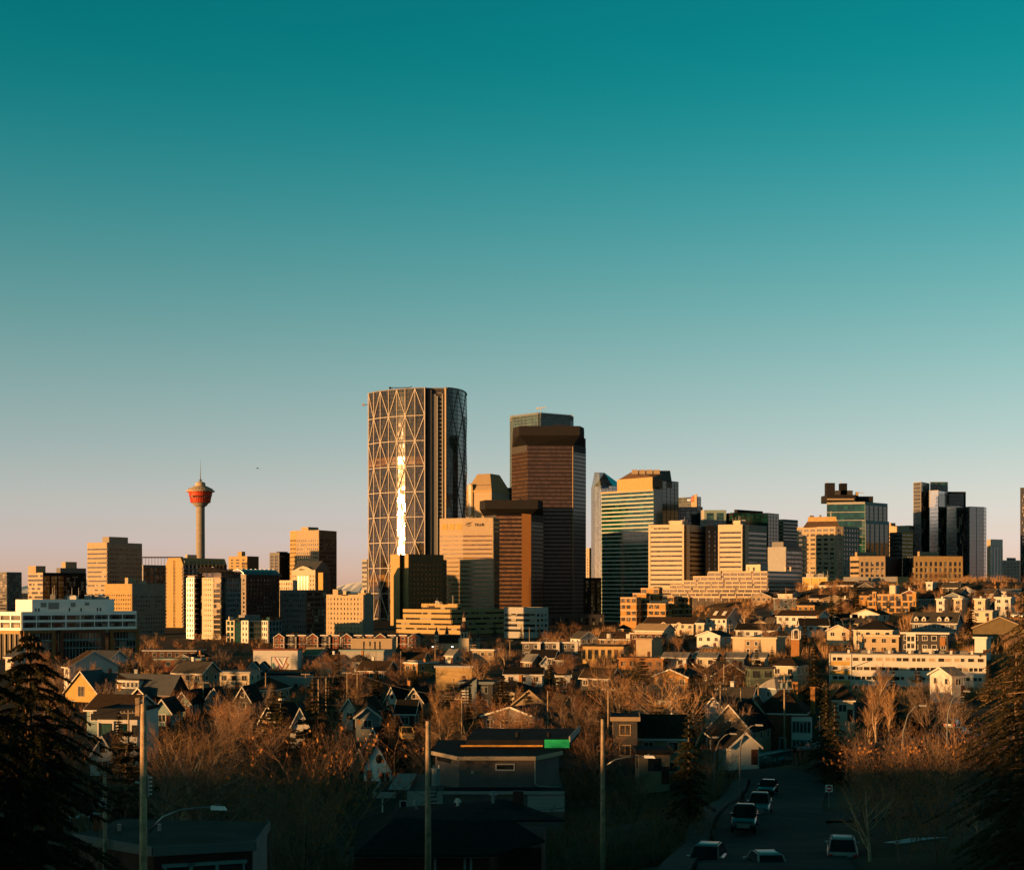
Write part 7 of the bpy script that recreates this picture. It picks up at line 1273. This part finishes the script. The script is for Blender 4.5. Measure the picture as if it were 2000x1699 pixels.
n10 = scatter(24, (240, 1150), (650, 840), mix, (5, 8), 9, 1222)

# low brush between the yards and on the slopes: nobody could count it
def brush(name, label, m, n_max, pxr, Yr, hs, seed, blades):
    r = random.Random(seed); mb = MB(); n = 0
    for _ in range(n_max*4):
        if n >= n_max: break
        Y = Yr[0]*(Yr[1]/Yr[0])**r.random(); px = r.uniform(*pxr); x = X(px, Y)
        if any((x-a)**2+(Y-b)**2 < 4.5**2 for a, b in HOUSES) or any((x-a)**2+(Y-b)**2 < 6.5**2 for a, b in ROADPTS): continue
        if 690 < px < 790 and Y < 195: continue
        if Y > 860 and px < 1200: continue
        z = ground(x, Y); h = r.uniform(*hs)*(1 if Y > 170 else .55); n += 1
        for _k in range(blades):
            a = r.uniform(0, 6.28); t = r.uniform(.1, .9); p = Vector((x+math.cos(a)*.3*h, Y+math.sin(a)*.3*h, z-.1)); q = p+Vector((math.cos(a)*t*h*.8, math.sin(a)*t*h*.8, h*r.uniform(.5, 1.1))); o = Vector((-math.sin(a), math.cos(a), 0))*.02*(1+Y/300); m_ = p.lerp(q, .55)+Vector((0, 0, .12*h))
            mb.poly([p-o, p+o, m_+o*.8]); mb.poly([p-o, m_+o*.8, m_-o*.8]); mb.poly([m_-o*.8, m_+o*.8, q])
    mb.obj(name, m, kind='stuff', label=label)
brush('brush', 'tangled bare brush and low shrubs between the houses', 'twig', 2300, (60, 1600), (95, 860), (.8, 3.4), 44, 34)
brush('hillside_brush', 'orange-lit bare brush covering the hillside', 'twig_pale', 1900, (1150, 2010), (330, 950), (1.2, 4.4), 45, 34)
def brow():                                 # unseen scrub added along the bluff behind the view to dapple the low sun
    r = random.Random(46); mb = MB()
    for _ in range(1000):
        x, y = r.uniform(-620, -12), r.uniform(-34, -12); z = ground(x, y); h = r.choice((1, 1.5, 2.2, 3., 4., 5.5))*r.uniform(.7, 1.1)
        if x > -40 and y > -25: continue
        if x > -70: h = min(h, 1.6)
        for _k in range(40):
            a = r.uniform(0, 6.28); t = r.uniform(.1, .9); p = Vector((x+math.cos(a)*.3*h, y+math.sin(a)*.3*h, z-.3)); q = p+Vector((math.cos(a)*t*h*.8, math.sin(a)*t*h*.8, h*r.uniform(.4, 1.1))); o = Vector((-math.sin(a), math.cos(a), 0))*.05
            mb.poly([p-o, p+o, q])
    mb.obj('added_brow_scrub', 'twig', kind='stuff', label='unseen scrub added along the bluff to dapple the low sun')
brow()
# ------------------------------------------------------------------ poles, lamps, wires, sign
def pole(px, row, Y, label, arms=1, rad=.14, base=None, trans=0, name='utility_pole', yaw=.5, foot=None):
    x = X(px, Y); z = ground(x, Y)-.5; top = Z(row, Y); t = thing(name, label, 'pole', (x, Y, z), yaw); h = top-z
    mb = MB(); mb.path([(0, 0, 0), (0, 0, h*.5), (0, 0, h)], [rad*1.25, rad*1.1, rad*.85], 8); mb.obj('shaft', 'sunlit_pole_wood' if px == 280 else 'wood_pole', t, smooth=True)  # one pole gets brighter wood, with the sunlight put into its colour
    for k in range(arms):
        zz = h-.35-k*1.0; mb = MB(); mb.box(-1.15, 1.15, -rad-.1, -rad+.02, zz-.06, zz+.07); a = mb.obj('crossarm', 'wood_pole', t)
        for q in (-1, -.55, .55, 1): mb = MB(); mb.path([(q, -rad-.04, zz+.07), (q, -rad-.04, zz+.26)], [.04, .05], 6); mb.obj('insulator', 'white_panel', a)
    for k in range(trans):
        mb = MB(); q = (-.45, .45)[k % 2]; mb.path([(q, -.1, h-2.6), (q, -.1, h-1.7)], .26, 10); c = mb.obj('transformer', 'canister', t); m2 = MB(); m2.path([(q, -.1, h-1.7), (q, -.1, h-1.4)], [.05, .04], 5); m2.obj('bushing', 'white_panel', c)
    return t
t = pole(280, 1374, 63, 'tall weathered wooden pole catching the sun, with a rack of insulators', 0, .145, yaw=0); h = Z(1374, 63)-t.location.z
for i in range(5): mb = MB(); zz = Z(1518+i*8, 63)-t.location.z; mb.path([(.2, 0, zz), (.36, 0, zz)], .05, 6); mb.obj('insulator', 'white_panel', t)
mb = MB(); mb.box(.17, .23, -.04, .04, Z(1556, 63)-t.location.z, Z(1514, 63)-t.location.z); mb.obj('rack', 'steel', t)
mb = MB(); mb.path([(-.16, 0, Z(1528, 63)-t.location.z), (-.3, -.1, Z(1526, 63)-t.location.z)], .05, 6); mb.obj('insulator', 'white_panel', t)
for q, r in ((-.25, 1362), (.02, 1358)): mb = MB(); mb.path([(q, 0, h-.1), (q*.6, 0, Z(r, 63)-t.location.z)], [.07, .04], 6); mb.obj('pole_cap', 'wood_pole', t)
mb = MB(); mb.box(-.32, -.14, -.1, .1, h-.5, h+.25); mb.obj('bracket', 'wood_pole', t)
landmark(X(280, 63), 63, 'the tall weathered pole')
t = pole(836, 1408, 83, 'wooden pole with a grey transformer in front of the grey modern house', 0, .15, yaw=0)
z0 = t.location.z; mb = MB(); mb.path([(.4, .1, Z(1534, 83)-z0), (.4, .1, Z(1500, 83)-z0)], [.27, .27], 12); c = mb.obj('transformer', 'canister', t)
for q in (.3, .6): mb = MB(); mb.path([(q, .1, Z(1500, 83)-z0), (q, .1, Z(1494, 83)-z0)], [.05, .04], 6); mb.obj('bushing', 'white_panel', c)
for r in (1548, 1556, 1564, 1571): mb = MB(); mb.path([(.15, -.05, Z(r, 83)-z0), (.5, -.1, Z(r-1, 83)-z0)], .045, 5); mb.obj('insulator', 'dark_grey', t)
mb = MB(); mb.path([(.48, .1, Z(1534, 83)-z0), (.5, .1, Z(1545, 83)-z0), (.36, 0, Z(1556, 83)-z0)], .03, 5); mb.obj('cable_loop', 'black', t)
pole(1177, 1404, 90, 'plain wooden pole carrying a long lamp arm', 0, .125, yaw=0)
def lamp(px, row_top, Y, x_arm, label, foot=None, arm_px=None, rise=None, straight=False):
    """davit street lamp: curved arm and flat head"""
    x = X(px, Y); z = ground(x, Y)-.3; t = thing('street_lamp', label, 'street lamp', (x, Y, z)); h = Z(row_top, Y)-z; a = x_arm
    mb = MB(); r = rise or 2.2
    pts = [(0, 0, 0), (0, 0, h-r*1.6), (a*.06, 0, h-r), (a*.3, 0, h-r*.38), (a*.62, 0, h-r*.08), (a*.9, 0, h)]; mb.path(pts, [.1, .085, .075, .065, .055, .05], 7); mb.obj('pole', 'grey', t, smooth=True)
    mb = MB(); s = 1 if a > 0 else -1; mb.hexa([(a*.88, -.14, h-.1), (a*.88+s*.75, -.12, h-.13), (a*.88+s*.75, .12, h-.13), (a*.88, .14, h-.1)], [(a*.88, -.1, h+.07), (a*.88+s*.7, -.08, h+.03), (a*.88+s*.7, .08, h+.03), (a*.88, .1, h+.07)]); mb.obj('lamp_head', 'pale_grey', t); return t
def arm_lamp(px, rowa, Y, px1, row1, label):
    x = X(px, Y); z1 = Z(rowa, Y); dx = X(px1, Y)-x; dz = Z(row1, Y)-z1; t = thing('lamp_arm', label, 'street lamp', (x+.12, Y-.12, z1))
    mb = MB(); mb.path([(0, 0, 0), (dx*.22, 0, dz*.62), (dx*.5, 0, dz*.9), (dx*.8, 0, dz*.99), (dx, 0, dz)], [.05, .045, .04, .04, .04], 7); mb.obj('arm', 'steel', t, smooth=True)
    mb = MB(); mb.hexa([(dx-.05, -.12, dz-.1), (dx+.6, -.1, dz-.12), (dx+.6, .1, dz-.12), (dx-.05, .12, dz-.1)], [(dx-.05, -.09, dz+.06), (dx+.5, -.07, dz+.03), (dx+.5, .07, dz+.03), (dx-.05, .09, dz+.06)]); mb.obj('lamp_head', 'sign_white', t)
    mb = MB(); mb.path([(dx+.2, 0, dz+.05), (dx+.2, 0, dz+.14)], .05, 6); mb.obj('photocell', 'grey', t); return t
arm_lamp(286, 1624, 63, 410, 1575, 'street lamp arm with a white head reaching from the tall weathered pole'); arm_lamp(1181, 1493, 90, 1256, 1476, 'street lamp arm with a white head reaching from the plain wooden pole')
lamp(1445, 1415, 150, 1.75, 'curved grey street lamp standing over the parked pickup', rise=1.8); lamp(1394, 1432, 165, 2.0, 'dark curved street lamp in front of the low dark house'); lamp(1850, 1349, 172, 2.1, 'tall curved lamp lit gold above the roadside thicket', rise=2.4); lamp(1762, 1377, 150, 1.9, 'curved lamp rising out of the roadside thicket', rise=2.6)
lamp(1448, 1188, 600, -3, 'curved street lamp on the hillside road beside the skylit brown roof'); lamp(1648, 1204, 500, -3, 'curved street lamp beside the hillside spruces'); lamp(1336, 1225, 520, 2.4, 'street lamp beside the dark bay under the long brown-roofed apartments'); lamp(1640, 1264, 420, 2.4, 'small street lamp behind the long white block')
UP = [(519, 1314, 330, 0, 'slim lit pole in front of the blank grey warehouse'), (622, 1326, 300, 0, 'short lit pole of the close pair in the thicket, westward one'), (637, 1323, 300, 0, 'short lit pole of the close pair in the thicket, eastward one'), (698, 1313, 320, 1, 'lit pole with crossarm beside the slim orange tree'), (678, 1311, 350, 1, 'pole with white crossarm behind the lit pole'), (597, 1314, 370, 1, 'pole with pale crossarm behind the thicket near the warehouse'), (796, 1302, 400, 2, 'double-armed pole west of the tan workshop'), (783, 1271, 480, 0, 'pole beside the slotted beige block'), (734, 1269, 500, 0, 'pole in front of the angular grey building'), (850, 1260, 560, 2, 'double-armed pole before the domed church'), (924, 1258, 540, 2, 'double-armed pole between church and white-branched tree'), (996, 1249, 580, 1, 'pole with crossarm below the ledged federal building'), (1034, 1224, 700, 0, 'slim pole by the low white office block'), (1067, 1245, 600, 1, 'pole with crossarm over the dark modern townhouses'), (1190, 1225, 640, 1, 'pole with crossarm behind the two-dormered brown roof'), (1070, 1349, 260, 0, 'plain lit pole in front of the tall dark evergreen'), (1188, 1343, 245, 1, 'pole with a broad white crossarm over the brown thicket'), (902, 1361, 240, 1, 'pole with small crossarm below the slant-roofed dark house'), (886, 1325, 340, 0, 'thin pole beside the slant-roofed dark house'), (1407, 1331, 260, 2, 'double-armed pole behind the grey-roofed white house'), (1481, 1334, 270, 0, 'yellow-lit pole behind the pink gabled house'), (1414, 1296, 330, 0, 'stout wooden pole in front of the dark teal-windowed house'), (1447, 1344, 262, 0, 'lit pole at the gable of the grey-roofed white house'), (1425, 1219, 560, 2, 'double-armed pole beside the hillside road'), (1483, 1203, 610, 1, 'pole on the hillside above the long white apartment house'), (1535, 1147, 740, 0, 'tall slim pole under the blank-walled grey tower'), (1548, 1172, 690, 0, 'pole beside the yellow ridge house'), (393, 1278, 470, 1, 'lit pole in front of the condominium tower'), (397, 1330, 320, 1, 'lit pole between the white gables and the thicket'), (251, 1387, 205, 1, 'short lit pole in front of the white box house'), (260, 1274, 470, 1, 'pole beside the lone dark spruce'), (1925, 1120, 900, 1, 'pole with crossarm on the ridge skyline'), (1900, 1132, 880, 1, 'second pole with crossarm on the ridge skyline')]
for px, row, Y, arms, lab in UP: pole(px, row, Y, lab, arms, .13, yaw=rt.uniform(-.3, .3))
t = pole(1532, 1314, 258, 'pole with two crossarms and a pair of pale transformers', 2, .13, trans=2, yaw=.1); t = pole(205, 1516, 66, 'pole with a teal transformer can among bare branches', 0, .085, trans=0, yaw=.2)
mb = MB(); zz = Z(1576, 66)-t.location.z; mb.path([(-.12, -.1, zz), (-.12, -.1, zz+.32)], .14, 10); c = mb.obj('transformer', 'canister', t)
for q in (-.17, -.07): m2 = MB(); m2.path([(q, -.1, zz+.32), (q, -.1, zz+.42)], .02, 5); m2.obj('bushing', 'white_panel', c)
def wire(a, b, sag, label, r=.02):
    mb = MB(); n = 14; a, b = Vector(a), Vector(b); mb.path([a.lerp(b, i/n)-Vector((0, 0, sag*4*(i/n)*(1-i/n))) for i in range(n+1)], r, 4)
    o = mb.obj('power_line', 'dark_grey', None); o['label'] = label; o['category'] = 'wire'; o['group'] = 'overhead wires'; return o
wire(P(-60, 1414, 40), P(280, 1372, 63), .25, 'pale wire running from the great spruce to the tall weathered pole', .012)
wire(P(1286, 1333, 255), P(1532, 1322, 258), .5, 'bundled cable running to the pole with pale transformers', .06); wire(P(1532, 1322, 258), P(1700, 1290, 300), .8, 'bundled cable running from the pole with pale transformers uphill', .06)
wire(P(560, 1320, 330), P(698, 1316, 320), .4, 'pale wire strung to the lit pole with crossarm', .045); wire(P(698, 1315, 320), P(902, 1362, 240), .8, 'pale wire dropping east from the lit pole with crossarm', .04)
for a_, b_, l_ in (((519, 1318, 330), (397, 1334, 320), 'thin wire west of the slim lit pole'), ((397, 1334, 320), (251, 1390, 205), 'thin wire above the white gables'), ((622, 1329, 300), (637, 1326, 300), 'short wire joining the close pair of lit poles'), ((637, 1326, 300), (698, 1318, 320), 'wire from the close pair of lit poles to the crossarm pole'), ((850, 1264, 560), (924, 1262, 540), 'wire before the domed church'), ((924, 1262, 540), (996, 1253, 580), 'wire from the church pole eastward'), ((996, 1253, 580), (1067, 1249, 600), 'wire over the dark modern townhouses'), ((1067, 1249, 600), (1190, 1229, 640), 'wire climbing towards the brown dormered roof'), ((1188, 1347, 245), (1407, 1336, 260), 'wire across the pale forked trees'), ((1407, 1336, 260), (1481, 1338, 270), 'wire behind the grey-roofed white house'), ((1425, 1223, 560), (1483, 1207, 610), 'wire up the hillside road'), ((1483, 1207, 610), (1548, 1176, 690), 'wire up to the yellow ridge house'), ((597, 1318, 370), (678, 1315, 350), 'wire between two pale crossarms')): wire(P(*a_), P(*b_), .5, l_, .03)
wire(P(796, 1306, 400), P(1067, 1330, 330), .8, 'wire crossing in front of the tan workshop', .04); wire(P(902, 1364, 240), P(1188, 1347, 245), .9, 'wire spanning the brown thicket', .03); wire(P(836, 1555, 83), P(740, 1500, 190), .4, 'dark service wire from the transformer pole to the ornate white house', .02); wire(P(836, 1560, 83), P(600, 1660, 80), .5, 'dark wire dropping from the transformer pole over the yard', .015); wire(P(836, 1568, 83), P(1181, 1560, 90), .6, 'dark wire in front of the grey modern house', .02); wire(P(282, 1545, 63), P(520, 1610, 80), .4, 'dark service wire from the tall weathered pole', .015)
def sign():
    Y = 140; x = X(1619, Y); z = min(Z(1598, Y), ground(X(1619, Y), Y))-.3; t = thing('no_entry_sign', 'square do-not-enter sign with a red disc on a thin post', 'sign', (x, Y, z)); h = Z(1539, Y)-z
    mb = MB(); mb.path([(0, 0, -1.5), (0, 0, h+.2)], .035, 6); mb.obj('post', 'steel', t); mb = MB(); s = .33; mb.box(-s, s, -.07, -.04, h-s, h+s); mb.obj('plate', 'sign_white', t)
    n = 24; mb = MB(); mb.hexa([(.28*math.cos(2*math.pi*i/n), -.09, h+.28*math.sin(2*math.pi*i/n)) for i in range(n)], [(.28*math.cos(2*math.pi*i/n), -.072, h+.28*math.sin(2*math.pi*i/n)) for i in range(n)]); mb.obj('disc', 'sign_red', t)
    mb = MB(); mb.box(-.21, .21, -.11, -.092, h-.055, h+.055); mb.obj('bar', 'sign_white', t)
sign()
for px, row, Y, lab in ((1549, 1478, 228, 'thin grey sign post beside the silver estate car'), (1555, 1474, 225, 'second thin post on the grassy verge near the silver estate car'), (1500, 1472, 215, 'thin post on the verge before the silver estate car')):
    x = X(px, Y); t = thing('sign_post', lab, 'post', (x, Y, ground(x, Y)-.3)); mb = MB(); mb.path([(0, 0, 0), (0, 0, 2.6)], .035, 5); mb.obj('post', 'steel', t); mb = MB(); mb.box(-.15, .15, -.05, -.035, 2.2, 2.6); mb.obj('plate', 'grey', t)

# ------------------------------------------------------------------ cars
def car(label, x, y, yaw, paint='paint_white', kind='suv', lit=False, name='parked_car', z=None, group='cars parked along the street'):
    """yaw 0 faces the camera; local -y is the front"""
    W = 1.86 if kind != 'sedan' else 1.78; L = dict(suv=4.6, pickup=5.6, sedan=4.6)[kind]; hb = dict(suv=1.0, pickup=1.12, sedan=.88)[kind]; ht = dict(suv=1.70, pickup=1.85, sedan=1.42)[kind]
    zc = ground(x, y)+.36 if z is None else z; t = thing(name, label, 'car' if kind != 'pickup' else 'pickup', (x, y, zc), yaw, group); w = W/2
    # hull sections along the length: (y, half width, bottom, shoulder)
    sec = [(-L/2, w*.80, .38, hb*.66), (-L/2+.12, w*.94, .30, hb*.80), (-L/2+.9, w, .26, hb*.94), (-L/2+1.5, w, .26, hb), (L/2-.9, w, .26, hb*1.03), (L/2-.15, w*.97, .30, hb*1.02), (L/2, w*.86, .40, hb*.92)]
    mb = MB(); k = 0; ring = []
    for (yy, hw, b, s) in sec:
        q = [(-hw*.92, yy, b), (-hw, yy, b+.22), (-hw*.985, yy, s-.14), (-hw*.88, yy, s), (hw*.88, yy, s), (hw*.985, yy, s-.14), (hw, yy, b+.22), (hw*.92, yy, b)]; ring.append(range(len(mb.v), len(mb.v)+8)); mb.v.extend(q)
    for a, b in zip(ring, ring[1:]):
        for i in range(8): j = (i+1) % 8; mb.f.append((a[i], b[i], b[j], a[j])); mb.m.append(0)
    mb.f.append(tuple(ring[0])); mb.m.append(0); mb.f.append(tuple(reversed(ring[-1]))); mb.m.append(0); bo = mb.obj('body', paint, t, smooth=True); bv = bo.modifiers.new('round', 'BEVEL'); bv.width = .07; bv.segments = 3; bv.limit_method = 'ANGLE'; bv.angle_limit = .35
    c0, c1, c2, c3 = dict(suv=(-1.0, -.1, L/2-.75, L/2-.12), pickup=(-1.1, -.3, .65, .95), sedan=(-.75, .15, 1.0, 1.85))[kind]; tw = w*.74
    def ca(f): return [(-w*.9+(w*.9-tw)*f, c0+(c1-c0)*f, hb+(ht-hb)*f), (w*.9-(w*.9-tw)*f, c0+(c1-c0)*f, hb+(ht-hb)*f), (w*.9-(w*.9-tw)*f, c3+(c2-c3)*f, hb+(ht-hb)*f), (-w*.9+(w*.9-tw)*f, c3+(c2-c3)*f, hb+(ht-hb)*f)]
    lo, hi, top = ca(-.06), ca(.93), ca(1.0); mb = MB(); mb.hexa(hi, [(a*.9, b+(.14 if b < 0 else -.14), c+.03) for a, b, c in top]); ro = mb.obj('roof', paint, t, smooth=True); bv = ro.modifiers.new('round', 'BEVEL'); bv.width = .05; bv.segments = 3
    mb = MB(); mb.hexa([(a*.95, b*.985+.01, c) for a, b, c in lo], [(a*.95, b*.985+.01, c) for a, b, c in hi]); mb.obj('cabin', 'black', t)
    def lerp3(a, b, f): return tuple(x+(y-x)*f for x, y in zip(a, b))
    for nm, i, j in (('windscreen', 0, 1), ('rear_window', 2, 3), ('side_window', 1, 2), ('side_window', 3, 0)):
        a, b, c, d = lo[i], lo[j], hi[j], hi[i]; n = (Vector(b)-Vector(a)).cross(Vector(d)-Vector(a)).normalized(); p = [lerp3(lerp3(a, b, .07), lerp3(d, c, .07), .12), lerp3(lerp3(a, b, .93), lerp3(d, c, .93), .12), lerp3(lerp3(a, b, .93), lerp3(d, c, .93), .95), lerp3(lerp3(a, b, .07), lerp3(d, c, .07), .95)]
        mb = MB(); mb.hexa([tuple(Vector(q)-n*.01) for q in p], [tuple(Vector(q)+n*.012) for q in p]); mb.obj(nm, 'glass_car', t)
    for i, j in ((0, 0), (1, 1), (2, 2), (3, 3)): mb = MB(); mb.path([lo[i], hi[j]], .055, 5); mb.obj('pillar', paint, t)
    for sxx in (-1, 1):
        for yy in (-L/2+.85, L/2-.9):
            mb = MB(); mb.path([(sxx*(w-.22), yy, .33), (sxx*(w-.0), yy, .33)], .34, 16); o = mb.obj('wheel', 'tyre', t); mb = MB(); mb.path([(sxx*(w-.02), yy, .33), (sxx*(w+.012), yy, .33)], .2, 12); mb.obj('rim', 'steel', o)
        mb = MB(); mb.box(sxx*w*.72-.2, sxx*w*.72+.2, -L/2-.03, -L/2+.2, hb*.62, hb*.78); mb.obj('headlight', 'glass_blue', t); mb = MB(); mb.box(sxx*w*.78-.14, sxx*w*.78+.14, L/2-.12, L/2+.03, hb*.66, hb*.9); mb.obj('taillight', 'lamp_red' if lit else 'sign_red', t)
        mb = MB(); mb.box(sxx*(w+.02)-.1, sxx*(w+.02)+.1, c0+.15, c0+.3, hb+.02, hb+.18); mb.obj('mirror', paint, t)
    for yy, m, nm in ((-L/2-.05, 'paint_dark' if kind == 'sedan' else 'steel', 'grille'), (L/2-.02, paint, 'bumper')): mb = MB(); mb.box(-w*.5, w*.5, yy, yy+.12, .5, hb*.74) if nm == 'grille' else mb.box(-w*.86, w*.86, yy, yy+.1, .34, .6); mb.obj(nm, m, t)
    mb = MB(); mb.box(-.26, .26, L/2+.05, L/2+.075, .62, .76); mb.obj('number_plate', 'sign_white', t)
    if kind == 'suv':
        for sxx in (-1, 1): mb = MB(); mb.path([(sxx*tw*.9, c1+.2, ht+.04), (sxx*tw*.9, c2-.2, ht+.04)], .03, 5); mb.obj('roof_rail', 'dark_grey', t)
    if kind == 'pickup': mb = MB(); mb.box(-w*.86, w*.86, .95, L/2-.12, hb*1.03, hb*1.05); mb.obj('bed', 'black', t)
    return t
def carpx(label, px, row, Y, **k):
    x = X(px, Y); z = Z(row, Y); return car(label, x, Y, z=z, **k)
R180 = math.pi
carpx('white hatchback driving away with glowing red tail lights at the picture bottom', 1492, 1716, 88, yaw=R180+.08, paint='paint_white', kind='suv', lit=True, name='moving_car')
carpx('silver hatchback parked facing uphill by the pavement at the picture bottom', 1380, 1706, 90, yaw=-.3, paint='paint_silver', kind='suv'); carpx('white four-wheel-drive parked beside the roadside thicket, seen from behind', 1645, 1684, 93, yaw=R180-.2, paint='paint_white', kind='suv'); carpx('pale pickup parked facing uphill under the curved street lamp', 1484, 1590, 128, yaw=-.22, paint='paint_silver', kind='pickup'); carpx('dark pickup in front of the pale pickup at the kerb', 1455, 1618, 114, yaw=-.2, paint='paint_dark', kind='pickup')
carpx('dark sedan parked behind the pale pickup', 1500, 1549, 160, yaw=-.3, paint='paint_dark', kind='sedan'); carpx('silver estate car side-on at the street corner', 1494, 1500, 234, yaw=-1.2, paint='paint_silver', kind='suv'); carpx('dark sedan in front of the silver estate car', 1530, 1494, 244, yaw=-1.2, paint='paint_dark', kind='sedan'); carpx('snow-dusted white car on the side street below the large brick house', 1570, 1466, 258, yaw=-.9, paint='paint_white', kind='sedan')
for px, row, Y, lab, pt, yw in ((1878, 1440, 205, 'pale car parked on the upper street behind bare branches', 'paint_silver', 2.4), (1900, 1452, 196, 'dark car parked next to the pale car on the upper street', 'paint_grey', 2.4), (1862, 1422, 222, 'small grey car farther along the upper street', 'paint_grey', 2.6), (1990, 1205, 470, 'white car at the brow beside the olive building', 'paint_white', .8), (1382, 1268, 470, 'dark car by the bungalow screen', 'paint_grey', 1.3), (795, 1444, 205, 'sunlit yellow van parked beside the thicket behind the ornate white house', 'siding_yellow', .15)):
    carpx(lab, px, row, Y, yaw=yw, paint=pt, kind='suv' if 'van' in lab else 'sedan')
# snow patches lying in the shade near the street
def snow(px, row, Y, w, d, seed):
    r = random.Random(seed); x, y = X(px, Y), Y; mb = MB(); n = 14; ph = r.random()*6
    c = (x, y, gz(x, y)+.2); ringp = []
    for i in range(n): a = 2*math.pi*i/n; k = 1+.35*math.sin(3*a+ph)+r.uniform(-.15, .15); q = (x+w*k*math.cos(a), y+d*k*math.sin(a)); ringp.append((q[0], q[1], gz(*q)+.03))
    for i in range(n): mb.poly([c, ringp[i], ringp[(i+1) % n]])
    mb.obj('snow_patch', 'snow', kind='structure')
for i, a in enumerate(((1410, 1600, 118, 1.2, 2.4), (1432, 1575, 130, 1, 2), (1250, 1660, 86, 1.8, 1.4), (1300, 1650, 88, 1.4, 1), (720, 1600, 104, 2.2, 1.6), (690, 1640, 92, 1.5, 1), (220, 1690, 60, 1.6, .8), (180, 1480, 150, 2.5, 3), (1780, 1545, 96, 1.6, 1.2), (1560, 1470, 240, 1, 3))): snow(*a, i)
# a bird far out in the sky
t = thing('bird', 'tiny dark bird gliding above the orange-lit apartment tower', 'bird', P(503, 915, 400)); mb = MB(); mb.path([(-.45, 0, 0), (-.1, 0, .05), (.45, 0, .02)], [.01, .1, .02], 6); mb.obj('body', 'ink', t)
for s in (-1, 1): mb = MB(); mb.hexa([(-.15, 0, .02), (.2, 0, .02), (.25, s*.7, .14), (0, s*.8, .15)], [(-.15, 0, .06), (.2, 0, .06), (.25, s*.7, .16), (0, s*.8, .17)]); mb.obj('wing', 'ink', t)
